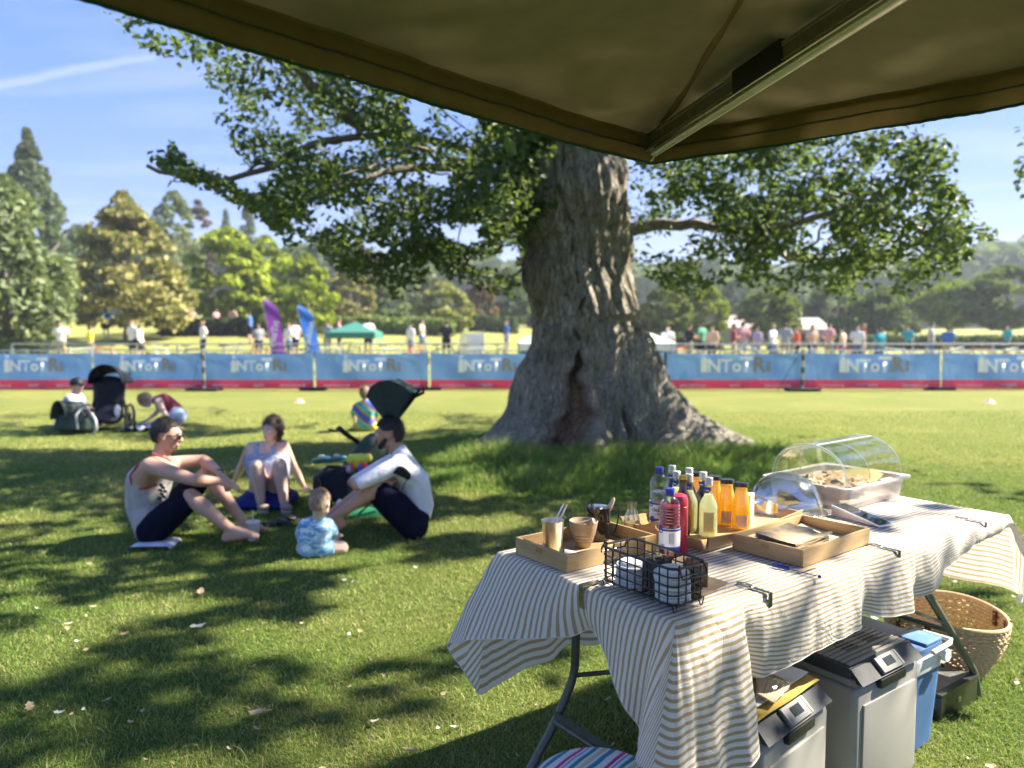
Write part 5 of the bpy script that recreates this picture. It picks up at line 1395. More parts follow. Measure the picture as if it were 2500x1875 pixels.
o, A, lo = pet_bottle((1610, 1140), ZTR, M_water, 'clear water bottle with a blue cap at the left end of the bottle tray', facing=.1, fill=.6)
tx = text_mesh('clear', .019, M_ink, 'lettering', lo, bold=.0003); bend_text(tx, .0333, A-.15, .071)
tx = text_mesh('sparkling water', .0055, M_ink, 'lettering', lo); bend_text(tx, .0333, A+.1, .055)
o, A, lo = pet_bottle((1636, 1192), ZT, M_squash, 'blue capped plastic bottle of dark red squash standing on the cloth by the basket', facing=.15, fill=.76)
tx = text_mesh('FRUIT', .007, M_lab, 'lettering', lo, bold=.0002); bend_text(tx, .0335, A-.7, .0437)
def red_flask():
    o = put('drinks_flask', (1659, 1205), .19, 'slim red bottle with rounded shoulders behind the squash bottle', 'flask')
    M = pm('red_plastic', (.42, .02, .05), .35, coat=.3)
    MB().lathe([(.0001, 0), (.024, 0), (.027, .004), (.027, .160), (.0265, .172), (.023, .184), (.014, .1895), (.0001, .190)], 36).build('body', M, o)
    MB().lathe([(.0275, .150), (.0275, .1515), (.027, .152)], 36).build('seam', pm('dark_red', (.2,.01,.02), .4), o)
red_flask()
def glass_bottle(cap, liq, label, gr, lab=None, bot=.200, fill=.66, collar=True, sc=1.0, facing=0):
    o = put('glass_bottle', cap, bot, label, 'bottle', gr, ZTR)
    prof = [(.0001,.003),(.024,.0),(.0295,.004),(.031,.012),(.031,.098),(.030,.108),(.024,.124),(.0165,.138),(.0128,.150),(.0120,.172),(.0132,.176),(.0132,.180)]
    MB().lathe(prof, 36).build('glass', M_glass, o)
    inn = [(.0001,.006)]+[(r-.0018, max(z,.006)) for r, z in prof[1:] if z < .200*fill+.01]; inn += [(inn[-1][0], inn[-1][1]+.004), (.0001, inn[-1][1]+.004)]
    MB().lathe(inn, 32).build('drink', liq, o)
    c = [(.0001, .2), (.0125, .2), (.0138, .1985)]
    for i in range(4): c += [(.0138, .196-i*.0045), (.0128, .194-i*.0045)]
    c += [(.0140, .177), (.0140, .174)]
    MB().lathe(c, 28).build('cap', M_clearcap, o)
    if collar:
        A = FACE-.3; m = MB(); m.grid(lambda u, v: ((.0138+.002*v)*cos(A-.9+1.8*u), (.0138+.002*v)*sin(A-.9+1.8*u), .168-.020*v*(1-abs(u-.5)*1.0)), 12, 3); mo = m.build('neck_label', M_labb, o)
        m = MB(); arc_label(m, .0166, .156, .160, A-.4, A+.4, 4); m.build('neck_print', M_lab, mo)
    if lab:
        A = FACE+.35+facing; lm = MB(); arc_label(lm, .0313, .020, .088, A-.02-.75, A+.35); lo = lm.build('label', lab, o)
        t = MB(); rows(t, .0316, .026, .083, A-.70, A+.30, 17, 4, .5); t.build('small_print', M_inkg, lo, smooth=False)
    return o
M_clearcap = pm('milky_cap', (.62, .68, .68), .25, coat=.5, trans=.4)
G1 = 'clear capped glass bottles of cloudy lemonade'; G2 = 'clear capped glass bottles of dark cola'
glass_bottle((1731, 1165), M_lem, 'cloudy lemonade bottle at the front of the tray, its whole yellow label in view', G1, M_laby)
glass_bottle((1683, 1157), M_lem, 'lemonade bottle beside the front one, its yellow label turned to the right', G1, M_laby, facing=.15)
glass_bottle((1652, 1150), M_lem, 'lemonade bottle standing right behind the red squash bottle', G1)
glass_bottle((1641, 1136), M_cola, 'dark cola bottle at the back left beside the clear water bottle', G2, fill=.72)
glass_bottle((1683, 1142), M_cola, 'dark cola bottle behind the middle lemonade bottle', G2, fill=.72)
glass_bottle((1717, 1152), M_cola, 'dark cola bottle behind the front lemonade bottle, next to the orange juice', G2, fill=.72)
def beer(cap):
    o = put('beer_bottle', cap, .200, 'brown bottle with a gold cap between the clear capped bottles', 'bottle', None, ZTR)
    MB().lathe([(.0001,0),(.029,.002),(.0305,.01),(.0305,.110),(.024,.130),(.0135,.150),(.0125,.19)], 32).build('glass', pm('amber_glass', (.07,.022,.008), .08, coat=.6), o)
    MB().lathe([(.0136,.186),(.0142,.188),(.0135,.199),(.011,.2),(.0001,.2)], 24).build('cap', pm('gold_cap', (.55,.38,.12), .3, .9), o)
beer((1668, 1160))
def juice(cap, label):
    o = put('juice_bottle', cap, .165, label, 'bottle', 'orange juice bottles with black lids', ZTR)
    prof = [(.0001,.004),(.024,0),(.0310,.005),(.0325,.016),(.0325,.055),(.0320,.075),(.0290,.097),(.0240,.120),(.0205,.138),(.0198,.150)]
    MB().lathe(prof, 40).build('glass', M_glass, o)
    MB().lathe([(.0001,.007)]+[(r-.0016, max(.007, z)) for r, z in prof[1:-1]]+[(.0188,.143),(.0001,.143)], 36).build('drink', M_oj, o)
    MB().lathe([(.0205,.150),(.0228,.1505),(.0232,.153),(.0232,.162),(.0218,.165),(.0001,.1645)], 36).build('lid', M_bcap, o)
    A = FACE+.10; lm = MB(); lm.grid(lambda u, v: (.0329*cos(A-.62+1.35*u), .0329*sin(A-.62+1.35*u), .014+.042*v-.002*cos(u*4*pi)*(1-v)), 18, 3); lo = lm.build('label', M_labp, o)
    t = MB(); rows(t, .0332, .019, .053, A-.28, A+.62, 11, 6, .4)
    for i in range(9): arc_label(t, .0332, .030+i*.0023, .0312+i*.0023, A-.54, A-.38, 2)
    t.build('small_print', M_inkb, lo, smooth=False)
juice((1811, 1177), 'nearest orange juice bottle, rightmost of the row, whole peach label in view'); juice((1776, 1169), 'orange juice bottle just left of the nearest one'); juice((1745, 1161), 'orange juice bottle third from the right, half hidden by lemonade'); juice((1700, 1152), 'orange juice bottle at the back left, seen between the clear capped bottles')
o = put('drink_carton', None, 0, 'small white carton with green print right of the orange juice', 'carton', None, ZTR, .955, .515, 22)
MB().box((0, 0, .045), (.048, .036, .090), bev=.001).build('box', M_lab, o, smooth=False)
t = MB(); 
for i in range(7): t.box((-.012+.004*(i % 3), -.0186, .015+.010*i), (.014, .0008, .005))
t.box((.005, -.0186, .077), (.02, .0008, .012)); t.build('print', pm('green_print', (.20,.36,.12), .6), o, smooth=False)

# ---- left tray: cup with spatulas, mortar, jug with spoon, marker, little milk bottle
def cup():
    o = put('steel_cup', None, 0, 'polished steel cup holding two white spatulas in the left tray', 'cup', None, ZTR, .105, .600); M = pm('brushed_steel', (.80, .78, .74), .34, 1, .08, 60)
    MB().lathe([(.0001,.002),(.025,.0),(.0268,.003),(.0355,.097),(.0365,.099),(.0352,.0985),(.0258,.005),(.0001,.005)], 44).build('body', M, o)
    for i, (x, y) in enumerate(((.012,.004),(.020,-.006))):
        k = empty('white_spatula', o.location+Vector((0,0,.0)), 0, ['left one of the two white spatulas leaning in the steel cup', 'right one of the two white spatulas leaning in the steel cup'][i], 'spatula', 'white spatulas in the steel cup')
        p0 = at(1340+i*12, 1300, plane=(o.location, Vector((0, 1, 0)))); p1 = at(1376+i*8, 1230+i*2, plane=(o.location, Vector((0, 1, 0))))
        m = MB(); d = (p1-p0).normalized(); n_ = 10; side = Vector((d.z, 0, -d.x)); V = []
        pts = [p0-d*.05+(p1-p0+d*.05)*(q/n_) for q in range(n_+1)]
        m.tube(pts, [.0088 if q < n_ else .005 for q in range(n_+1)], 10, flat=(1.0, .28)); m.build('blade', pm('white_plastic', (.82,.82,.82), .4), k, world=True)
cup()
def mortar():
    o = put('wooden_mortar', None, 0, 'grey brown turned wooden mortar bowl with its pestle in the left tray', 'mortar', None, ZTR, .218, .585); M = wood('old_turned_wood', (.26, .19, .12), (.43, .34, .24), 4, 0, .6)
    prof = [(.0001,0),(.021,0),(.024,.003),(.030,.020),(.040,.050),(.046,.080),(.0465,.0835),(.0450,.0850),(.0428,.083),(.036,.050),(.025,.025),(.012,.014),(.0001,.012)]
    MB().lathe(prof, 48).build('bowl', M, o)
    r = MB(); 
    for z, rr in ((.020,.0302),(.030,.0340),(.041,.0376)): r.lathe([(rr+.0012, z-.0008), (rr+.0016, z), (rr+.0012, z+.0008)], 48)
    r.build('groove_rings', pm('dark_wood_line', (.16,.11,.07), .7), o)
    k = empty('pestle', o.location, 0, 'short wooden pestle lying across the mortar bowl', 'pestle')
    a = at(1402, 1288, z=ZTR+.066); b = at(1452, 1271, z=ZTR+.094); d = (b-a)
    m = MB(); P = [a+d*t for t in (0,.1,.3,.55,.78,.86,.95,1.0)]; m.tube(P, [.006,.013,.0125,.0105,.0085,.0105,.0105,.005], 16); m.build('shaft', M, k, world=True)
mortar()
def jug():
    o = put('milk_jug', None, 0, 'tall black milk jug with a steel lined rim and a wooden spoon in it', 'jug', None, ZTR, .318, .625, 0); M = pm('black_enamel', (.012,.010,.012), .12, coat=.8); S_ = pm('jug_lining', (.6,.58,.54), .2, 1)
    n = 40
    def wall(u, v):
        a = 2*pi*u; r = .041-.004*v+ (.004*math.exp(-((v-1)/.1)**2)); sp = .014*math.exp(-((math.remainder(a-pi, 2*pi))/.35)**2)*max(0, (v-.75)/.25)**1.5
        return Vector(((r+sp)*cos(a), (r+sp)*sin(a), .004+.104*v))
    m = MB(); m.grid(wall, n, 14, wrap=True); m.lathe([(.0001,.001),(.038,.001),(.041,.004)], n); m.build('body', M, o)
    m = MB(); m.grid(lambda u, v: wall(u, v)*1.0-Vector((.0014*cos(2*pi*u), .0014*sin(2*pi*u), 0)), n, 14, wrap=True); m.build('lining', S_, o)
    hs = [(.038,0,.098),(.062,0,.100),(.070,0,.088),(.066,0,.055),(.056,0,.022),(.047,0,.018)]
    m = MB(); m.tube([Vector(p)@Matrix.Rotation(.5, 3, 'Z') for p in hs], .0032, 8, flat=(1.6,.7)); m.build('handle', M, o)
    k = empty('wooden_spoon', o.location, 0, 'pale wooden spoon standing bowl up in the black jug', 'spoon')
    a = at(1466, 1310, plane=(o.location, Vector((0,1,0)))); b = at(1480, 1256, plane=(o.location, Vector((0,1,0)))); c = at(1501, 1213, plane=(o.location, Vector((0,1,0))))
    M_sp = wood('spoon_wood', (.55,.38,.24), (.70,.52,.36), 6, 2)
    m = MB(); m.tube([a-(b-a)*.4, a, b], .0042, 10); m.build('handle', M_sp, k, world=True)
    d = (c-b).normalized(); R = d.to_track_quat('Z', 'Y').to_matrix(); m = MB()
    m.sphere((b+c)/2, (.0195, .007, .030), 20, 14, rot=R); m.build('bowl', M_sp, k, world=True)
jug()
o = put('marker_pot', None, 0, 'white cylinder with a teal end lying on the rim of the left tray', 'pot', None, ZTR, .105, .495, 0)
q0 = at(1374, 1350, z=ZTR+.018); q1 = at(1410, 1357, z=ZTR+.010)
d = (q1-q0).normalized(); m = MB(); m.cyl(q0, q0+d*.052, .0125, .0125, 24); m.cyl(q0+d*.052, q0+d*.060, .0125, .008, 24); m.build('body', M_lab, o, world=True)
m = MB(); m.cyl(q0-d*.003, q0+d*.001, .0128, n=24); m.build('lid', pm('teal_lid', (.01,.16,.15), .35), o, world=True)
m = MB(); m.cyl(q0+d*.001, q0+d*.003, .0131, n=24); m.build('ring', M_bcap, o, world=True)
def milk_bottle():
    o = put('milk_bottle', None, 0, 'small empty glass milk bottle between the two trays', 'bottle', None, ZT, .468, .62, 0)
    prof = [(.0001,.004),(.022,.0),(.027,.004),(.028,.012),(.028,.050),(.026,.062),(.019,.082),(.0155,.094),(.0165,.100),(.0165,.104),(.0155,.106),(.0165,.110),(.0160,.113),(.0145,.113),(.0145,.094),(.018,.080),(.0245,.060),(.0262,.048),(.0262,.012),(.020,.008),(.0001,.008)]
    MB().lathe(prof, 40).build('glass', glass('thick_glass', (.86, .90, .87), .04, 1.5, .16), o)
milk_bottle()
o = put('paper_sheet', None, 0, 'white paper scrap lying behind the left tray under the milk bottle', 'paper', None, ZT, .455, .66, 12); MB().grid(lambda u, v: ((u-.5)*.13, (v-.5)*.09, .001+.006*u*v*sin(u*3)), 8, 6).build('sheet', M_lab, o)

# ---- wire basket with lids and wooden cutlery
def basket():
    o = frame_at('wire_basket', .022, .030, -1, 'black wire basket on the near corner of the table holding white cup lids', 'basket'); M = pm('black_wire', (.012,.012,.014), .35, coat=.3)
    LX, LY, H, z0, r = .120, .265, .112, .020, .0021; c = .022
    def ring(z, g=0, n=5):
        P = []; lx, ly = LX+2*g, LY+2*g
        for cx, cy, a0 in ((LX+g-c, LY+g-c, 0), (-g+c, LY+g-c, pi/2), (-g+c, -g+c, pi), (LX+g-c, -g+c, 1.5*pi)):
            for i in range(n+1): a = a0+pi/2*i/n; P.append((cx+c*cos(a), cy+c*sin(a), z))
        return P
    m = MB(); m.tube(ring(H, .002), .0036, 8, closed=True); m.build('rim', M, o)
    for z in (z0, .043, .066, .089): MB().tube(ring(z), r, 6, closed=True).build('wire', M, o)
    for i in range(9):
        y = .018+i*(LY-.036)/8; MB().tube([(0,y,H),(0,y,z0),(.003,y,.0155),(.010,y,.0135),(LX-.010,y,.0135),(LX-.003,y,.0155),(LX,y,z0),(LX,y,H)], r, 6).build('wire', M, o)
    for i in range(4):
        x = .020+i*(LX-.040)/3; MB().tube([(x,0,H),(x,0,z0),(x,.003,.0155),(x,.010,.0140),(x,LY-.010,.0140),(x,LY-.003,.0155),(x,LY,z0),(x,LY,H)], r, 6).build('wire', M, o)
    for x, y in ((.012,.004),(LX-.012,.004),(.012,LY-.004),(LX-.012,LY-.004)):
        MB().tube([(x-.010,y,z0+.002),(x-.005,y,.006),(x-.003,y,.0018),(x+.003,y,.0018),(x+.005,y,.006),(x+.010,y,z0+.002)], .0018, 6).build('foot', M, o)
    for y, s in ((0, -1), (LY, 1)):
        MB().tube([(.022,y-s*.002,H+.003),(.018,y+s*.004,H+.006),(.014,y+s*.012,H-.010),(.016,y+s*.016,H-.024),(LX-.016,y+s*.016,H-.024),(LX-.014,y+s*.012,H-.010),(LX-.018,y+s*.004,H+.006),(LX-.022,y-s*.002,H+.003)], .0027, 8).build('handle', M, o)
        for x in (.018, LX-.018): MB().tube([(x-.004,y,H-.004),(x,y+s*.004,H+.006),(x+.005,y,H-.004)], .0030, 6).build('handle_loop', M, o)
basket()
def lid_stack(a, b, n, label, tilt=0, seed=1, r=.046):
    o = frame_at('lid_stack', a, b, 0, label, 'cup lids', ZT+.0165, 'stacks of white cup lids in the wire basket'); rg = random.Random(seed); M = pm('white_lid', (.80,.81,.80), .45, var=.03)
    x = y = 0; z = 0
    for i in range(n):
        x += rg.uniform(-.0012, .0012)+tilt*.0008; y += rg.uniform(-.0012, .0012); m = MB(); T = Matrix.Translation((x, y, z)) @ Matrix.Rotation(rg.uniform(-.03,.03)+tilt*.012*i*.3, 4, 'Y') @ Matrix.Rotation(rg.uniform(-.03,.03), 4, 'X')
        m.lathe([(.0001,.0105),(r*.70,.0105),(r*.74,.011),(r*.80,.004),(r*.95,.0038),(r,.002),(r*1.01,.0),(r*.98,-.001)], 32, T); m.build('lid', M, o); z += .0062
    m = MB(); m.cyl((x+.02, y-.012, z+.0046), (x+.02, y-.012, z+.0050), .0018, n=8); m.build('sip_hole', M_ink, o)
lid_stack(.078, .225, 9, 'lower stack of white lids at the far end of the wire basket', seed=3)
lid_stack(.082, .082, 12, 'taller leaning stack of white lids at the near end of the wire basket', -1, seed=5, r=.045)
def cutlery():
    o = frame_at('cutlery_bundle', .098, .152, 4, 'bundle of dark wooden stirrers tied with raffia inside the wire basket', 'cutlery bundle', ZT+.018); M = pm('dark_stained_wood', (.085,.068,.055), .7, var=.35, scale=160)
    rg = random.Random(4)
    for i in range(16):
        for j in range(3):
            m = MB(); m.box(((i-7.5)*.0042, (j-1)*.014+rg.uniform(-.001,.001), .040+rg.uniform(-.0015,.0015)), (.0034, .011, .080), rg.uniform(-.05,.05)); m.build('stirrer', M, o, smooth=False)
    m = MB(); R_ = pm('raffia', (.55,.50,.22), .7)
    for q in range(3): m.tube([(-.030,-.016+.003*q,.083),(-.012,.004,.0845+.001*q),(.006,-.008+.004*q,.086),(.020,.006,.085),(.033,-.004*q,.083)], .0011, 5)
    m.tube([(.010,-.004,.085),(.026,.012,.086),(.014,.016,.086),(.004,.002,.085)], .0011, 5); m.build('raffia', R_, o)
cutlery()
def kraft():
    o = frame_at('kraft_box', .150, .060, 6, 'brown kraft card box standing open beside the wire basket', 'box'); M = pm('kraft_card', (.26,.19,.13), .8, var=.1, scale=60)
    m = MB(); m.box((.006,.055,.038), (.0015,.11,.076)); m.box((.055,.110,.038), (.098,.0015,.076)); m.box((.104,.075,.035), (.0015,.07,.070)); m.box((.055,.058,.001), (.096,.10,.0012)); m.build('sides', M, o, smooth=False)
    MB().grid(lambda u, v: (.104+.068*u, .018+.07*v, .001+.004*(u)**2+.002*v), 6, 4).build('flap', M, o)
    tx = text_mesh('VEGWARE', .008, M_ink, 'lettering', o, Matrix.Translation((.052,.1088,.040)) @ Matrix.Rotation(pi/2, 4, 'X')); tx2 = text_mesh('GARDEN', .0075, M_ink, 'lettering', o, Matrix.Translation((.1052,.072,.045)) @ Matrix.Rotation(pi/2, 4, 'Z') @ Matrix.Rotation(pi/2, 4, 'X'))
kraft()

# ---- papers, bags and scissors in the front tray
M_bag = pm('brown_bag_paper', (.62,.47,.29), .8, var=.25, scale=50, bump=.3, bscale=90); M_liner = pm('cream_paper', (.66,.52,.33), .8, var=.06, bump=.2, bscale=40)
o = frame_at('paper_liner', .64, .085, 3, 'cream paper sheet curling up inside the tray of paper bags', 'paper', ZT+.0105); MB().grid(lambda u, v: (.01+.345*u, .004+.20*v, .003+.030*max(0, v-.55)**1.2*(1-.5*u)*2+.006*sin(u*6)*v+.018*max(0, u-.75)*v), 24, 16).build('sheet', M_liner, o)
rg = random.Random(8)
for i in range(9):
    o = frame_at('paper_bag', .628, .085+.0015*i, rg.uniform(-2, 3), ['lowest','second','third','fourth','fifth','sixth','seventh','eighth','topmost'][i]+' crumpled brown paper bag of the pile in the front tray', 'paper bag', ZT+.016+i*.0052, 'folded brown paper bags in the front tray')
    ph = rg.uniform(0, 6); L = .175+rg.uniform(-.012,.012)
    m = MB()
    zf = lambda u, v: .0022*sin(u*7+ph+v*4)+.0035*sin(v*5+ph)*u*u+.009*(u**4)*(.5+.5*sin(v*9+ph))
    m.grid(lambda u, v: (L*u, .150*v, .0042+zf(u, v)), 16, 10); m.grid(lambda u, v: (L*(1-u), .150*v, zf(1-u, v)), 16, 10); m.grid(lambda u, v: (L*u, 0, .0042*v+zf(u, 0)), 16, 1); m.grid(lambda u, v: (L, .15*u, .0042*v+zf(1, u)), 10, 1)
    m.build('sheet', M_bag, o, smooth=False)
o = frame_at('scissors', .80, .155, 20, 'scissors whose black handle loops stick out of the paper bags', 'scissors', ZT+.040)
for s in (0, 1): MB().tube([(.010+.020+.018*cos(q), s*.024+.011*sin(q), .006*s) for q in np.linspace(0, 2*pi, 17)[:-1]], .0035, 8, closed=True).build('handle', M_black, o)
MB().box((-.035,.012,.002), (.10,.010,.002), .08).build('blade', pm('polished_steel', (.6,.6,.6), .2, 1), o, smooth=False)
def pen():
    a = at(1882, 1378, z=ZT+.0045); b = at(2002, 1408, z=ZT+.0045); o = empty('pen', a, 0, 'clear pen with blue cap and tail on the cloth before the bag tray', 'pen'); d = (b-a)
    MB().cyl(a+d*.30, b, .0040, n=6).build('barrel', M_pet, o, world=True); MB().cyl(a+d*.26, a+d*.93, .0013, n=8).build('refill', M_cap, o, world=True)
    MB().tube([a, a+d*.04, a+d*.30, a+d*.38], [.0015,.004,.0052,.0048], 12).build('cap', M_cap, o, world=True); MB().cyl(b-d*.03, b+d*.01, .0044, n=10).build('tail_plug', M_cap, o, world=True)
    q = a+d*.12+Vector((0,0,.006)); MB().tube([q, q+d*.28], .0012, 6).build('clip', M_cap, o, world=True)
pen()
o = frame_at('till_receipt', .625, .038, 0, 'narrow strip of printed paper under the edge of the bag tray above the pen', 'paper'); MB().grid(lambda u, v: (.0+.085*u-.06, .018*v-.004, .001+.003*sin(u*3)), 8, 2).build('strip', M_liner, o)

# ---- display dome, roll top case, card reader
M_bread = pm('dark_loaf', (.11,.05,.03), .7, var=.4, scale=40, bump=.6, bscale=60, bdist=.006); M_bread2 = pm('cut_cake', (.42,.31,.20), .8, var=.35, scale=50, bump=.6, bscale=70, bdist=.005)
def dome():
    M_acr = glass('scratched_acrylic', (.90, .92, .90), .10, 1.5, .27)
    o = frame_at('cake_dome', 1.185, .515, 0, 'clear dome cover over dark cake between the orange juice and the roll top case', 'dome')
    R_ = .138; prof = [(R_+.014,.002),(R_+.016,.006),(R_+.006,.010),(R_,.018)]+[(R_*cos(q), .018+.135*sin(q)) for q in np.linspace(.05, pi/2, 20)]
    MB().lathe(prof, 64).build('cover', M_acr, o); MB().lathe([(r-.0022, z) for r, z in prof[3:-1]], 64).build('inner_skin', M_acr, o)
    MB().lathe([(R_+.012,.0015),(R_+.017,.004),(R_+.012,.0075)], 64).build('rim', M_acr, o)
    m = MB(); m.cyl((0,0,0.0), (0,0,.008), R_-.006, n=48); ob = empty('slate_board', o.location, TLa, 'round dark board under the clear dome', 'board'); m.build('disc', pm('slate', (.08,.07,.065), .7, var=.2), ob)
    for i, (x, y, a, L, w, h, M, lab) in enumerate(((-.02,-.02,-.2,.15,.060,.034,M_bread2,'flat cut cake slab along the bottom of the clear dome'), (.01,-.055,-.35,.14,.034,.030,M_bread,'dark brown long loaf lying in front inside the clear dome'), (-.01,.045,.1,.12,.06,.038,M_bread2,'pale sliced cake at the back inside the clear dome'))):
        k = empty('cake_piece', o.location+Vector((0,0,.009)), TLa, lab, 'cake'); b = bmesh.new(); bmesh.ops.create_icosphere(b, subdivisions=4, radius=1)
        for v in b.verts:
            p = v.co; s = Vector((math.copysign(abs(p.x)**.5, p.x), math.copysign(abs(p.y)**.6, p.y), math.copysign(abs(p.z)**.7, p.z))); f = 1+.10*noise.noise(s*2.6+Vector((i*5,0,0)))+.05*noise.noise(s*7)
            v.co = Vector((s.x*L/2*f, s.y*w/2*f, h/2+s.z*h/2*f))
        MB().bm(b, Matrix.Translation((x, y, 0)) @ Matrix.Rotation(a, 4, 'Z')).build('body', M, k)
dome()
def milky(name, col):
    m = bpy.data.materials.new(name); t = NT(m); t.b.inputs['Base Color'].default_value = (*col, 1); t.b.inputs['Roughness'].default_value = .18
    tr = t.n('BsdfTransparent'); mx = t.n('MixShader'); mx.inputs[0].default_value = .35; t.l(t.b.outputs[0], mx.inputs[1]); t.l(tr.outputs[0], mx.inputs[2]); t.l(mx.outputs[0], t.out.inputs[0]); return m
def roll_top():
    o = frame_at('display_case', 1.375, .375, 2, 'clear roll top display case on a milky plastic base at the far table end', 'display case')
    L, W_, H = .455, .335, .088; M_ms = milky('milky_plastic', (.68,.62,.62)); g = .020
    def tub(x0, x1, y0, y1, z0, z1, gx, c=.03):
        m = MB(); n = 6
        def ring(z, e):
            P = []
            for cx, cy, a0 in ((x1+e-c, y1+e-c, 0), (x0-e+c, y1+e-c, pi/2), (x0-e+c, y0-e+c, pi), (x1+e-c, y0-e+c, 1.5*pi)):
                for i in range(n+1): a = a0+pi/2*i/n; P.append((cx+c*cos(a), cy+c*sin(a), z))
            return P
        lv = [ring(z0, -.004), ring(z0+.01, 0), ring(z0+(z1-z0)*.72, gx*.7), ring(z0+(z1-z0)*.73, gx*.7+.003), ring(z1, gx+.004)]; k = len(lv[0])
        vs = [p for r_ in lv for p in r_]; fs = [tuple(range(k))[::-1]]
        for q in range(len(lv)-1):
            for i in range(k): fs.append((q*k+i, q*k+(i+1) % k, (q+1)*k+(i+1) % k, (q+1)*k+i))
        m.add(vs, fs); return m, lv[-1]
    m, r_ = tub(0, L, 0, W_, .001, H, .008); m.build('base', M_ms, o)
    m = MB(); k = len(r_); c = Vector((L/2, W_/2, H)); out = []
    for p in r_: d = (Vector(p)-c); out.append(tuple(c+Vector((d.x*1.075, d.y*1.10, 0))+Vector((0,0,.003))))
    inn = [tuple(c+(Vector(p)-c)*.93+Vector((0,0,.001))) for p in r_]
    m.add(list(inn)+list(out)+[(p[0], p[1], p[2]-.007) for p in out], [(i, (i+1) % k, k+(i+1) % k, k+i) for i in range(k)]+[(k+i, k+(i+1) % k, 2*k+(i+1) % k, 2*k+i) for i in range(k)]); m.build('rim', M_acr if 0 else M_ms, o)
    def arch(x0, x1, R_, hh, nm, M, th=.0):
        yc = W_/2; m = MB()
        m.grid(lambda u, v: (x0+(x1-x0)*v, yc-R_*cos(pi*u), H+.004+hh*sin(pi*u)**.85), 40, 10)
        for xx in (x0, x1):
            m.grid(lambda u, v: (xx, yc-R_*cos(pi*u)*v, H+.004+hh*sin(pi*u)**.85*v), 40, 4)
        m.build(nm, M, o); e = MB()
        for xx in (x0, x1): e.tube([(xx, yc-R_*cos(pi*u), H+.004+hh*sin(pi*u)**.85) for u in np.linspace(0, 1, 41)], .0019, 6)
        e.build(nm+'_edge', M_edge, o)
    M_edge = milky('acrylic_edge', (.72,.78,.80))
    arch(.012, L-.012, W_/2-.004, .150, 'cover', M_acr); arch(.02, L*.45, W_/2-.014, .138, 'sliding_cover', M_acr)
    MB().tube([(.012, W_/2-.03, H+.154), (L-.012, W_/2-.03, H+.154)], .0028, 6).build('ridge', M_edge, o)
    m = MB(); m.box((L*.62, -.012, H+.006), (.085, .012, .008)); m.build('latch', M_edge, o, smooth=False)
    MB().box((L/2, W_/2, .008), (L-.05, W_-.05, .006)).build('floor', M_liner, o, smooth=False)
    rg = random.Random(3)
    spots = [(.10,.10,.05,.05,.045,0),(.10,.20,.06,.05,.05,1),(.17,.13,.05,.045,.05,1),(.23,.09,.055,.04,.04,1),(.24,.17,.05,.05,.045,0),(.30,.12,.05,.04,.035,1),(.17,.23,.06,.04,.045,1),(.30,.22,.05,.05,.04,0)]
    nm = ['front left brown paper wrapped roll','back left pale bread roll','broken pale crust next to the wrapped roll','torn pale crust at the middle front','brown roll in the middle','small crust toward the right','pale roll at the back','brown roll at the back right']
    for i, (x, y, a, b_, h, k) in enumerate(spots):
        q = empty('bread_roll', mat_of(o) @ Vector((x, y, .035)), TLa, nm[i]+' inside the roll top case', 'bread', 'bread in the roll top case'); b = bmesh.new(); bmesh.ops.create_icosphere(b, subdivisions=3, radius=1)
        for v in b.verts:
            p = v.co.copy(); f = 1+.55*noise.noise(p*2.1+Vector((i*9,0,0)))+.15*noise.noise(p*5+Vector((i,3,0))); v.co = Vector((p.x*a*f*1.15, p.y*b_*f, .026+p.z*h*.75*f))
        MB().bm(b).build('crust', M_bread2 if k else pm('wrap_paper', (.33,.22,.13), .8, var=.2, bump=.4), q)
    MB().grid(lambda u, v: (.30+.11*u, .06+.2*v, .045+.045*u+.015*sin(v*4)), 8, 8).build('yellow_paper', pm('yellow_paper', (.55,.46,.18), .7), empty('folded_paper', mat_of(o) @ Vector((0,0,0)), TLa+radians(2), 'yellowish folded paper at the right inside the roll top case', 'paper'))
roll_top()
def tablet():
    p = at(2028, 1252, z=ZT); o = empty('card_tablet', p, 0, 'tilted tablet with a mirror like screen in a white stand behind the bag tray', 'tablet')
    A = at(2030, 1232, z=ZT+.040); B = at(2148, 1284, z=ZT+.008); X = (B-A); L = X.length; X.normalize(); Y = Vector((0,0,1)).cross(X).normalized(); Zv = X.cross(Y); R = Matrix((X, Y, Zv)).transposed().to_4x4(); T = Matrix.Translation(A) @ R
    m = MB(); m.box((L/2, .034, -.003), (L, .072, .007), 0, T, bev=.003); m.build('case', M_lab, o, world=True)
    m = MB(); m.box((L/2, .034, .0012), (L-.008, .064, .001), 0, T); m.build('screen', pm('glossy_screen', (.02,.025,.03), .03, 0, 0, coat=1, spec=1.0), o, world=True, smooth=False)
    f = MB(); q = [T @ Vector(v) for v in ((.002,.0,-.006),(L*.85,.0,-.006))]; m = MB(); m.add([q[0], q[1], (q[1].x, q[1].y, ZT+.001), (q[0].x, q[0].y, ZT+.001)], [(0,1,2,3)]); q2 = [T @ Vector(v) for v in ((.002,.068,-.006),(.002,.0,-.006))]; m.add([q2[0], q2[1], (q2[1].x, q2[1].y, ZT+.001), (q2[0].x, q2[0].y, ZT+.001)], [(0,1,2,3)]); m.build('stand', pm('pinkish_card', (.70,.58,.52), .7), o, world=True, smooth=False)
tablet()
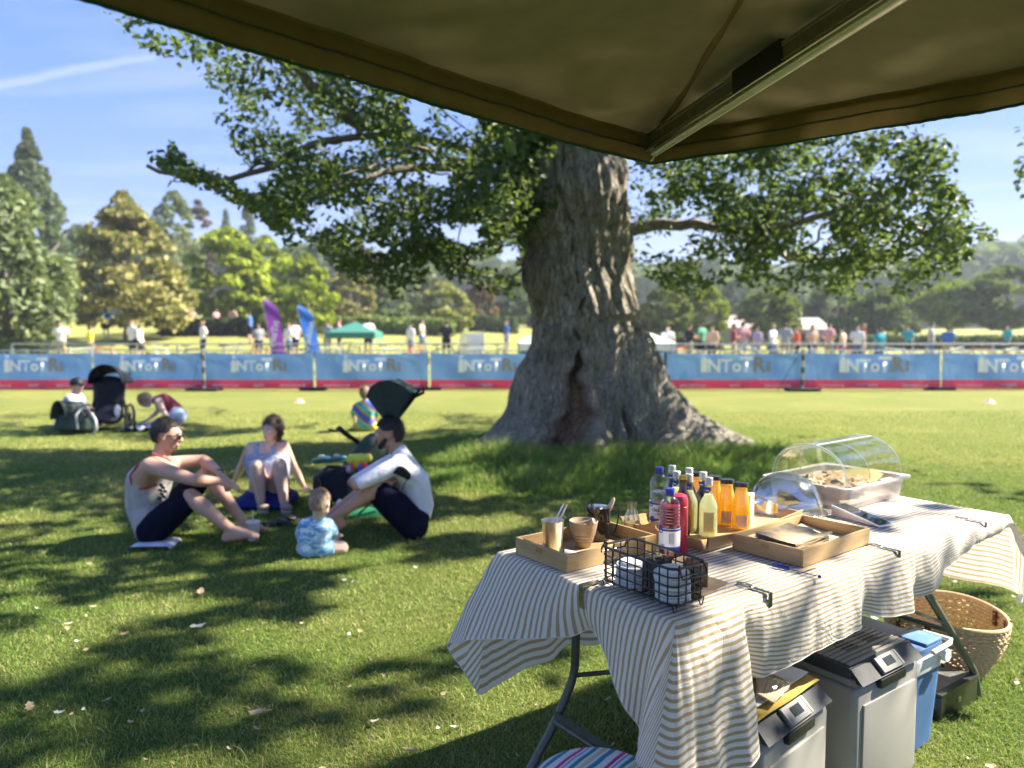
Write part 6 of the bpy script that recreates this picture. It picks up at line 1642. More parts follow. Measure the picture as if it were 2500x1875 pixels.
# ================================================================== people
def remesh(mb, name, mat, parent, voxel=.009, smooth=5, **tags):
    """union of overlapping volumes as one continuous smoothed surface"""
    me = bpy.data.meshes.new('tmp'); me.from_pydata(mb.v, [], mb.f); o = bpy.data.objects.new('tmp', me); COL.objects.link(o)
    r = o.modifiers.new('r', 'REMESH'); r.mode = 'VOXEL'; r.voxel_size = voxel
    if smooth: s = o.modifiers.new('s', 'SMOOTH'); s.iterations = smooth; s.factor = .5
    dg = bpy.context.evaluated_depsgraph_get(); m2 = bpy.data.meshes.new_from_object(o.evaluated_get(dg)); bpy.data.objects.remove(o)
    m2.name = name; m2.materials.clear(); m2.materials.append(mat); m2.polygons.foreach_set('use_smooth', [True]*len(m2.polygons))
    if parent is not None: m2.transform(mat_of(parent).inverted())
    ob = bpy.data.objects.new(name, m2); COL.objects.link(ob)
    if parent is not None: ob.parent = parent
    return tag(ob, **tags)
def skin(name, c, red=(.5, .16, .10)):
    if name in MATS: return MATS[name]
    m = bpy.data.materials.new(name); t = NT(m); co = t.coords()
    n = t.noise(co, 9, 4); n2 = t.noise(co, 120, 3)
    b = t.mix(t.math('MULTIPLY', t.ramp(n, [(.45, (0,0,0)), (.8, (1,1,1))]), .25), c, red); b = t.mix(t.math('MULTIPLY', n2, .16), b, tuple(x*.6 for x in c))
    t.l(b, t.b.inputs['Base Color']); t.b.inputs['Roughness'].default_value = .5; t.b.inputs['Subsurface Weight'].default_value = .12; t.b.inputs['Subsurface Radius'].default_value = (.02,.008,.004); t.b.inputs['Subsurface Scale'].default_value = .6
    t.b.inputs['Specular IOR Level'].default_value = .35
    t.bump(t.noise(co, 260, 2), .15, .001); MATS[name] = m; return m
M_sk = skin('skin', (.56, .34, .25)); M_skp = skin('skin_pale', (.68, .48, .39)); M_skt = skin('skin_tan', (.47, .27, .18)); M_skb = skin('skin_baby', (.72, .52, .43))
def hairmat(name, c):
    if name in MATS: return MATS[name]
    m = bpy.data.materials.new(name); t = NT(m); co = t.coords(scale=(1, 1, .22)); n = t.noise(co, 110, 4, .6, .4)
    t.l(t.ramp(n, [(.3, tuple(x*.45 for x in c)), (.7, tuple(min(1, x*1.5) for x in c))]), t.b.inputs['Base Color']); t.b.inputs['Roughness'].default_value = .55; t.bump(n, .9, .006); MATS[name] = m; return m
M_hd = hairmat('hair_dark', (.022, .016, .012)); M_hk = hairmat('hair_black', (.010, .009, .009)); M_hb = hairmat('hair_brown', (.045, .028, .018)); M_hf = hairmat('hair_fair', (.30, .22, .12)); M_hl = hairmat('hair_baby', (.36, .25, .17))
def frame(f, u):
    f = Vector(f).normalized(); u = Vector(u).normalized(); s = f.cross(u).normalized()*-1; u2 = s.cross(f)*-1 if False else f.cross(s).normalized()
    if u2.dot(u) < 0: u2 = -u2
    return Matrix((f, s, u2)).transposed()
def head_parts(B, c, f, u, s=1.0, neck=None, chub=0):
    """adds skull, jaw, nose, brow, lips and ears to the volume set B; returns the frame"""
    R = frame(f, u); M = Matrix.Translation(c) @ R.to_4x4() @ Matrix.Scale(s, 4); h = MB()
    h.hull([((-.012, 0, .030), (.088, .074, .078)), ((.012, 0, .012), (.082, .070, .078)), ((.022, 0, -.035), (.062, .056+chub, .045)), ((.048, 0, -.088), (.026, .026+chub, .020))])
    h.hull([((.030, .030, -.055), (.030, .024+chub, .03)), ((.030, -.030, -.055), (.030, .024+chub, .03)), ((.055, 0, -.080), (.022, .028, .020))])
    h.hull([((.088, 0, .012), (.008, .008, .012)), ((.107, 0, -.022), (.010, .011, .008)), ((.088, .012, -.028), (.008, .008, .007)), ((.088, -.012, -.028), (.008, .008, .007))])
    h.hull([((.082, .028, .030), (.012, .020, .009)), ((.082, -.028, .030), (.012, .020, .009))])
    h.hull([((.086, .014, -.052), (.008, .012, .006)), ((.086, -.014, -.052), (.008, .012, .006))]); h.hull([((.082, .012, -.062), (.010, .012, .006)), ((.082, -.012, -.062), (.010, .012, .006))])
    for y in (-1, 1): h.hull([((-.008, y*.074, .010), (.016, .008, .022)), ((-.002, y*.076, -.018), (.010, .007, .012))]); h.sphere((.060, y*.034, -.020), (.022, .020, .018), 10, 8)
    B.add(h.v, h.f, M); return M
def face_bits(o, M, iris, brow, glasses=False, lips=(.30,.10,.09)):
    e = MB(); p = MB(); b = MB()
    for y in (-1, 1):
        e.sphere(M @ Vector((.076, y*.030, .008)), .0125*M.median_scale, 12, 8); p.sphere(M @ Vector((.0865, y*.030, .008)), .0050*M.median_scale, 8, 6)
        q = [M @ Vector((.092-abs(t)*.3, y*.030+t, .030+.004*(1-(t/.02)**2))) for t in np.linspace(-.020, .020, 7)]; b.tube(q, .0035, 6)
    if not glasses:
        e.build('eye', pm('eye_white', (.7,.68,.66), .3), o, world=True); p.build('iris', iris, o, world=True)
    b.build('eyebrow', brow, o, world=True)
    l = MB(); l.tube([M @ Vector((.0925-abs(t)*.35, t, -.057)) for t in np.linspace(-.022, .022, 9)], [.001,.003,.0042,.0045,.0045,.0045,.0042,.003,.001], 6); l.build('lips', pm('lips', lips, .5), o, world=True)
    if glasses:
        g = MB()
        for y in (-1, 1): g.hull([(M @ Vector((.098, y*.018, .010)), .009), (M @ Vector((.090, y*.050, .010)), .009), (M @ Vector((.096, y*.030, -.008)), .008)])
        g.tube([M @ Vector(v) for v in ((.088,.060,.016),(.03,.078,.016),(-.01,.080,.012))], .0028, 6); g.tube([M @ Vector(v) for v in ((.088,-.060,.016),(.03,-.078,.016),(-.01,-.080,.012))], .0028, 6)
        g.tube([M @ Vector((.104, y, .018)) for y in (-.02, 0, .02)], .0025, 6); g.build('sunglasses', pm('dark_lens', (.01,.008,.008), .08, coat=1), o, world=True)
def hair_cap(o, M, mat, fringe=.055, nape=-.045, puff=1.07, back=1.0, name='hair', temple=.02, seed=0, strand=1.0):
    """scalp-following shell of hair, open at the face"""
    m = MB(); nu, nv = 48, 30
    ok = {}
    for i in range(nu):
        for j in range(nv+1):
            a = 2*pi*i/nu; ph = pi*j/nv-pi/2; d = Vector((cos(ph)*cos(a), cos(ph)*sin(a), sin(ph))); x = d.x
            r = Vector((.098*(back if x < 0 else 1), .081, .098)); n_ = 1+.035*noise.noise(d*5+Vector((seed, 0, 0)))+.015*noise.noise(d*14)
            p = Vector((d.x*r.x, d.y*r.y, d.z*r.z))*(puff*n_)+Vector((-.008, 0, .022)); m.v.append(tuple(M @ p))
            line = nape+(fringe-nape)*float(sstep(-.35, .75, d.x/max(.3, cos(ph)+.001))); line += temple*abs(d.y)*(1 if d.x > 0 else 0)
            ok[i, j] = p.z > line and not (abs(p.y) > .055 and -.045 < p.x < .04 and p.z < .036 and nape > -.08 and name == 'hair')
    for i in range(nu):
        for j in range(nv):
            if ok[i, j] or ok[i, j+1]: m.f.append((i*(nv+1)+j, ((i+1) % nu)*(nv+1)+j, ((i+1) % nu)*(nv+1)+j+1, i*(nv+1)+j+1)); m.m.append(0)
    if name == 'hair':
        rg = np.random.default_rng(seed+1); base = np.array(m.v); fc = np.array(m.f); pick = rg.integers(0, len(fc), 2600); w = rg.dirichlet((1, 1, 1, 1), 2600)
        Q = (base[fc[pick]]*w[:, :, None]).sum(1); c0 = np.array(M.translation); nrm = Q-c0; nrm /= np.linalg.norm(nrm, axis=1)[:, None]
        F_ = np.array((M.to_3x3() @ Vector((1, 0, 0)))); U_ = np.array((M.to_3x3() @ Vector((0, 0, 1)))); sc = M.median_scale
        up = (nrm@U_)[:, None]; flow = -F_*.5*np.clip(up, 0, 1)-U_*(1-np.clip(up, 0, 1)); flow = flow-(flow*nrm).sum(1)[:, None]*nrm; front = np.clip((nrm@F_)[:, None]*1.6, 0, 1); flow = flow*(1-front)+(-F_*.6+(rg.random((2600, 1))-.5)*.8*np.cross(F_, U_))*front; d = flow*.8+nrm*rg.uniform(.15, .7, (2600, 1))+rg.normal(0, .25, (2600, 3)); d /= np.linalg.norm(d, axis=1)[:, None]
        L = (rg.uniform(.012, .030, (2600, 1))*sc*strand); sd = np.cross(d, nrm); sd /= np.linalg.norm(sd, axis=1)[:, None]+1e-6
        V = np.stack([Q-sd*.0011, Q+sd*.0011, Q+d*L], 1).reshape(-1, 3); b0 = len(m.v); m.v += [tuple(v) for v in V.tolist()]; m.f += [(b0+3*i, b0+3*i+1, b0+3*i+2) for i in range(2600)]; m.m += [0]*2600
    return m.build(name, mat, o, world=True)
def limb_(B, pts, rs): 
    for i in range(len(pts)-1): B.cap(pts[i], pts[i+1], rs[i], rs[i+1])
def arm(B, sh, el, wr, s=1.0, extra=0):
    m = el.lerp(wr, .3); u = sh.lerp(el, .4)
    limb_(B, [sh, u, el, m, wr], [.056*s+extra, .050*s+extra, .038*s+extra, .041*s+extra, .026*s+extra])
def legp(B, hip, kn, an, s=1.0, extra=0):
    u = hip.lerp(kn, .35); c = kn.lerp(an, .28); back = Vector((0, 0, 0))
    limb_(B, [hip, u, kn, c, kn.lerp(an, .65), an], [.098*s+extra, .085*s+extra, .056*s+extra, .056*s+extra, .042*s+extra, .034*s+extra])
def foot(B, an, toe, s=1.0, up=Vector((0, 0, 1))):
    d = (toe-an); d.z = 0; d.normalize(); sd = d.cross(up).normalized(); heel = an-d*.045*s; heel.z = max(.028, an.z-.055*s) if an.z < .25 else an.z-.06*s
    ball = toe-d*.05*s
    B.hull([(an, .034*s), (heel, .030*s), (ball+sd*.022*s+Vector((0,0,.012)), .022*s), (ball-sd*.022*s+Vector((0,0,.008)), .020*s)])
    for k in range(5):
        o_ = (k-2)*.0165*s; L_ = (.050, .046, .042, .036, .028)[k]*s; b = ball+sd*(-o_); B.cap(b, b+d*L_+Vector((0, 0, -.004)), .0115*s, (.0115, .009, .009, .0085, .008)[k]*s, 1)
def hand(B, wr, d, n, s=1.0, curl=.5, spread=.12, thumb=1):
    """palm and five fingers: d along the hand, n out of its back"""
    d = d.normalized(); sd = d.cross(n).normalized(); n = sd.cross(d).normalized(); pc = wr+d*.048*s; kn = wr+d*.088*s
    B.hull([(wr, (.022*s)), (kn+sd*.030*s, .013*s), (kn-sd*.030*s, .012*s), (pc+sd*.022*s, .016*s)])
    for k in range(4):
        o_ = (1.5-k)*.0195*s; L_ = (.068, .077, .072, .056)[k]*s; b = kn+sd*o_; dd = (d+sd*o_/s*spread*18*.1)
        p1 = b+dd.normalized()*L_*.45-n*L_*curl*.22; p2 = p1+(dd.normalized()*(1-curl*.6)-n*curl).normalized()*L_*.32; p3 = p2+(dd.normalized()*(1-curl)-n*curl*1.2).normalized()*L_*.24
        B.cap(b, p1, .0105*s, .0095*s, 1); B.cap(p1, p2, .0095*s, .0085*s, 1); B.cap(p2, p3, .0085*s, .0075*s, 1)
    t0 = wr+d*.022*s+sd*thumb*.022*s; t1 = t0+(d*.6+sd*thumb*.8-n*.3).normalized()*.040*s; t2 = t1+(d*.95+sd*thumb*.25-n*.3).normalized()*.032*s; B.cap(t0, t1, .014*s, .011*s, 1); B.cap(t1, t2, .011*s, .009*s, 1)
def torso(B, hipL, hipR, waist, chest, shL, shR, neck, s=1.0, e=0.0, belly=0, ax=None):
    sx = (shR-shL).normalized(); hx = (hipR-hipL).normalized()
    H = [(hipL.lerp(hipR, .12)+Vector((0,0,.01)), .098*s+e), (hipR.lerp(hipL, .12)+Vector((0,0,.01)), .098*s+e)]; Wt = [(waist+hx*.055*s, .092*s+e+belly), (waist-hx*.055*s, .092*s+e+belly)]
    C = [(chest+sx*.075*s, .098*s+e), (chest-sx*.075*s, .098*s+e)]; Sh = [(shL, .050*s+e), (shR, .050*s+e), (neck-Vector((0,0,.02*s)), .050*s+e)]
    B.hull(H+Wt); B.hull(Wt+C); B.hull(C+Sh)
def J(cx, cy, y, crop=5):
    if crop == 5: return at(cx*.4069+250, cy*.4069+950, y=y)
    if crop == 6: return at(cx*.27125+100, cy*.27125+830, y=y)
    return at(cx, cy, y=y)
F_tank = fabric('grey_marl', (.40, .39, .37), .12, 700); F_red = fabric('red_trim', (.42,.05,.05), .1); F_navy = fabric('navy_shorts', (.007,.008,.022), .25, 600, .95); F_navy.node_tree.nodes['Principled BSDF'].inputs['Specular IOR Level'].default_value = .08
F_white = fabric('white_lycra', (.70,.70,.76), .05, 900, .55, wrinkle=.5, wscale=14); F_black = fabric('black_panel', (.012,.012,.016), .2, 700, .55)
F_blue = fabric('royal_blue', (.008,.014,.13), .15, 600); 

def man_seated():
    o = empty('person', at(380, 1330, z=0), label='man in a grey vest with red trim and dark shorts, sitting barefoot at the left', cat='person')
    pel, wa, ch, nb = J(285,835,5.28), J(262,700,5.28), J(285,545,5.27), J(345,425,5.24)
    shN, shF = J(285,462,5.05), J(430,450,5.44); hN, hF = J(300,845,5.15), J(310,825,5.42)
    elN, wrN = J(545,545,4.98), J(690,552,5.10); elF, wrF = J(608,425,5.50), J(705,505,5.26)
    kN, aN = J(530,645,5.05), J(775,845,5.02); kF, aF = J(625,505,5.46), J(850,800,5.33)
    hc = J(385,288,5.24)+Vector((0,0,.01)); f = Vector((.93, .12, -.12)); M0 = None
    B = MB(); torso(B, hN, hF, wa, ch, shN, shF, nb, 1.12)
    B.cap(nb-Vector((0,0,.03)), hc-Vector((.025,0,.06)), .062, .055)
    M = head_parts(B, hc, f, (.15, 0, 1)); arm(B, shN, elN, wrN, 1.08); arm(B, shF, elF, wrF, 1.05)
    legp(B, hN, kN, aN, 1.0); legp(B, hF, kF, aF, 1.0); foot(B, aN, at(634,1309,y=4.98)); foot(B, aF, at(652,1288,y=5.42))
    hand(B, wrN, Vector((.9, .1, -.25)), Vector((0, -.3, 1)), 1, .35, thumb=-1); hand(B, wrF, Vector((.6, -.45, -.5)), Vector((.3, -.2, 1)), 1, .55, thumb=1)
    remesh(B, 'body', M_sk, o, .0085, 4)
    T = MB(); torso(T, hN, hF, wa, ch, shN+(shF-shN)*.30+Vector((0,0,-.03)), shF-(shF-shN)*.30+Vector((0,0,-.03)), nb-Vector((0,0,.05)), 1.12, .012, .015)
    remesh(T, 'vest', F_tank, o, .011, 4)
    # red piping round the arm opening and the neck
    MB().tube([J(x, y, d) for x, y, d in ((300,405,5.10),(250,430,5.06),(200,470,5.05),(165,520,5.07),(175,570,5.08),(225,600,5.08),(290,590,5.08),(330,570,5.10))], .0065, 8).build('trim', F_red, o, world=True)
    MB().tube([J(x, y, d) for x, y, d in ((300,385,5.14),(330,400,5.10),(380,415,5.12),(410,430,5.2))], .006, 8).build('trim', F_red, o, world=True)
    S = MB(); S.hull([(hN, .110), (hF, .110), (wa.lerp(pel, .62), .105)]); limb_(S, [hN, hN.lerp(kN, .45), hN.lerp(kN, .84)], [.112, .105, .088]); limb_(S, [hF, hF.lerp(kF, .45), hF.lerp(kF, .80)], [.112, .104, .086])
    remesh(S, 'shorts', F_navy, o, .012, 4)
    pb = MB()
    for q, (x, y) in enumerate(((350,575),(362,590),(345,605),(372,612),(355,628),(366,645),(340,655))): pb.hull([(J(x, y, 5.085), (.016,.004,.012)), (J(x+8, y+4, 5.085), (.010,.004,.010))], 1)
    pb.build('vest_print', fabric('print_dark', (.06,.06,.08), .3), o, world=True)
    pr = MB(); pr.add([J(320,570,5.065),(J(395,560,5.10)),(J(400,660,5.10)),(J(330,655,5.065))], [(0,1,2,3)]); 
    hair_cap(o, M, M_hd, .085, -.045, 1.035, temple=.0, strand=.8); face_bits(o, M, M_hk, M_hd, True)
    w = MB(); w.tube([wrF+Vector((.024*cos(q), .0, .024*sin(q))) @ Matrix.Identity(3) for q in np.linspace(0, 2*pi, 16)], .008, 6); w.build('watch', M_black, o, world=True)
    tw = empty('towel', at(380, 1334, z=0), .05, 'folded white towel on the grass under the man in the grey vest', 'towel')
    MB().grid(lambda u, v: ((u-.5)*.27, (v-.5)*.22, .030+.006*sin(u*11)*sin(v*7)-.03*max(0, abs(2*u-1)-.9)*6), 26, 16).build('cloth', fabric('towelling', (.66,.66,.76), .08, 300), tw)
man_seated()

def man_right():
    o = empty('person', at(1015, 1308, z=0), label='dark haired bearded man in a white long sleeved top, hugging his knees', cat='person')
    wa, ch, nb = J(1900,700,5.42), J(1868,545,5.42), J(1795,400,5.40)
    shN, shF = J(1775,455,5.22), J(1750,430,5.60); hN, hF = J(1865,815,5.27), J(1850,800,5.56)
    elN, wrN = J(1525,575,5.10), J(1680,540,5.20); elF, wrF = J(1500,560,5.66), J(1590,540,5.36)
    kN, aN = J(1655,585,5.20), J(1400,765,5.10); kF, aF = J(1610,590,5.52), J(1380,740,5.45)
    hc = J(1722,268,5.40); f = Vector((-.96, .05, -.10)); B = MB(); torso(B, hN, hF, wa, ch, shN, shF, nb)
    B.cap(nb-Vector((0,0,.02)), hc-Vector((-.03,0,.06)), .060, .054); M = head_parts(B, hc, f, (-.10, 0, 1))
    arm(B, shN, elN, wrN, 1.05); arm(B, shF, elF, wrF, 1.0); legp(B, hN, kN, aN); legp(B, hF, kF, aF); foot(B, aN, aN+Vector((-.20,-.05,-.1))); foot(B, aF, aF+Vector((-.20,0,-.1)))
    hand(B, wrN, Vector((.5, .5, -.1)), Vector((0, -.6, .8)), 1, .6); hand(B, wrF, Vector((.6, -.5, -.1)), Vector((0, -.6, .8)), 1, .6)
    remesh(B, 'body', M_skt, o, .009, 4)
    T = MB(); torso(T, hN.lerp(wa, .35), hF.lerp(wa, .35), wa, ch, shN, shF, nb, 1, .010); 
    m = shN.lerp(elN, .93); limb_(T, [shN, shN.lerp(elN, .4), m], [.064, .060, .047]); m = shF.lerp(elF, .93); limb_(T, [shF, shF.lerp(elF, .4), m], [.064, .060, .047]); T.cap(nb-Vector((0,0,.02)), nb+Vector((-.015,0,.035)), .066, .060); T.hull([(shN, .066), (ch+Vector((0,-.06,.02)), .10), (nb, .066)])
    remesh(T, 'long_sleeved_top', F_white, o, .011, 4)
    P_ = MB(); P_.hull([(J(1790,480,5.135), (.035,.012,.02)), (J(1835,520,5.15), (.02,.012,.03)), (J(1770,500,5.14), (.03,.012,.012))]); P_.build('side_panel', F_black, o, world=True)
    MB().tube([J(x, y, d) for x, y, d in ((1830,540,5.17),(1800,590,5.19),(1790,640,5.20),(1800,690,5.22))], .003, 6).build('seam', F_black, o, world=True)
    S = MB(); S.hull([(hN, .112), (hF, .112), (wa.lerp(hN, .55), .104), (wa.lerp(hF, .55), .104)]); limb_(S, [hN, hN.lerp(kN, .45), hN.lerp(kN, .88)], [.113, .108, .080]); limb_(S, [hF, hF.lerp(kF, .45), hF.lerp(kF, .88)], [.112, .106, .080])
    remesh(S, 'shorts', F_navy, o, .012, 4)
    hair_cap(o, M, M_hk, .070, -.055, 1.07, temple=.0, seed=3); face_bits(o, M, M_hk, M_hk)
    b = MB(); b.hull([(M @ Vector((.072, 0, -.082)), .026), (M @ Vector((.045, .042, -.060)), .022), (M @ Vector((.045, -.042, -.060)), .022), (M @ Vector((.020, .052, -.030)), .016), (M @ Vector((.020, -.052, -.030)), .016)]); remesh(b, 'beard', M_hk, o, .006, 3)
man_right()

def woman():
    o = empty('person', at(657, 1225, z=0), label='woman in a pale patterned vest top leaning back on her hands, facing the camera', cat='person')
    wa, ch, nb = J(1003,545,6.52), J(990,425,6.55), J(1000,345,6.55)
    sL, sR = J(895,350,6.56), J(1082,335,6.56); hL, hR = J(955,650,6.40), J(1055,650,6.40)
    eL, wL = J(838,455,6.74), J(800,540,6.92); eR, wR = J(1148,470,6.74), J(1205,580,6.84)
    kL, kR, aL, aR = J(925,462,6.10), J(1062,455,6.10), J(955,705,6.10), J(1092,700,6.10)
    hc = J(1018,245,6.50); f = Vector((-.42, -.88, -.05)); B = MB(); torso(B, hL, hR, wa, ch, sL, sR, nb, 1.0)
    B.cap(nb-Vector((0,0,.02)), hc-Vector((0,-.03,.07)), .050, .044); M = head_parts(B, hc, f, (.12, 0, 1), .93)
    arm(B, sL, eL, wL, .95); arm(B, sR, eR, wR, .95); legp(B, hL, kL, aL, 1.04); legp(B, hR, kR, aR, 1.04)
    foot(B, aL, J(970,752,5.98), .92); foot(B, aR, J(1108,745,5.98), .92)
    hand(B, wL, Vector((-.5, .4, -.5)), Vector((-.3, -.2, 1)), .9, .2); hand(B, wR, Vector((.6, -.1, -.35)), Vector((.2, -.2, 1)), .9, .2)
    remesh(B, 'body', M_skp, o, .0095, 4)
    m = bpy.data.materials.new('speckled_top'); t = NT(m); co = t.coords(); v = t.noise(co, 95, 2, .5)
    t.l(t.ramp(v, [(.44, (.14,.18,.32)), (.54, (.42,.46,.60))]), t.b.inputs['Base Color']); t.b.inputs['Roughness'].default_value = .85; t.bump(t.noise(co, 16, 3), .4, .02)
    T = MB(); torso(T, hL.lerp(wa, .3), hR.lerp(wa, .3), wa, ch-Vector((0,0,.02)), sL.lerp(sR, .12)-Vector((0,0,.07)), sR.lerp(sL, .12)-Vector((0,0,.07)), ch+Vector((0,0,.05)), 1.0, .022)
    T.hull([(ch+Vector((-.075,-.075,-.03)), .062), (ch+Vector((.075,-.075,-.03)), .062), (ch, .10), (wa+Vector((-.08,-.05,0)), .08), (wa+Vector((.08,-.05,0)), .08)])
    for s_, sh in ((1, sL), (-1, sR)):
        q = sh.lerp(sR if s_ > 0 else sL, .22); T.hull([(q+Vector((0,-.035,.022)), (.030,.02,.018)), (q+Vector((0,.03,.022)), (.030,.02,.018)), (q+Vector((0,-.075,-.06)), (.03,.016,.02))])
    remesh(T, 'vest_top', m, o, .010, 3)
    S = MB(); c = (hL+hR)/2; S.hull([(Vector((c.x-.17, 6.36, .05)), (.06,.16,.05)), (Vector((c.x+.19, 6.36, .05)), (.06,.16,.05)), (c+Vector((0,.03,.02)), .125), (Vector((c.x-.17,6.1,.035)), (.05,.06,.03)), (Vector((c.x+.19,6.1,.035)), (.05,.06,.03))])
    remesh(S, 'skirt', F_blue, o, .014, 5)
    hair_cap(o, M, M_hb, .080, -.095, 1.07, 1.08, temple=-.03, seed=9, strand=1.6)
    hb = MB(); hb.hull([(M @ Vector((-.055, -.06, -.03)), .035), (M @ Vector((-.06, -.05, -.085)), .026), (M @ Vector((-.05, .05, -.03)), .035)]); hb.hull([(M @ Vector((-.01, .078, .01)), .02), (M @ Vector((.0, .072, -.085)), .018), (M @ Vector((-.05, .05, -.08)), .02)]); remesh(hb, 'hair_lengths', M_hb, o, .007, 3)
    face_bits(o, M, M_hb, M_hb, lips=(.42,.10,.10))
    M_sn = pm('taupe_sandal', (.26,.21,.16), .7)
    for an, tx in ((aL, J(970,752,5.98)), (aR, J(1108,745,5.98))):
        d = (tx-an); d.z = 0; d.normalize(); q = MB(); q.hull([(Vector((an.x, an.y, .014))-d*.05, (.036,.04,.012)), (Vector((tx.x, tx.y, .012))+d*.01, (.042,.03,.010))]); q.hull([(Vector((tx.x, tx.y, .050))-d*.06, (.050,.022,.026)), (Vector((tx.x, tx.y, .038))-d*.03, (.047,.020,.024))]); q.build('sandal', M_sn, o, world=True)
woman()

def baby():
    o = empty('person', at(771, 1365, z=0), label='baby in a blue and white tie dyed romper sitting with its back to the camera', cat='baby')
    s = .50; hc = J(1305,690,4.80)+Vector((0,0,.0)); nb = J(1298,765,4.86); ch = J(1285,830,4.86); wa = J(1275,900,4.87); hL, hR = J(1248,955,4.86), J(1315,955,4.86)
    B = MB(); torso(B, hL, hR, wa, ch, J(1215,812,4.86), J(1352,808,4.86), nb, .58, 0, .015); B.cap(nb, hc-Vector((0,0,.03)), .040, .045)
    M = head_parts(B, hc+Vector((0,0,.004)), Vector((.22, .95, -.22)), (0, .08, 1), .80, chub=.012)
    kL, kR = J(1205,955,4.92), J(1432,952,4.92); limb_(B, [hL, kL, J(1270,985,5.02)], [.060,.048,.030]); limb_(B, [hR, kR, J(1330,985,5.04)], [.060,.048,.030])
    B.cap(J(1270,985,5.02), J(1300,990,5.05), .026, .020); B.cap(J(1330,985,5.04), J(1300,990,5.08), .026, .020)
    sR, eR, wR = J(1352,812,4.86), J(1388,875,4.90), J(1412,885,4.99); limb_(B, [sR, eR, wR], [.036,.030,.022]); hand(B, wR, Vector((.1,.8,.1)), Vector((0,0,1)), .48, .4)
    sL, eL, wL = J(1215,816,4.86), J(1188,880,4.92), J(1205,890,5.02); limb_(B, [sL, eL, wL], [.036,.030,.022]); hand(B, wL, Vector((.2,.8,.1)), Vector((0,0,1)), .48, .4)
    remesh(B, 'body', M_skb, o, .006, 4)
    m = bpy.data.materials.new('tie_dye_blue'); t = NT(m); co = t.coords(scale=(1, 1, 1.7)); v = t.noise(co, 15, 3, .5, 1.2)
    t.l(t.ramp(v, [(.38, (.11,.28,.52)), (.5, (.30,.52,.72)), (.58, (.66,.78,.86))]), t.b.inputs['Base Color']); t.b.inputs['Roughness'].default_value = .85; t.bump(t.noise(co, 25, 3), .4, .01)
    T = MB(); torso(T, hL, hR, wa, ch, sL, sR, nb-Vector((0,0,.01)), .58, .010, .017); T.cap(sR, sR.lerp(eR, .75), .044, .042); T.cap(sL, sL.lerp(eL, .75), .044, .042); T.cap(hL, hL.lerp(kL, .45), .070, .062); T.cap(hR, hR.lerp(kR, .35), .070, .062)
    remesh(T, 'romper', m, o, .008, 3); hair_cap(o, M, M_hl, .075, -.055, 1.01, temple=.0, seed=4, strand=.5); face_bits(o, M, M_hk, M_hl)
baby()

def cap_man():
    o = empty('person', at(176, 1040, z=0), label='person in a dark cap and pale shirt sitting left of the black pushchair', cat='person'); y = 11.5
    j = lambda a, b, d=0: J(a, b, y+d, 6)
    hL, hR = j(250,745,-.15), j(300,745,.15); wa, ch, nb = j(262,680), j(275,585), j(300,500); sN, sF = j(255,530,-.19), j(345,520,.19); hc = j(325,415)
    B = MB(); torso(B, hL, hR, wa, ch, sN, sF, nb); B.cap(nb, hc-Vector((0,0,.06)), .06, .05); M = head_parts(B, hc, Vector((.9,-.35,-.12)), (0,0,1), 1.0)
    kN, kF = j(430,640,-.2), j(450,630,.15); arm(B, sN, j(330,640,-.25), j(420,620,-.2)); arm(B, sF, j(400,620,.2), j(450,610,.1)); legp(B, hL, kN, j(500,745,-.2)); legp(B, hR, kF, j(520,740,.15)); foot(B, j(500,745,-.2), j(560,765,-.22)); foot(B, j(520,740,.15), j(575,760,.1)); hand(B, j(420,620,-.2), Vector((1,0,-.3)), Vector((0,0,1))); hand(B, j(450,610,.1), Vector((1,-.3,-.3)), Vector((0,0,1)))
    remesh(B, 'body', M_sk, o, .014, 3)
    T = MB(); torso(T, hL, hR, wa, ch, sN, sF, nb, 1, .02); limb_(T, [sN, j(330,640,-.25)], [.075,.062]); limb_(T, [sF, j(400,620,.2)], [.075,.062]); remesh(T, 'shirt', fabric('pale_lilac_shirt', (.40,.42,.55), .1), o, .016, 3)
    S = MB(); S.hull([(hL,.115),(hR,.115)]); limb_(S, [hL, hL.lerp(kN,.8)], [.115,.09]); limb_(S, [hR, hR.lerp(kF,.8)], [.115,.09]); remesh(S, 'shorts', F_navy, o, .016, 3)
    hair_cap(o, M, F_black, .045, .0, 1.12, temple=.0, name='cap'); MB().hull([(M @ Vector((.09,.04,.055)), (.02,.03,.008)), (M @ Vector((.09,-.04,.055)), (.02,.03,.008)), (M @ Vector((.15,0,.045)), (.02,.03,.008))]).build('cap_peak', F_black, o, world=True); face_bits(o, M, M_hk, M_hd)
cap_man()
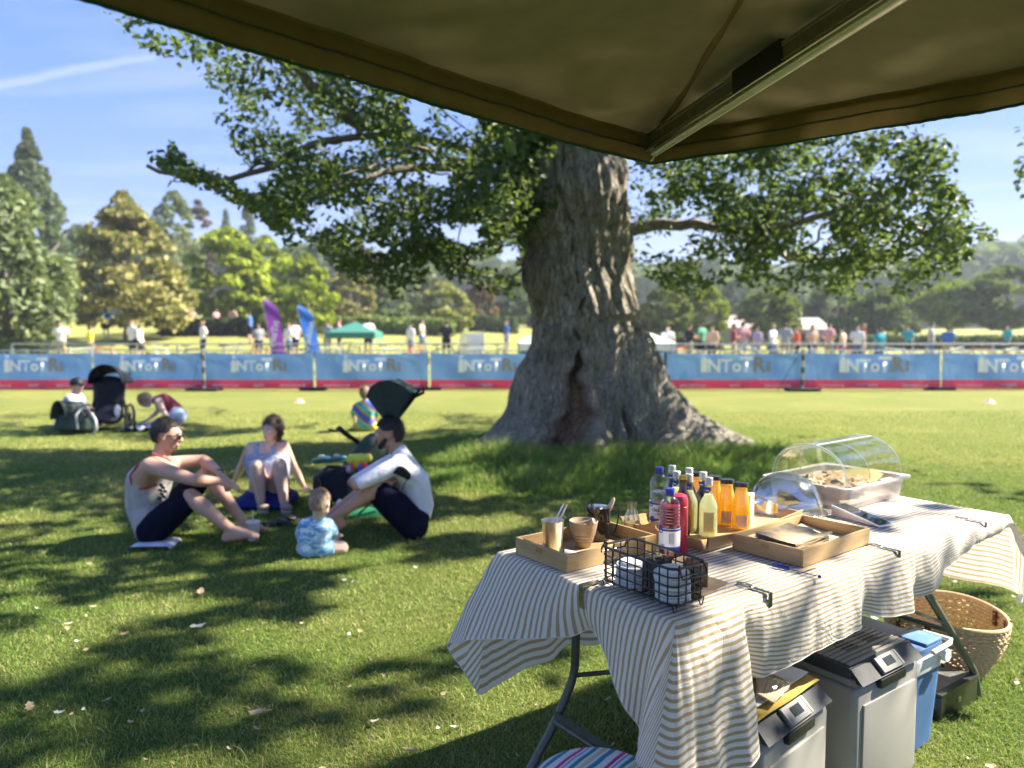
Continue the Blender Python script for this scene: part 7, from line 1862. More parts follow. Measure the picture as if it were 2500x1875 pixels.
def bending():
    o = empty('person', at(425, 1052, z=0), label='kneeling person in a maroon vest and pale denim shorts, fair head bent down', cat='person'); y = 11.3
    j = lambda a, b, d=0: J(a, b, y+d, 6)
    hN, hF = j(1235,690,-.14), j(1245,680,.16); wa, ch, nb = j(1195,610), j(1110,545), j(1035,535); sN, sF = j(1050,560,-.18), j(1040,530,.2); hc = j(945,545)
    B = MB(); torso(B, hN, hF, wa, ch, sN, sF, nb, .95); B.cap(nb, hc+Vector((.04,0,0)), .055, .05); M = head_parts(B, hc, Vector((-.45,-.1,-.9)), (-.9,0,.45), .95)
    eN, wN = j(1135,690,-.22), j(1010,735,-.25); arm(B, sN, eN, wN, .9); eF, wF = j(1060,640,.25), j(960,720,.15); arm(B, sF, eF, wF, .9); kN, kF = j(1090,770,-.18), j(1110,760,.18); legp(B, hN, kN, j(1260,800,-.16), .9); legp(B, hF, kF, j(1270,790,.16), .9)
    foot(B, j(1260,800,-.16), j(1310,812,-.16), .9); foot(B, j(1270,790,.16), j(1310,805,.16), .9); hand(B, wN, Vector((-1,0,-.3)), Vector((0,0,1)), .9); hand(B, wF, Vector((-1,0,-.3)), Vector((0,0,1)), .9)
    remesh(B, 'body', M_skp, o, .014, 3)
    T = MB(); torso(T, hN.lerp(wa,.6), hF.lerp(wa,.6), wa, ch, sN.lerp(sF,.15), sF.lerp(sN,.15), nb, .95, .014); remesh(T, 'vest', fabric('maroon_top', (.20,.03,.06), .12), o, .015, 3)
    S = MB(); S.hull([(hN,.118),(hF,.118),(wa.lerp(hN,.5),.10)]); limb_(S, [hN, hN.lerp(kN,.55)], [.118,.10]); limb_(S, [hF, hF.lerp(kF,.55)], [.118,.10]); remesh(S, 'shorts', fabric('pale_denim', (.34,.42,.60), .1), o, .015, 3)
    hair_cap(o, M, M_hf, .02, -.09, 1.14, temple=.0, seed=2); face_bits(o, M, M_hk, M_hf)
bending()
def child():
    o = empty('person', at(890, 1052, z=0), label='small child in a rainbow tie dyed top sitting beyond the green pushchair', cat='child'); y = 10.9
    P = lambda a, b, d=0: at(a, b, y=y+d)
    hL, hR = P(880,1040), P(906,1040); wa, ch, nb = P(893,1024), P(892,1003), P(891,982); sL, sR = P(871,992), P(912,992); hc = P(891,960)
    B = MB(); torso(B, hL, hR, wa, ch, sL, sR, nb, .72); B.cap(nb, hc, .04, .05); M = head_parts(B, hc, Vector((.1,.95,-.1)), (0,0,1), .88); arm(B, sL, P(862,1012,.05), P(868,1032,.15), .7); arm(B, sR, P(922,1012,.05), P(916,1032,.15), .7)
    kL, kR = P(868,1042,.35), P(920,1042,.35); limb_(B, [hL, kL, P(890,1045,.5)], [.07,.05,.03]); limb_(B, [hR, kR, P(895,1045,.5)], [.07,.05,.03]); foot(B, P(890,1045,.5), P(880,1046,.6), .7); foot(B, P(895,1045,.5), P(905,1046,.6), .7); hand(B, P(868,1032,.15), Vector((0,1,-.3)), Vector((0,0,1)), .7); hand(B, P(916,1032,.15), Vector((0,1,-.3)), Vector((0,0,1)), .7)
    remesh(B, 'body', M_skp, o, .012, 3)
    m = bpy.data.materials.new('tie_dye_rainbow'); t = NT(m); co = t.coords(rot=(.3, .9, .2)); w = t.n('TexWave'); w.inputs['Scale'].default_value = 1.6; w.inputs['Distortion'].default_value = 2.5; t.l(co, w.inputs[0])
    t.l(t.ramp(w.outputs[0], [(.1, (.03,.12,.55)), (.3, (.45,.06,.35)), (.5, (.10,.42,.12)), (.7, (.62,.52,.06)), (.9, (.05,.40,.45))]), t.b.inputs['Base Color']); t.b.inputs['Roughness'].default_value = .85
    T = MB(); torso(T, hL, hR, wa, ch, sL, sR, nb, .72, .02); limb_(T, [sL, sL.lerp(P(862,1012,.05), .8)], [.055,.05]); limb_(T, [sR, sR.lerp(P(922,1012,.05), .8)], [.055,.05]); remesh(T, 'top', m, o, .012, 3)
    S = MB(); S.hull([(hL,.085),(hR,.085)]); limb_(S, [hL, hL.lerp(kL,.8)], [.085,.065]); limb_(S, [hR, hR.lerp(kR,.8)], [.085,.065]); remesh(S, 'shorts', fabric('yellow_shorts', (.50,.42,.08), .1), o, .012, 3)
    hair_cap(o, M, M_hf, .03, -.07, 1.08, temple=.0, seed=7)
child()

# ---- pushchairs and the things round them
M_pc = fabric('pushchair_black', (.010,.013,.022), .25, 500, .7); M_pg = fabric('pushchair_green', (.035,.055,.050), .15, 500, .7); M_fr = pm('dark_frame', (.03,.03,.032), .35, .6)
def wheel(o, c, r, ax, w=.035):
    ax = Vector(ax).normalized(); R = ax.to_track_quat('Z', 'Y').to_matrix().to_4x4(); T = Matrix.Translation(c) @ R
    m = MB(); m.tube([(r*cos(q), r*sin(q), 0) for q in np.linspace(0, 2*pi, 29)[:-1]], w*.55, 8, T, closed=True); wo = m.build('wheel', M_rub, o, world=True)
    m = MB(); m.cyl((0,0,-w*.5), (0,0,w*.5), r*.2, n=12, M=T)
    for k in range(6): q = 2*pi*k/6; m.cyl((r*.15*cos(q), r*.15*sin(q), 0), (r*.92*cos(q), r*.92*sin(q), 0), .007, n=6, M=T)
    m.build('hub', M_alud, o, world=True)
def black_pram():
    y = 11.15; j = lambda a, b, d=0: J(a, b, y+d, 6); o = empty('pushchair', at(268, 1058, z=0), label='tall black pushchair with a domed hood, beside the person in the cap', cat='pushchair')
    m = MB()
    def hood(u, v):
        a = pi*u; e = pi*.52*v; c = j(612,395); return c+Vector((-.25*cos(a), -.12+.34*v, .29*sin(a)**.85*cos(e*.62)))
    m.grid(hood, 24, 10); m.build('hood', M_pc, o, world=True).modifiers.new('s', 'SOLIDIFY').thickness = .012
    B = MB(); B.hull([(j(615,400,.16), (.25,.10,.14)), (j(610,700,.12), (.21,.12,.10))]); B.hull([(j(612,640,.1), (.20,.10,.10)), (j(600,720,-.1), (.20,.20,.05))]); remesh(B, 'seat', M_pc, o, .02, 4)
    for s in (-1, 1):
        MB().tube([j(612+s*110,420,.25), j(612+s*140,560,.1), j(612+s*165,700,-.1), j(612+s*170,790,-.3)], .016, 8).build('frame_bar', M_fr, o, world=True); MB().tube([j(600+s*120,640,-.3), j(600+s*170,740,.1), j(600+s*180,800,.35)], .014, 8).build('frame_bar', M_fr, o, world=True)
        wheel(o, Vector((j(600+s*190,790,-.3).x, y-.32, .14)), .125, (1, .2, 0)); wheel(o, Vector((j(600+s*190,800,.35).x, y+.4, .17)), .155, (1, .1, 0))
    MB().tube([j(470,360,.4), j(455,400,.5), j(760,380,.5), j(780,350,.4), j(800,300,.35)], .014, 8).build('handle', M_fr, o, world=True)
    MB().hull([(j(690,640,-.25), (.05,.02,.09))]).build('pale_bottle', M_lab, o, world=True); 
black_pram()
o = empty('spare_wheel', at(328, 1060, z=0), label='upright black wheel standing by the kneeling person', cat='wheel'); wheel(o, at(328, 1031, y=10.95), .155, (.9, .45, 0))
def car_seat():
    y = 10.7; j = lambda a, b, d=0: J(a, b, y+d, 6); o = empty('infant_carrier', at(195, 1064, z=0), label='dark grey baby car seat with a pale handle beside the person in the cap', cat='car seat')
    B = MB(); B.hull([(j(250,700), (.16,.16,.10)), (j(230,790), (.16,.20,.05)), (j(400,790), (.14,.20,.05))]); B.hull([(j(400,790), (.16,.20,.06)), (j(440,720), (.06,.16,.06))]); remesh(B, 'shell', M_pg, o, .016, 4)
    MB().grid(lambda u, v: j(290,700)+Vector((-.10-.18*cos(pi*u)*.6+.10*v, -.20+.40*v, .26*sin(pi*u)-.05*v)), 18, 8).build('hood', M_pg, o, world=True).modifiers.new('s', 'SOLIDIFY').thickness = .012
    MB().tube([j(330,800,-.2), j(315,680,-.22), j(360,620,-.1), j(420,610,.1), j(450,680,.2)], .016, 8).build('handle', pm('pale_grey_plastic', (.40,.42,.44), .5), o, world=True)
    MB().tube([j(455,660,-.22), j(490,720,-.24), j(500,800,-.24), j(470,850,-.2)], .020, 8).build('side_bar', pm('pale_grey_plastic', (.40,.42,.44), .5), o, world=True)
car_seat()
o = empty('blanket', at(365, 1048, z=0), label='crumpled white and lilac blanket on the grass under the kneeling person hands', cat='blanket')
MB().grid(lambda u, v: at(365, 1048, z=0)+Vector(((u-.5)*.62, (v-.5)*.6, .05+.05*noise.noise(Vector((u*5, v*5, 2)))+.03*noise.noise(Vector((u*13, v*13, 2)))-.06*max(0, abs(2*u-1)-.8)*4)), 30, 24).build('cloth', fabric('lilac_cotton', (.50,.52,.62), .15), o, world=True)
def green_pram():
    y = 6.5; P = lambda a, b, d=0: at(a, b, y=y+d); o = empty('pushchair', at(880, 1225, z=0), label='dark green pushchair with its pointed hood up behind the man in white', cat='pushchair')
    top, lf, bt, rt = P(948,928), P(892,966), P(955,1035), P(1006,962)
    m = MB(); fan = [P(893,968,-.25), P(903,945,-.24), P(925,930,-.22), P(948,927,-.2), P(975,938,-.16), P(1004,960,-.1)]; apex = P(948,1040,-.05); bk = [q+Vector((.02,.45,-.02)) for q in fan]; V = fan+bk+[apex, apex+Vector((0,.42,0))]
    n = len(fan); m.add(V, [(i, i+1, n+i+1, n+i) for i in range(n-1)]+[(i+1, i, 2*n) for i in range(n-1)]+[(n+i, n+i+1, 2*n+1) for i in range(n-1)]); h = m.build('hood', M_pg, o, world=True, smooth=False); h.modifiers.new('s', 'SOLIDIFY').thickness = .008
    MB().tube([P(940,1060,.0), P(965,1030,.0), P(1000,985,.1), P(1022,955,.1), P(1033,948,.1), P(1034,958,.12), P(1015,968,.15)], .014, 8).build('handle', M_fr, o, world=True)
    MB().tube([P(905,1150,.35), P(925,1080,.3), P(950,1035,.2)], .015, 8).build('frame_bar', M_fr, o, world=True); MB().tube([P(940,1060,.0), P(890,1110,-.1), P(850,1165,-.25), P(830,1205,-.3)], .015, 8).build('frame_bar', M_fr, o, world=True)
    MB().tube([P(945,1065,.35), P(890,1090,.2), P(845,1060,.0), P(828,1045,-.1)], .022, 8).build('frame_bar', M_fr, o, world=True)
    B = MB(); B.hull([(P(915,1075,.1), (.10,.18,.07)), (P(870,1130,.05), (.12,.18,.06)), (P(925,1120,.2), (.10,.16,.07))]); remesh(B, 'seat', M_pg, o, .018, 4)
    for dx, dy, px in ((0, -.35, 800), (0, .25, 850), (0, .0, 975)): wheel(o, Vector((at(px, 1200, y=y+dy).x, y+dy, .13)), .115, (.9, .4, 0))
green_pram()
def carrier():
    y = 6.15; P = lambda a, b, d=0: at(a, b, y=y+d); o = empty('baby_carrier', at(815, 1226, z=0), label='black baby seat on the grass between the woman and the man in white', cat='baby seat')
    B = MB(); B.hull([(P(790,1165), (.08,.16,.05)), (P(792,1212), (.09,.18,.04)), (P(860,1205), (.12,.18,.05)), (P(858,1150), (.09,.16,.05))]); remesh(B, 'shell', M_pc, o, .014, 4)
    MB().tube([P(785,1200,-.2), P(775,1165,-.2), P(800,1140,-.1), P(850,1140,.1), P(880,1180,.18)], .014, 8).build('handle', M_fr, o, world=True)
    t = empty('toy_tray', P(805,1124), label='green tray with small pale things lying on the black baby seat', cat='tray'); m = MB(); m.hull([(P(778,1124,-.1), (.06,.10,.018)), (P(838,1122,-.05), (.07,.10,.018))]); m.build('base', pm('bottle_green', (.02,.10,.05), .5), t, world=True)
    for q, (a, b, c) in enumerate(((785,1114,(.7,.7,.7)), (800,1117,(.35,.6,.75)), (822,1112,(.65,.65,.6)), (838,1116,(.2,.5,.6)))): MB().sphere(P(a, b, -.12), (.028,.02,.014), 10, 6).build('trinket', pm('trinket_%s' % 'abcd'[q], c, .5), t, world=True)
    k = empty('soft_toy', P(875,1130), label='soft toy in yellow, orange, red and blue beside the green tray', cat='toy')
    B = MB(); B.hull([(P(858,1122,-.15), .045), (P(885,1120,-.15), .045)]); B.sphere(P(898,1118,-.15), .038); remesh(B, 'body', fabric('toy_yellow', (.62,.62,.08), .1), k, .01, 2)
    for q, (a, b, c) in enumerate(((862,1140,(.6,.10,.04)), (880,1142,(.05,.10,.5)), (870,1135,(.7,.30,.03)), (852,1146,(.55,.35,.5)), (890,1138,(.65,.05,.06)))): MB().sphere(P(a, b, -.2), (.024,.02,.03), 12, 8).build('patch', pm('toy_col_%s' % 'abcde'[q], c, .8), k, world=True)
carrier()
o = empty('bag', at(905, 1272, z=0), label='green cloth bag slumped on the grass behind the shins of the man in white', cat='bag')
B = MB(); B.hull([(at(872,1262,y=5.95), (.10,.12,.05)), (at(930,1250,y=6.0), (.10,.12,.07)), (at(935,1268,y=5.95), (.08,.10,.04))]); remesh(B, 'sack', fabric('green_canvas', (.01,.16,.07), .2), o, .014, 4); MB().tube([at(880,1250,y=5.9), at(900,1234,y=5.88), at(925,1240,y=5.9)], .008, 6).build('strap', M_rub, o, world=True)
def paper_cup():
    p = at(618, 1300, y=5.22); p.z = 0; o = empty('paper_cup', p, label='white paper cup with a wooden stick on the grass by the bare feet', cat='cup')
    o.scale = (1.25, 1.25, 1.35); MB().lathe([(.0001,.001),(.027,.001),(.028,.003),(.038,.095),(.0400,.097),(.0385,.099),(.0365,.096),(.027,.01),(.0001,.01)], 32).build('cup', M_lab, o); MB().lathe([(.0001,.075),(.034,.075)], 20).build('drink', pm('froth', (.5,.42,.3), .7), o)
    m = MB(); m.box((.0,0,.105), (.010,.003,.10), .3); m.build('stick', wood('birch', (.56,.42,.28), (.70,.56,.40), 6, 2), o, smooth=False)
paper_cup()
for i, (px, py, w, lab) in enumerate(((674,1284,0,'left of two black sandals lying between the woman and the baby'), (692,1277,.5,'right of two black sandals lying between the woman and the baby'), (800,1056,.2,'dark shoe lying on the grass beyond the woman, left of the green pushchair'), (822,1053,-.4,'second dark shoe lying on the grass just left of the green pushchair'))):
    p = at(px, py, z=0); o = empty('sandal', p, w, lab, 'shoe'); s = 1.0
    MB().hull([((-.09,0,.012), (.035,.032,.012)), ((.09,0,.012), (.04,.042,.012))]).build('sole', M_rub, o); MB().hull([((.02,0,.04), (.02,.045,.022)), ((.07,0,.028), (.03,.040,.018))]).build('strap', M_black, o)
# small bottle by the baby
o = empty('feeding_bottle', at(812, 1262, z=.03), label='clear and blue baby bottle near the shin of the man in white', cat='bottle'); MB().cyl((0,0,0), (.05,.03,.10), .024, .022, 16).build('body', pm('pale_blue_plastic', (.45,.55,.75), .3), o); MB().cyl((.05,.03,.10), (.06,.036,.125), .025, .018, 16).build('ring', M_lab, o)

# ---- people far off beyond the banners
def far_proto(kind):
    """standing figures, three poses"""
    o = empty('person', (0, 0, 0)); B = MB(); T = MB(); S = MB(); V = Vector
    w = .95 if kind == 1 else 1.0
    hL, hR = V((-.09,0,.92)), V((.09,0,.92)); kL, kR = V((-.11,-.02,.50)), V((.12,-.05,.50)); aL, aR = V((-.12,.03,.08)), V((.14,.0,.08)); wa, ch, nb = V((0,0,1.08)), V((0,0,1.30)), V((0,-.01,1.48)); sL, sR = V((-.19,0,1.42)), V((.19,0,1.42))
    el = {0: (V((-.26,.02,1.14)), V((-.24,-.12,.90)), V((.26,.02,1.14)), V((.24,-.12,.92))), 1: (V((-.27,-.05,1.16)), V((-.12,-.25,1.22)), V((.26,.02,1.14)), V((.26,-.06,.90))), 2: (V((-.30,.05,1.2)), V((-.14,.04,.98)), V((.30,.05,1.2)), V((.14,.04,.98)))}[kind]
    torso(B, hL, hR, wa, ch, sL, sR, nb, w); B.cap(nb, V((0,-.01,1.6)), .055, .05); M = head_parts(B, V((0,-.02,1.62)), V((0,-1,0)), (0,0,1)); arm(B, sL, el[0], el[1], w); arm(B, sR, el[2], el[3], w); hand(B, el[1], V((0,-.3,-1)), V((-1,0,0))); hand(B, el[3], V((0,-.3,-1)), V((1,0,0)))
    legp(B, hL, kL, aL, w); legp(B, hR, kR, aR, w); foot(B, aL, aL+V((0,-.18,-.05))); foot(B, aR, aR+V((.02,-.18,-.05)))
    remesh(B, 'body', M_sk, o, .018, 3); torso(T, hL, hR, wa, ch, sL, sR, nb-V((0,0,.02)), w, .02); limb_(T, [sL, sL.lerp(el[0], .8)], [.075,.065]); limb_(T, [sR, sR.lerp(el[2], .8)], [.075,.065]); remesh(T, 'shirt', F_tank, o, .02, 2)
    S.hull([(hL,.115),(hR,.115)]); limb_(S, [hL, hL.lerp(kL,.75)], [.115,.085]); limb_(S, [hR, hR.lerp(kR,.75)], [.115,.085]); remesh(S, 'shorts', F_navy, o, .02, 2); hair_cap(o, M, M_hd, .05, -.05, 1.08); return o
protos = [far_proto(k) for k in range(3)]; used = set()
COLS = {'white': (.75,.75,.74), 'grey': (.32,.33,.36), 'pink': (.62,.32,.34), 'turquoise': (.02,.32,.42), 'orange red': (.75,.10,.03), 'black': (.015,.015,.02), 'blue': (.04,.14,.45), 'yellow': (.80,.75,.05), 'lilac': (.42,.38,.58), 'maroon': (.22,.03,.05), 'green': (.08,.28,.18), 'peach': (.65,.42,.32)}
hairs = [M_hd, M_hf, M_hb, M_hk]
def far_person(px, D, col, where, rz=0, s=.95, k=None):
    global used
    k = (int(px) // 7) % 3 if k is None else k; x = (px-1250)/FPX*D; lab = 'distant person in %s, %s' % (col, where)
    if k not in used: o = protos[k]; used.add(k)
    else: o = copy_tree(protos[k])
    tag(o, lab, 'person', 'people beyond the banner fence'); o.location = (x, D, float(height(x, D))); o.rotation_euler = (0, 0, rz); o.scale = (s, s, s)
    mm = {'shirt': fabric('shirt_'+col.replace(' ', '_'), COLS[col], .08), 'hair': hairs[int(px) % 4], 'body': [M_sk, M_skp, M_skt][int(px) % 3], 'shorts': [F_navy, fabric('denim', (.10,.16,.30), .1), fabric('khaki_shorts', (.36,.30,.2), .1)][int(px/3) % 3]}
    for c in children(o):
        n = c.name.split('.')[0]
        if n in mm: c.material_slots[0].link = 'OBJECT'; c.material_slots[0].material = mm[n]
FP = [(1630,30,'white','closest to the right side of the oak trunk'),(1682,31,'black','second to the right of the oak trunk'),(1712,32,'green','third to the right of the oak trunk'),(1738,30,'peach','fourth to the right of the oak trunk'),(1790,31,'maroon','below the pink hall roof, left one'),(1812,32,'pink','below the pink hall roof, right one'),
 (1848,31,'lilac','alone between the pink hall roof and the grey green tree'),(1885,30,'white','below the grey green tree, just left of the red top'),(1915,32,'grey','half hidden left of the red top'),(1945,29,'orange red','the only bright red one in the crowd'),(1982,31,'peach','just right of the red top'),(2022,32,'pink','under the white tent roof edge'),
 (2056,31,'peach','two places left of the turquoise top'),(2092,30,'white','with pink skin just left of the turquoise top'),(2105,31.5,'maroon','half hidden by the turquoise top'),(2146,29,'turquoise','right of the second steel post'),(2215,36,'turquoise','small, right of the bigger turquoise one'),(2272,31,'grey','left one of the pair before the dark hedge'),(2312,31,'blue','right one of the pair before the dark hedge'),(2458,37,'turquoise','small, near the right edge before the dark hedge'),
 (150,32,'white','near the left edge under the willow'),(222,31,'yellow','the the only one, under the khaki tree'),(262,44,'blue','small, right of the yellow top'),(325,33,'white','left one of the white pair under the khaki tree'),(343,33,'white','right one of the white pair under the khaki tree'),(470,46,'peach','in front of the dark low hedge, left one'),(497,33,'white','just above the first steel post'),(530,47,'pink','in front of the dark low hedge, middle one'),
 (570,48,'peach','in front of the dark low hedge, right one'),(612,40,'blue','left of the purple flag'),(632,34,'grey','just left of the purple flag'),(705,33,'white','between the two flags, left one'),(722,34,'lilac','between the two flags, right one'),(800,36,'grey','between the blue flag and the green gazebo'),(828,37,'pink','standing under the left side of the green gazebo'),(900,36,'white','standing under the right side of the green gazebo'),(1003,35,'white','right of the green gazebo'),(1030,37,'peach','two steps right of the white one past the green gazebo'),(1090,34,'black','left of the white van'),(1237,38,'blue','on the grass left of the oak trunk')]
for i, (px, D, col, wh) in enumerate(FP): far_person(px, D, col, wh, rz=(i*1.9) % 6.28, s=.90+.05*((i*7) % 3), k=i % 3)
# ================================================================== under the table
M_cool = pm('cool_box_grey', (.27,.268,.245), .55, var=.06, scale=8, bump=.08, bscale=200); M_coold = pm('cool_box_charcoal', (.040,.045,.050), .65, var=.12); M_coolm = pm('cool_box_mid_grey', (.22,.225,.22), .5, var=.06)
def coolbox(a, b, rot, label, W_=.385, D_=.31, H=.375):
    o = empty('cool_box', TT(a, b, 0), TLa+radians(rot), label, 'cool box', 'grey electric cool boxes under the table')
    bm = bmesh.new(); bmesh.ops.create_cube(bm, size=1)
    for v in bm.verts: v.co = Vector(((v.co.x+.5)*W_, (v.co.y+.5)*D_, (v.co.z+.5)*H))
    bmesh.ops.bevel(bm, geom=bm.edges[:], offset=.022, segments=3, profile=.5, affect='EDGES')
    MB().bm(bm).build('body', M_cool, o, angle=30)
    MB().box((W_/2, -.002, H*.45), (W_-.075, .010, H*.80), bev=.004).build('front_panel', M_coolm if 0 else M_cool, o)
    MB().box((W_/2, D_/2+.004, H+.010), (W_-.012, D_-.012, .022), bev=.008).build('rim', M_coolm, o)
    lid = MB(); lid.box((W_/2, D_/2+.012, H+.036), (W_-.020, D_-.03, .036), bev=.010); lo = lid.build('lid', M_coold, o)
    M_rib = pm('lid_rib', (.30,.29,.26), .55, var=.1)
    for i in range(13): MB().box((W_/2, .045+i*(D_-.075)/12, H+.0565), (W_-.055, .0135, .0055), bev=.0015).build('rib', M_rib, lo)
    g = MB()
    for cx in (.30, .62):
        for i in range(7):
            for j in range(5): g.box((W_*cx+i*.010, .10+j*.016, H+.0598), (.0065, .0075, .001))
    g.build('vent_slots', M_black, lo, smooth=False, kind='stuff')
    # sloping front of the lid with its latch and little display
    f = MB(); y0 = -.002; V = [(.018,y0+.035,H+.053),(W_-.018,y0+.035,H+.053),(W_-.012,y0-.012,H+.012),(.012,y0-.012,H+.012),(.018,y0+.05,H+.01),(W_-.018,y0+.05,H+.01)]
    f.add(V, [(3,2,1,0),(0,4,3),(1,2,5),(4,5,2,3)]); f.build('lid_front', M_coold, lo, smooth=False)
    sl = Matrix.Translation((W_/2, y0+.010, H+.035)) @ Matrix.Rotation(radians(41), 4, 'X')
    MB().box((0, 0, .003), (.125, .052, .010), 0, sl, bev=.003).build('latch', pm('latch_grey', (.16,.165,.16), .5), lo)
    MB().box((0, .002, .0088), (.050, .026, .002), 0, sl).build('display', pm('lcd', (.03,.04,.045), .15, coat=.5), lo, smooth=False)
    MB().box((-.056, 0, .0068), (.010, .048, .006), 0, sl, bev=.002).build('latch_bar', M_cool, lo); MB().box((.056, 0, .0068), (.010, .048, .006), 0, sl, bev=.002).build('latch_bar', M_cool, lo)
    MB().box((W_/2, -.004, H-.010), (.15, .022, .030), bev=.006).build('handle_recess', M_black, o)
    return o
coolbox(.245, -.075, 7, 'left grey cool box under the cloth with papers and an envelope on its lid')
coolbox(.757, -.035, 0, 'right grey cool box with a bare ribbed lid partly in the sun')
o = empty('padded_envelope', TT(.245, -.075, .441), TLa+radians(7), 'mustard yellow envelope lying on the lid of the left cool box', 'envelope')
MB().grid(lambda u, v: (.012+.35*u, .020+.10*v, .006*sin(u*9)*.3+.004*sin(pi*v)), 16, 6).build('sheet', pm('mustard_paper', (.45,.32,.06), .6, bump=.2), o)
o = empty('paper_stack', TT(.245, -.075, .446), TLa+radians(5), 'white and lilac sheets of paper lying at the back of the left cool box lid', 'paper')
for i in range(4): MB().box((.17+.01*i, .18-.008*i, .003+i*.0022), (.30, .20, .0012), .05*i-.1).build('sheet', M_lab if i % 2 else pm('lilac_paper', (.52,.50,.66), .7), o, smooth=False)
o = empty('fork_packet', TT(.33, -.02, .459), TLa+radians(24), 'clear packet of flat wooden forks on top of the left cool box', 'packet')
for i in range(7):
    m = MB(); T = Matrix.Translation((0, .006*i-.02, .004+.0022*i)) @ Matrix.Rotation(.06*i-.15, 4, 'Z'); m.tube([(.0,0,0),(.05,0,0),(.10,0,.001),(.125,0,.002)], [.006,.005,.0075,.004], 10, T, flat=(1, .22)); m.build('fork', wood('birch', (.56,.42,.28), (.70,.56,.40), 6, 0), o)
m = MB(); rgk = random.Random(6); m.grid(lambda u, v: (.02+.135*u, -.05+.10*v, .012+.022*sin(pi*v)*sin(pi*min(1, u*1.1+.1))+.006*noise.noise(Vector((u*9, v*9, 1)))), 26, 20); m.build('wrapper', glass('crinkled_film', (.97,.97,.97), .12), o)
o = empty('kraft_wallet', TT(.40, .06, .456), TLa+radians(-8), 'brown printed paper wallet behind the fork packet on the left cool box', 'wallet')
m = MB(); m.box((0,0,.006), (.16,.09,.010), bev=.003); m.build('sleeve', M_kr2 if 0 else pm('kraft_sleeve', (.30,.22,.14), .8, var=.15), o)
text_mesh('Dine', .026, M_ink, 'lettering', o, Matrix.Translation((.02,0,.0125)) @ Matrix.Rotation(pi, 4, 'Z'))

def blue_cooler():
    a0, a1, b0, b1, H = 1.165, 1.385, .0, .40, .345
    o = empty('cool_box', TT(a0, b0, 0), TLa, 'blue cool box with a white rim handle standing right of the grey cool boxes', 'cool box')
    W_, D_ = a1-a0, b1-b0; M_b = pm('cooler_blue', (.06,.14,.30), .5, var=.10, scale=12, bump=.1, bscale=90); M_w = pm('cooler_white', (.66,.67,.62), .5, var=.05)
    m = MB(); t = .018; m.grid(lambda u, v: Vector(((W_/2+(W_/2-t*(1-v)) * sq(u)[0]), (D_/2+(D_/2-t*(1-v))*sq(u)[1]), .004+(H-.06)*v)), 48, 6, wrap=True); m.build('body', M_b, o)
    MB().box((W_/2, D_/2, H-.035), (W_+.018, D_+.018, .050), bev=.012).build('rim', M_w, o)
    MB().box((W_/2, D_/2, H+.004), (W_-.004, D_-.006, .034), bev=.012).build('lid', M_b, o)
    MB().box((W_*.72, .055, H+.026), (W_*.5, .10, .012), bev=.004).build('hatch', pm('cooler_blue_light', (.09,.20,.42), .45), o)
    m = MB(); m.tube([(W_+.010,D_*.5,H-.03),(W_+.016,D_*.3,H+.02),(W_+.012,-.016,H+.024),(W_-.02,-.024,H+.022),(W_*.4,-.022,H+.016)], .0095, 10, flat=(1, .8)); m.build('handle', M_w, o)
    m = MB(); m.cyl((W_-.045,-.016,H-.012), (W_-.045,-.034,H-.012), .022, n=20); m.build('pivot', M_w, o)
    m = MB(); m.cyl((W_-.045,-.012,H-.052), (W_-.045,-.026,H-.052), .007, n=12); m.build('catch', M_black, o)
def sq(u):
    a = 2*pi*u; c, s = cos(a), sin(a); p = 9; r = (abs(c)**p+abs(s)**p)**(-1/p); return (c*r, s*r)
blue_cooler()
def cashbox():
    o = empty('metal_box', TT(1.50, .055, 0), TLa, 'low black metal box with a lock on the grass in front of the woven basket', 'box')
    M_k = pm('black_painted_metal', (.022,.025,.020), .32, .2, .2, coat=.3)
    MB().box((.15, .14, .050), (.295, .28, .092), bev=.005).build('body', M_k, o); MB().box((.15, .14, .1035), (.30, .285, .013), bev=.004).build('lid', M_k, o)
    MB().box((.15, .14, .1112), (.25, .235, .002)).build('lit_lid_panel', pm('lit_lid_grey', (.20,.21,.20), .4, .6, .25), o, smooth=False)  # grey panel paints the light falling on top of the black lid
    m = MB(); m.cyl((.14,.001,.058), (.14,-.005,.058), .011, n=18); m.build('lock', M_alu, o); MB().box((.14,-.0055,.058), (.002,.001,.008)).build('keyhole', M_ink, o, smooth=False)
    for x in (.03, .27): MB().box((x, .02, .003), (.02, .02, .008)).build('foot', M_rub, o, smooth=False)
cashbox()
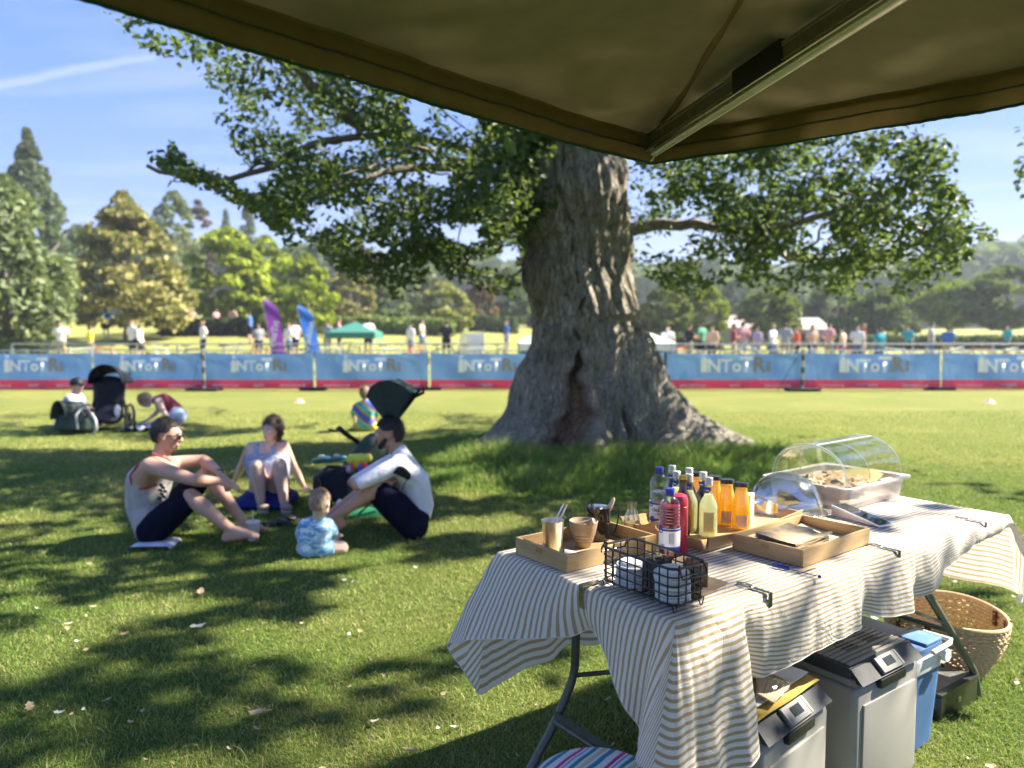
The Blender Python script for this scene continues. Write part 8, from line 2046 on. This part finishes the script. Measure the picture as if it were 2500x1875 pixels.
def woven():
    c = TT(2.0, .275, 0); o = empty('woven_basket', c, TLa, 'round woven straw basket with brown leather tabs under the right end of the table', 'basket')
    M_s = wood('straw', (.40,.27,.13), (.62,.46,.26), 8, 2, .8); R0, R1, H = .14, .23, .255
    rows_ = 17
    for i in range(rows_):
        v = (i+.5)/rows_; r = R0+(R1-R0)*sin(v*pi/2)**.9; z = .012+(H-.02)*v; n = 168; P = []
        for k in range(n):
            a = 2*pi*k/n; sag = -.022*math.exp(-((math.remainder(a-2.2, 2*pi))/.6)**2)*v**3+.012*sin(2*a+1)*v**2
            P.append(((r+.0036*sin(k*pi*.5+(i % 2)*pi))*cos(a), (r+.0036*sin(k*pi*.5+(i % 2)*pi))*sin(a), z+sag+.0022*cos(k*pi*.5)))
        MB().tube(P, .0072, 5, closed=True).build('straw_row', M_s, o)
    MB().cyl((0,0,.004), (0,0,.014), R0, n=40).build('bottom', M_s, o)
    m = MB(); n = 96; m.tube([((R1+.001)*cos(2*pi*k/n), (R1+.001)*sin(2*pi*k/n), H-.004+.012*sin(4*pi*k/n+1)-.022*math.exp(-((math.remainder(2*pi*k/n-2.2, 2*pi))/.6)**2)) for k in range(n)], .0085, 8, closed=True); m.build('rim', M_s, o)
    M_l = pm('brown_leather', (.10,.028,.015), .5, var=.2)
    for a in (1.25, 1.75, 2.75, 3.3, -.6, -1.1):
        T = Matrix.Rotation(a, 4, 'Z'); m = MB(); m.box((R1+.006, 0, H-.035), (.004, .022, .065), 0, T); m.box((R1-.016, 0, H-.035), (.004, .022, .065), 0, T); m.build('leather_tab', M_l, o, smooth=False)
        m = MB(); 
        for z in (H-.018, H-.050): m.cyl(T @ Vector((R1-.020,0,z)), T @ Vector((R1-.017,0,z)), .0045, n=10); m.cyl(T @ Vector((R1+.007,0,z)), T @ Vector((R1+.0105,0,z)), .0045, n=10)
        m.build('rivet', M_alu, o)
    for a0, a1 in ((1.25, 1.75), (2.75, 3.3)):
        m = MB(); m.tube([((R1+.01)*cos(a0), (R1+.01)*sin(a0), H-.04), ((R1+.05)*cos(a0+.1), (R1+.05)*sin(a0+.1), H-.09), ((R1+.05)*cos(a1-.1), (R1+.05)*sin(a1-.1), H-.09), ((R1+.01)*cos(a1), (R1+.01)*sin(a1), H-.04)], .006, 8); m.build('handle', M_l, o)
woven()
def stool():
    c = TT(-.225, .025, 0); o = empty('camp_stool', c, 0, 'small round stool with a striped pink, teal, cream and blue seat by the table leg', 'stool')
    m = bpy.data.materials.new('striped_seat'); t = NT(m); co = t.coords(rot=(0, 0, radians(38))); sp = t.n('SeparateXYZ'); t.l(co, sp.inputs[0])
    wob = t.math('MULTIPLY', t.noise(co, 6, 2), .02); f = t.math('FRACT', t.math('MULTIPLY', t.math('ADD', sp.outputs[0], wob), 1/.092))
    W_ = (.74,.74,.76); seq = [(0,(.62,.04,.20)),(.10,W_),(.16,(.10,.20,.62)),(.20,W_),(.30,(.02,.26,.28)),(.42,W_),(.50,(.60,.56,.34)),(.62,W_),(.68,(.10,.20,.62)),(.72,(.02,.26,.28)),(.82,W_),(.92,W_)]
    t.l(t.ramp(f, seq, 'CONSTANT'), t.b.inputs['Base Color']); t.b.inputs['Roughness'].default_value = .8; t.bump(t.noise(co, 500, 1), .2, .001)
    MB().lathe([(.0001,.430),(.08,.429),(.130,.424),(.146,.414),(.150,.402),(.146,.392),(.10,.385),(.0001,.384)], 64).build('seat', m, o)
    MB().lathe([(.148,.398),(.1545,.402),(.1545,.408),(.148,.412)], 64).build('piping', pm('blue_piping', (.05,.16,.42), .6), o)
    for k in range(3): a = 2*pi*k/3+.4; MB().cyl((.05*cos(a), .05*sin(a), .39), (.17*cos(a), .17*sin(a), 0), .011, n=10).build('leg', M_alud, o)
    MB().lathe([(.075,.20),(.080,.204),(.075,.208)], 24).build('brace_ring', M_alud, o)
stool()
o = empty('power_cable', TT(.02, .25, 0), TLa, 'dark looping cable on the shaded grass under the left end of the table', 'cable')
MB().tube([(.18+.16*cos(q*.9)+.05*q*.3, .10+.09*sin(q*1.1), .02+.012*sin(q*2)) for q in np.linspace(0, 9, 60)], .004, 6).build('cord', M_black, o)
MB().box((.10,.02,.02), (.06,.04,.035), .4, bev=.008).build('plug', M_black, o)
# ================================================================== air: a thin even haze round the whole place
def air():
    m = bpy.data.materials.new('haze'); m.use_nodes = True; nt = m.node_tree; nt.nodes.clear(); out = nt.nodes.new('ShaderNodeOutputMaterial'); v = nt.nodes.new('ShaderNodeVolumePrincipled')
    v.inputs['Density'].default_value = .0008; v.inputs['Color'].default_value = (.80, .90, 1, 1); v.inputs['Anisotropy'].default_value = .2; nt.links.new(v.outputs[0], out.inputs['Volume'])
    b = MB(); b.box((0, 120, 17), (640, 420, 44)); o = b.build('haze', m, None, smooth=False); o['kind'] = 'stuff'
air()
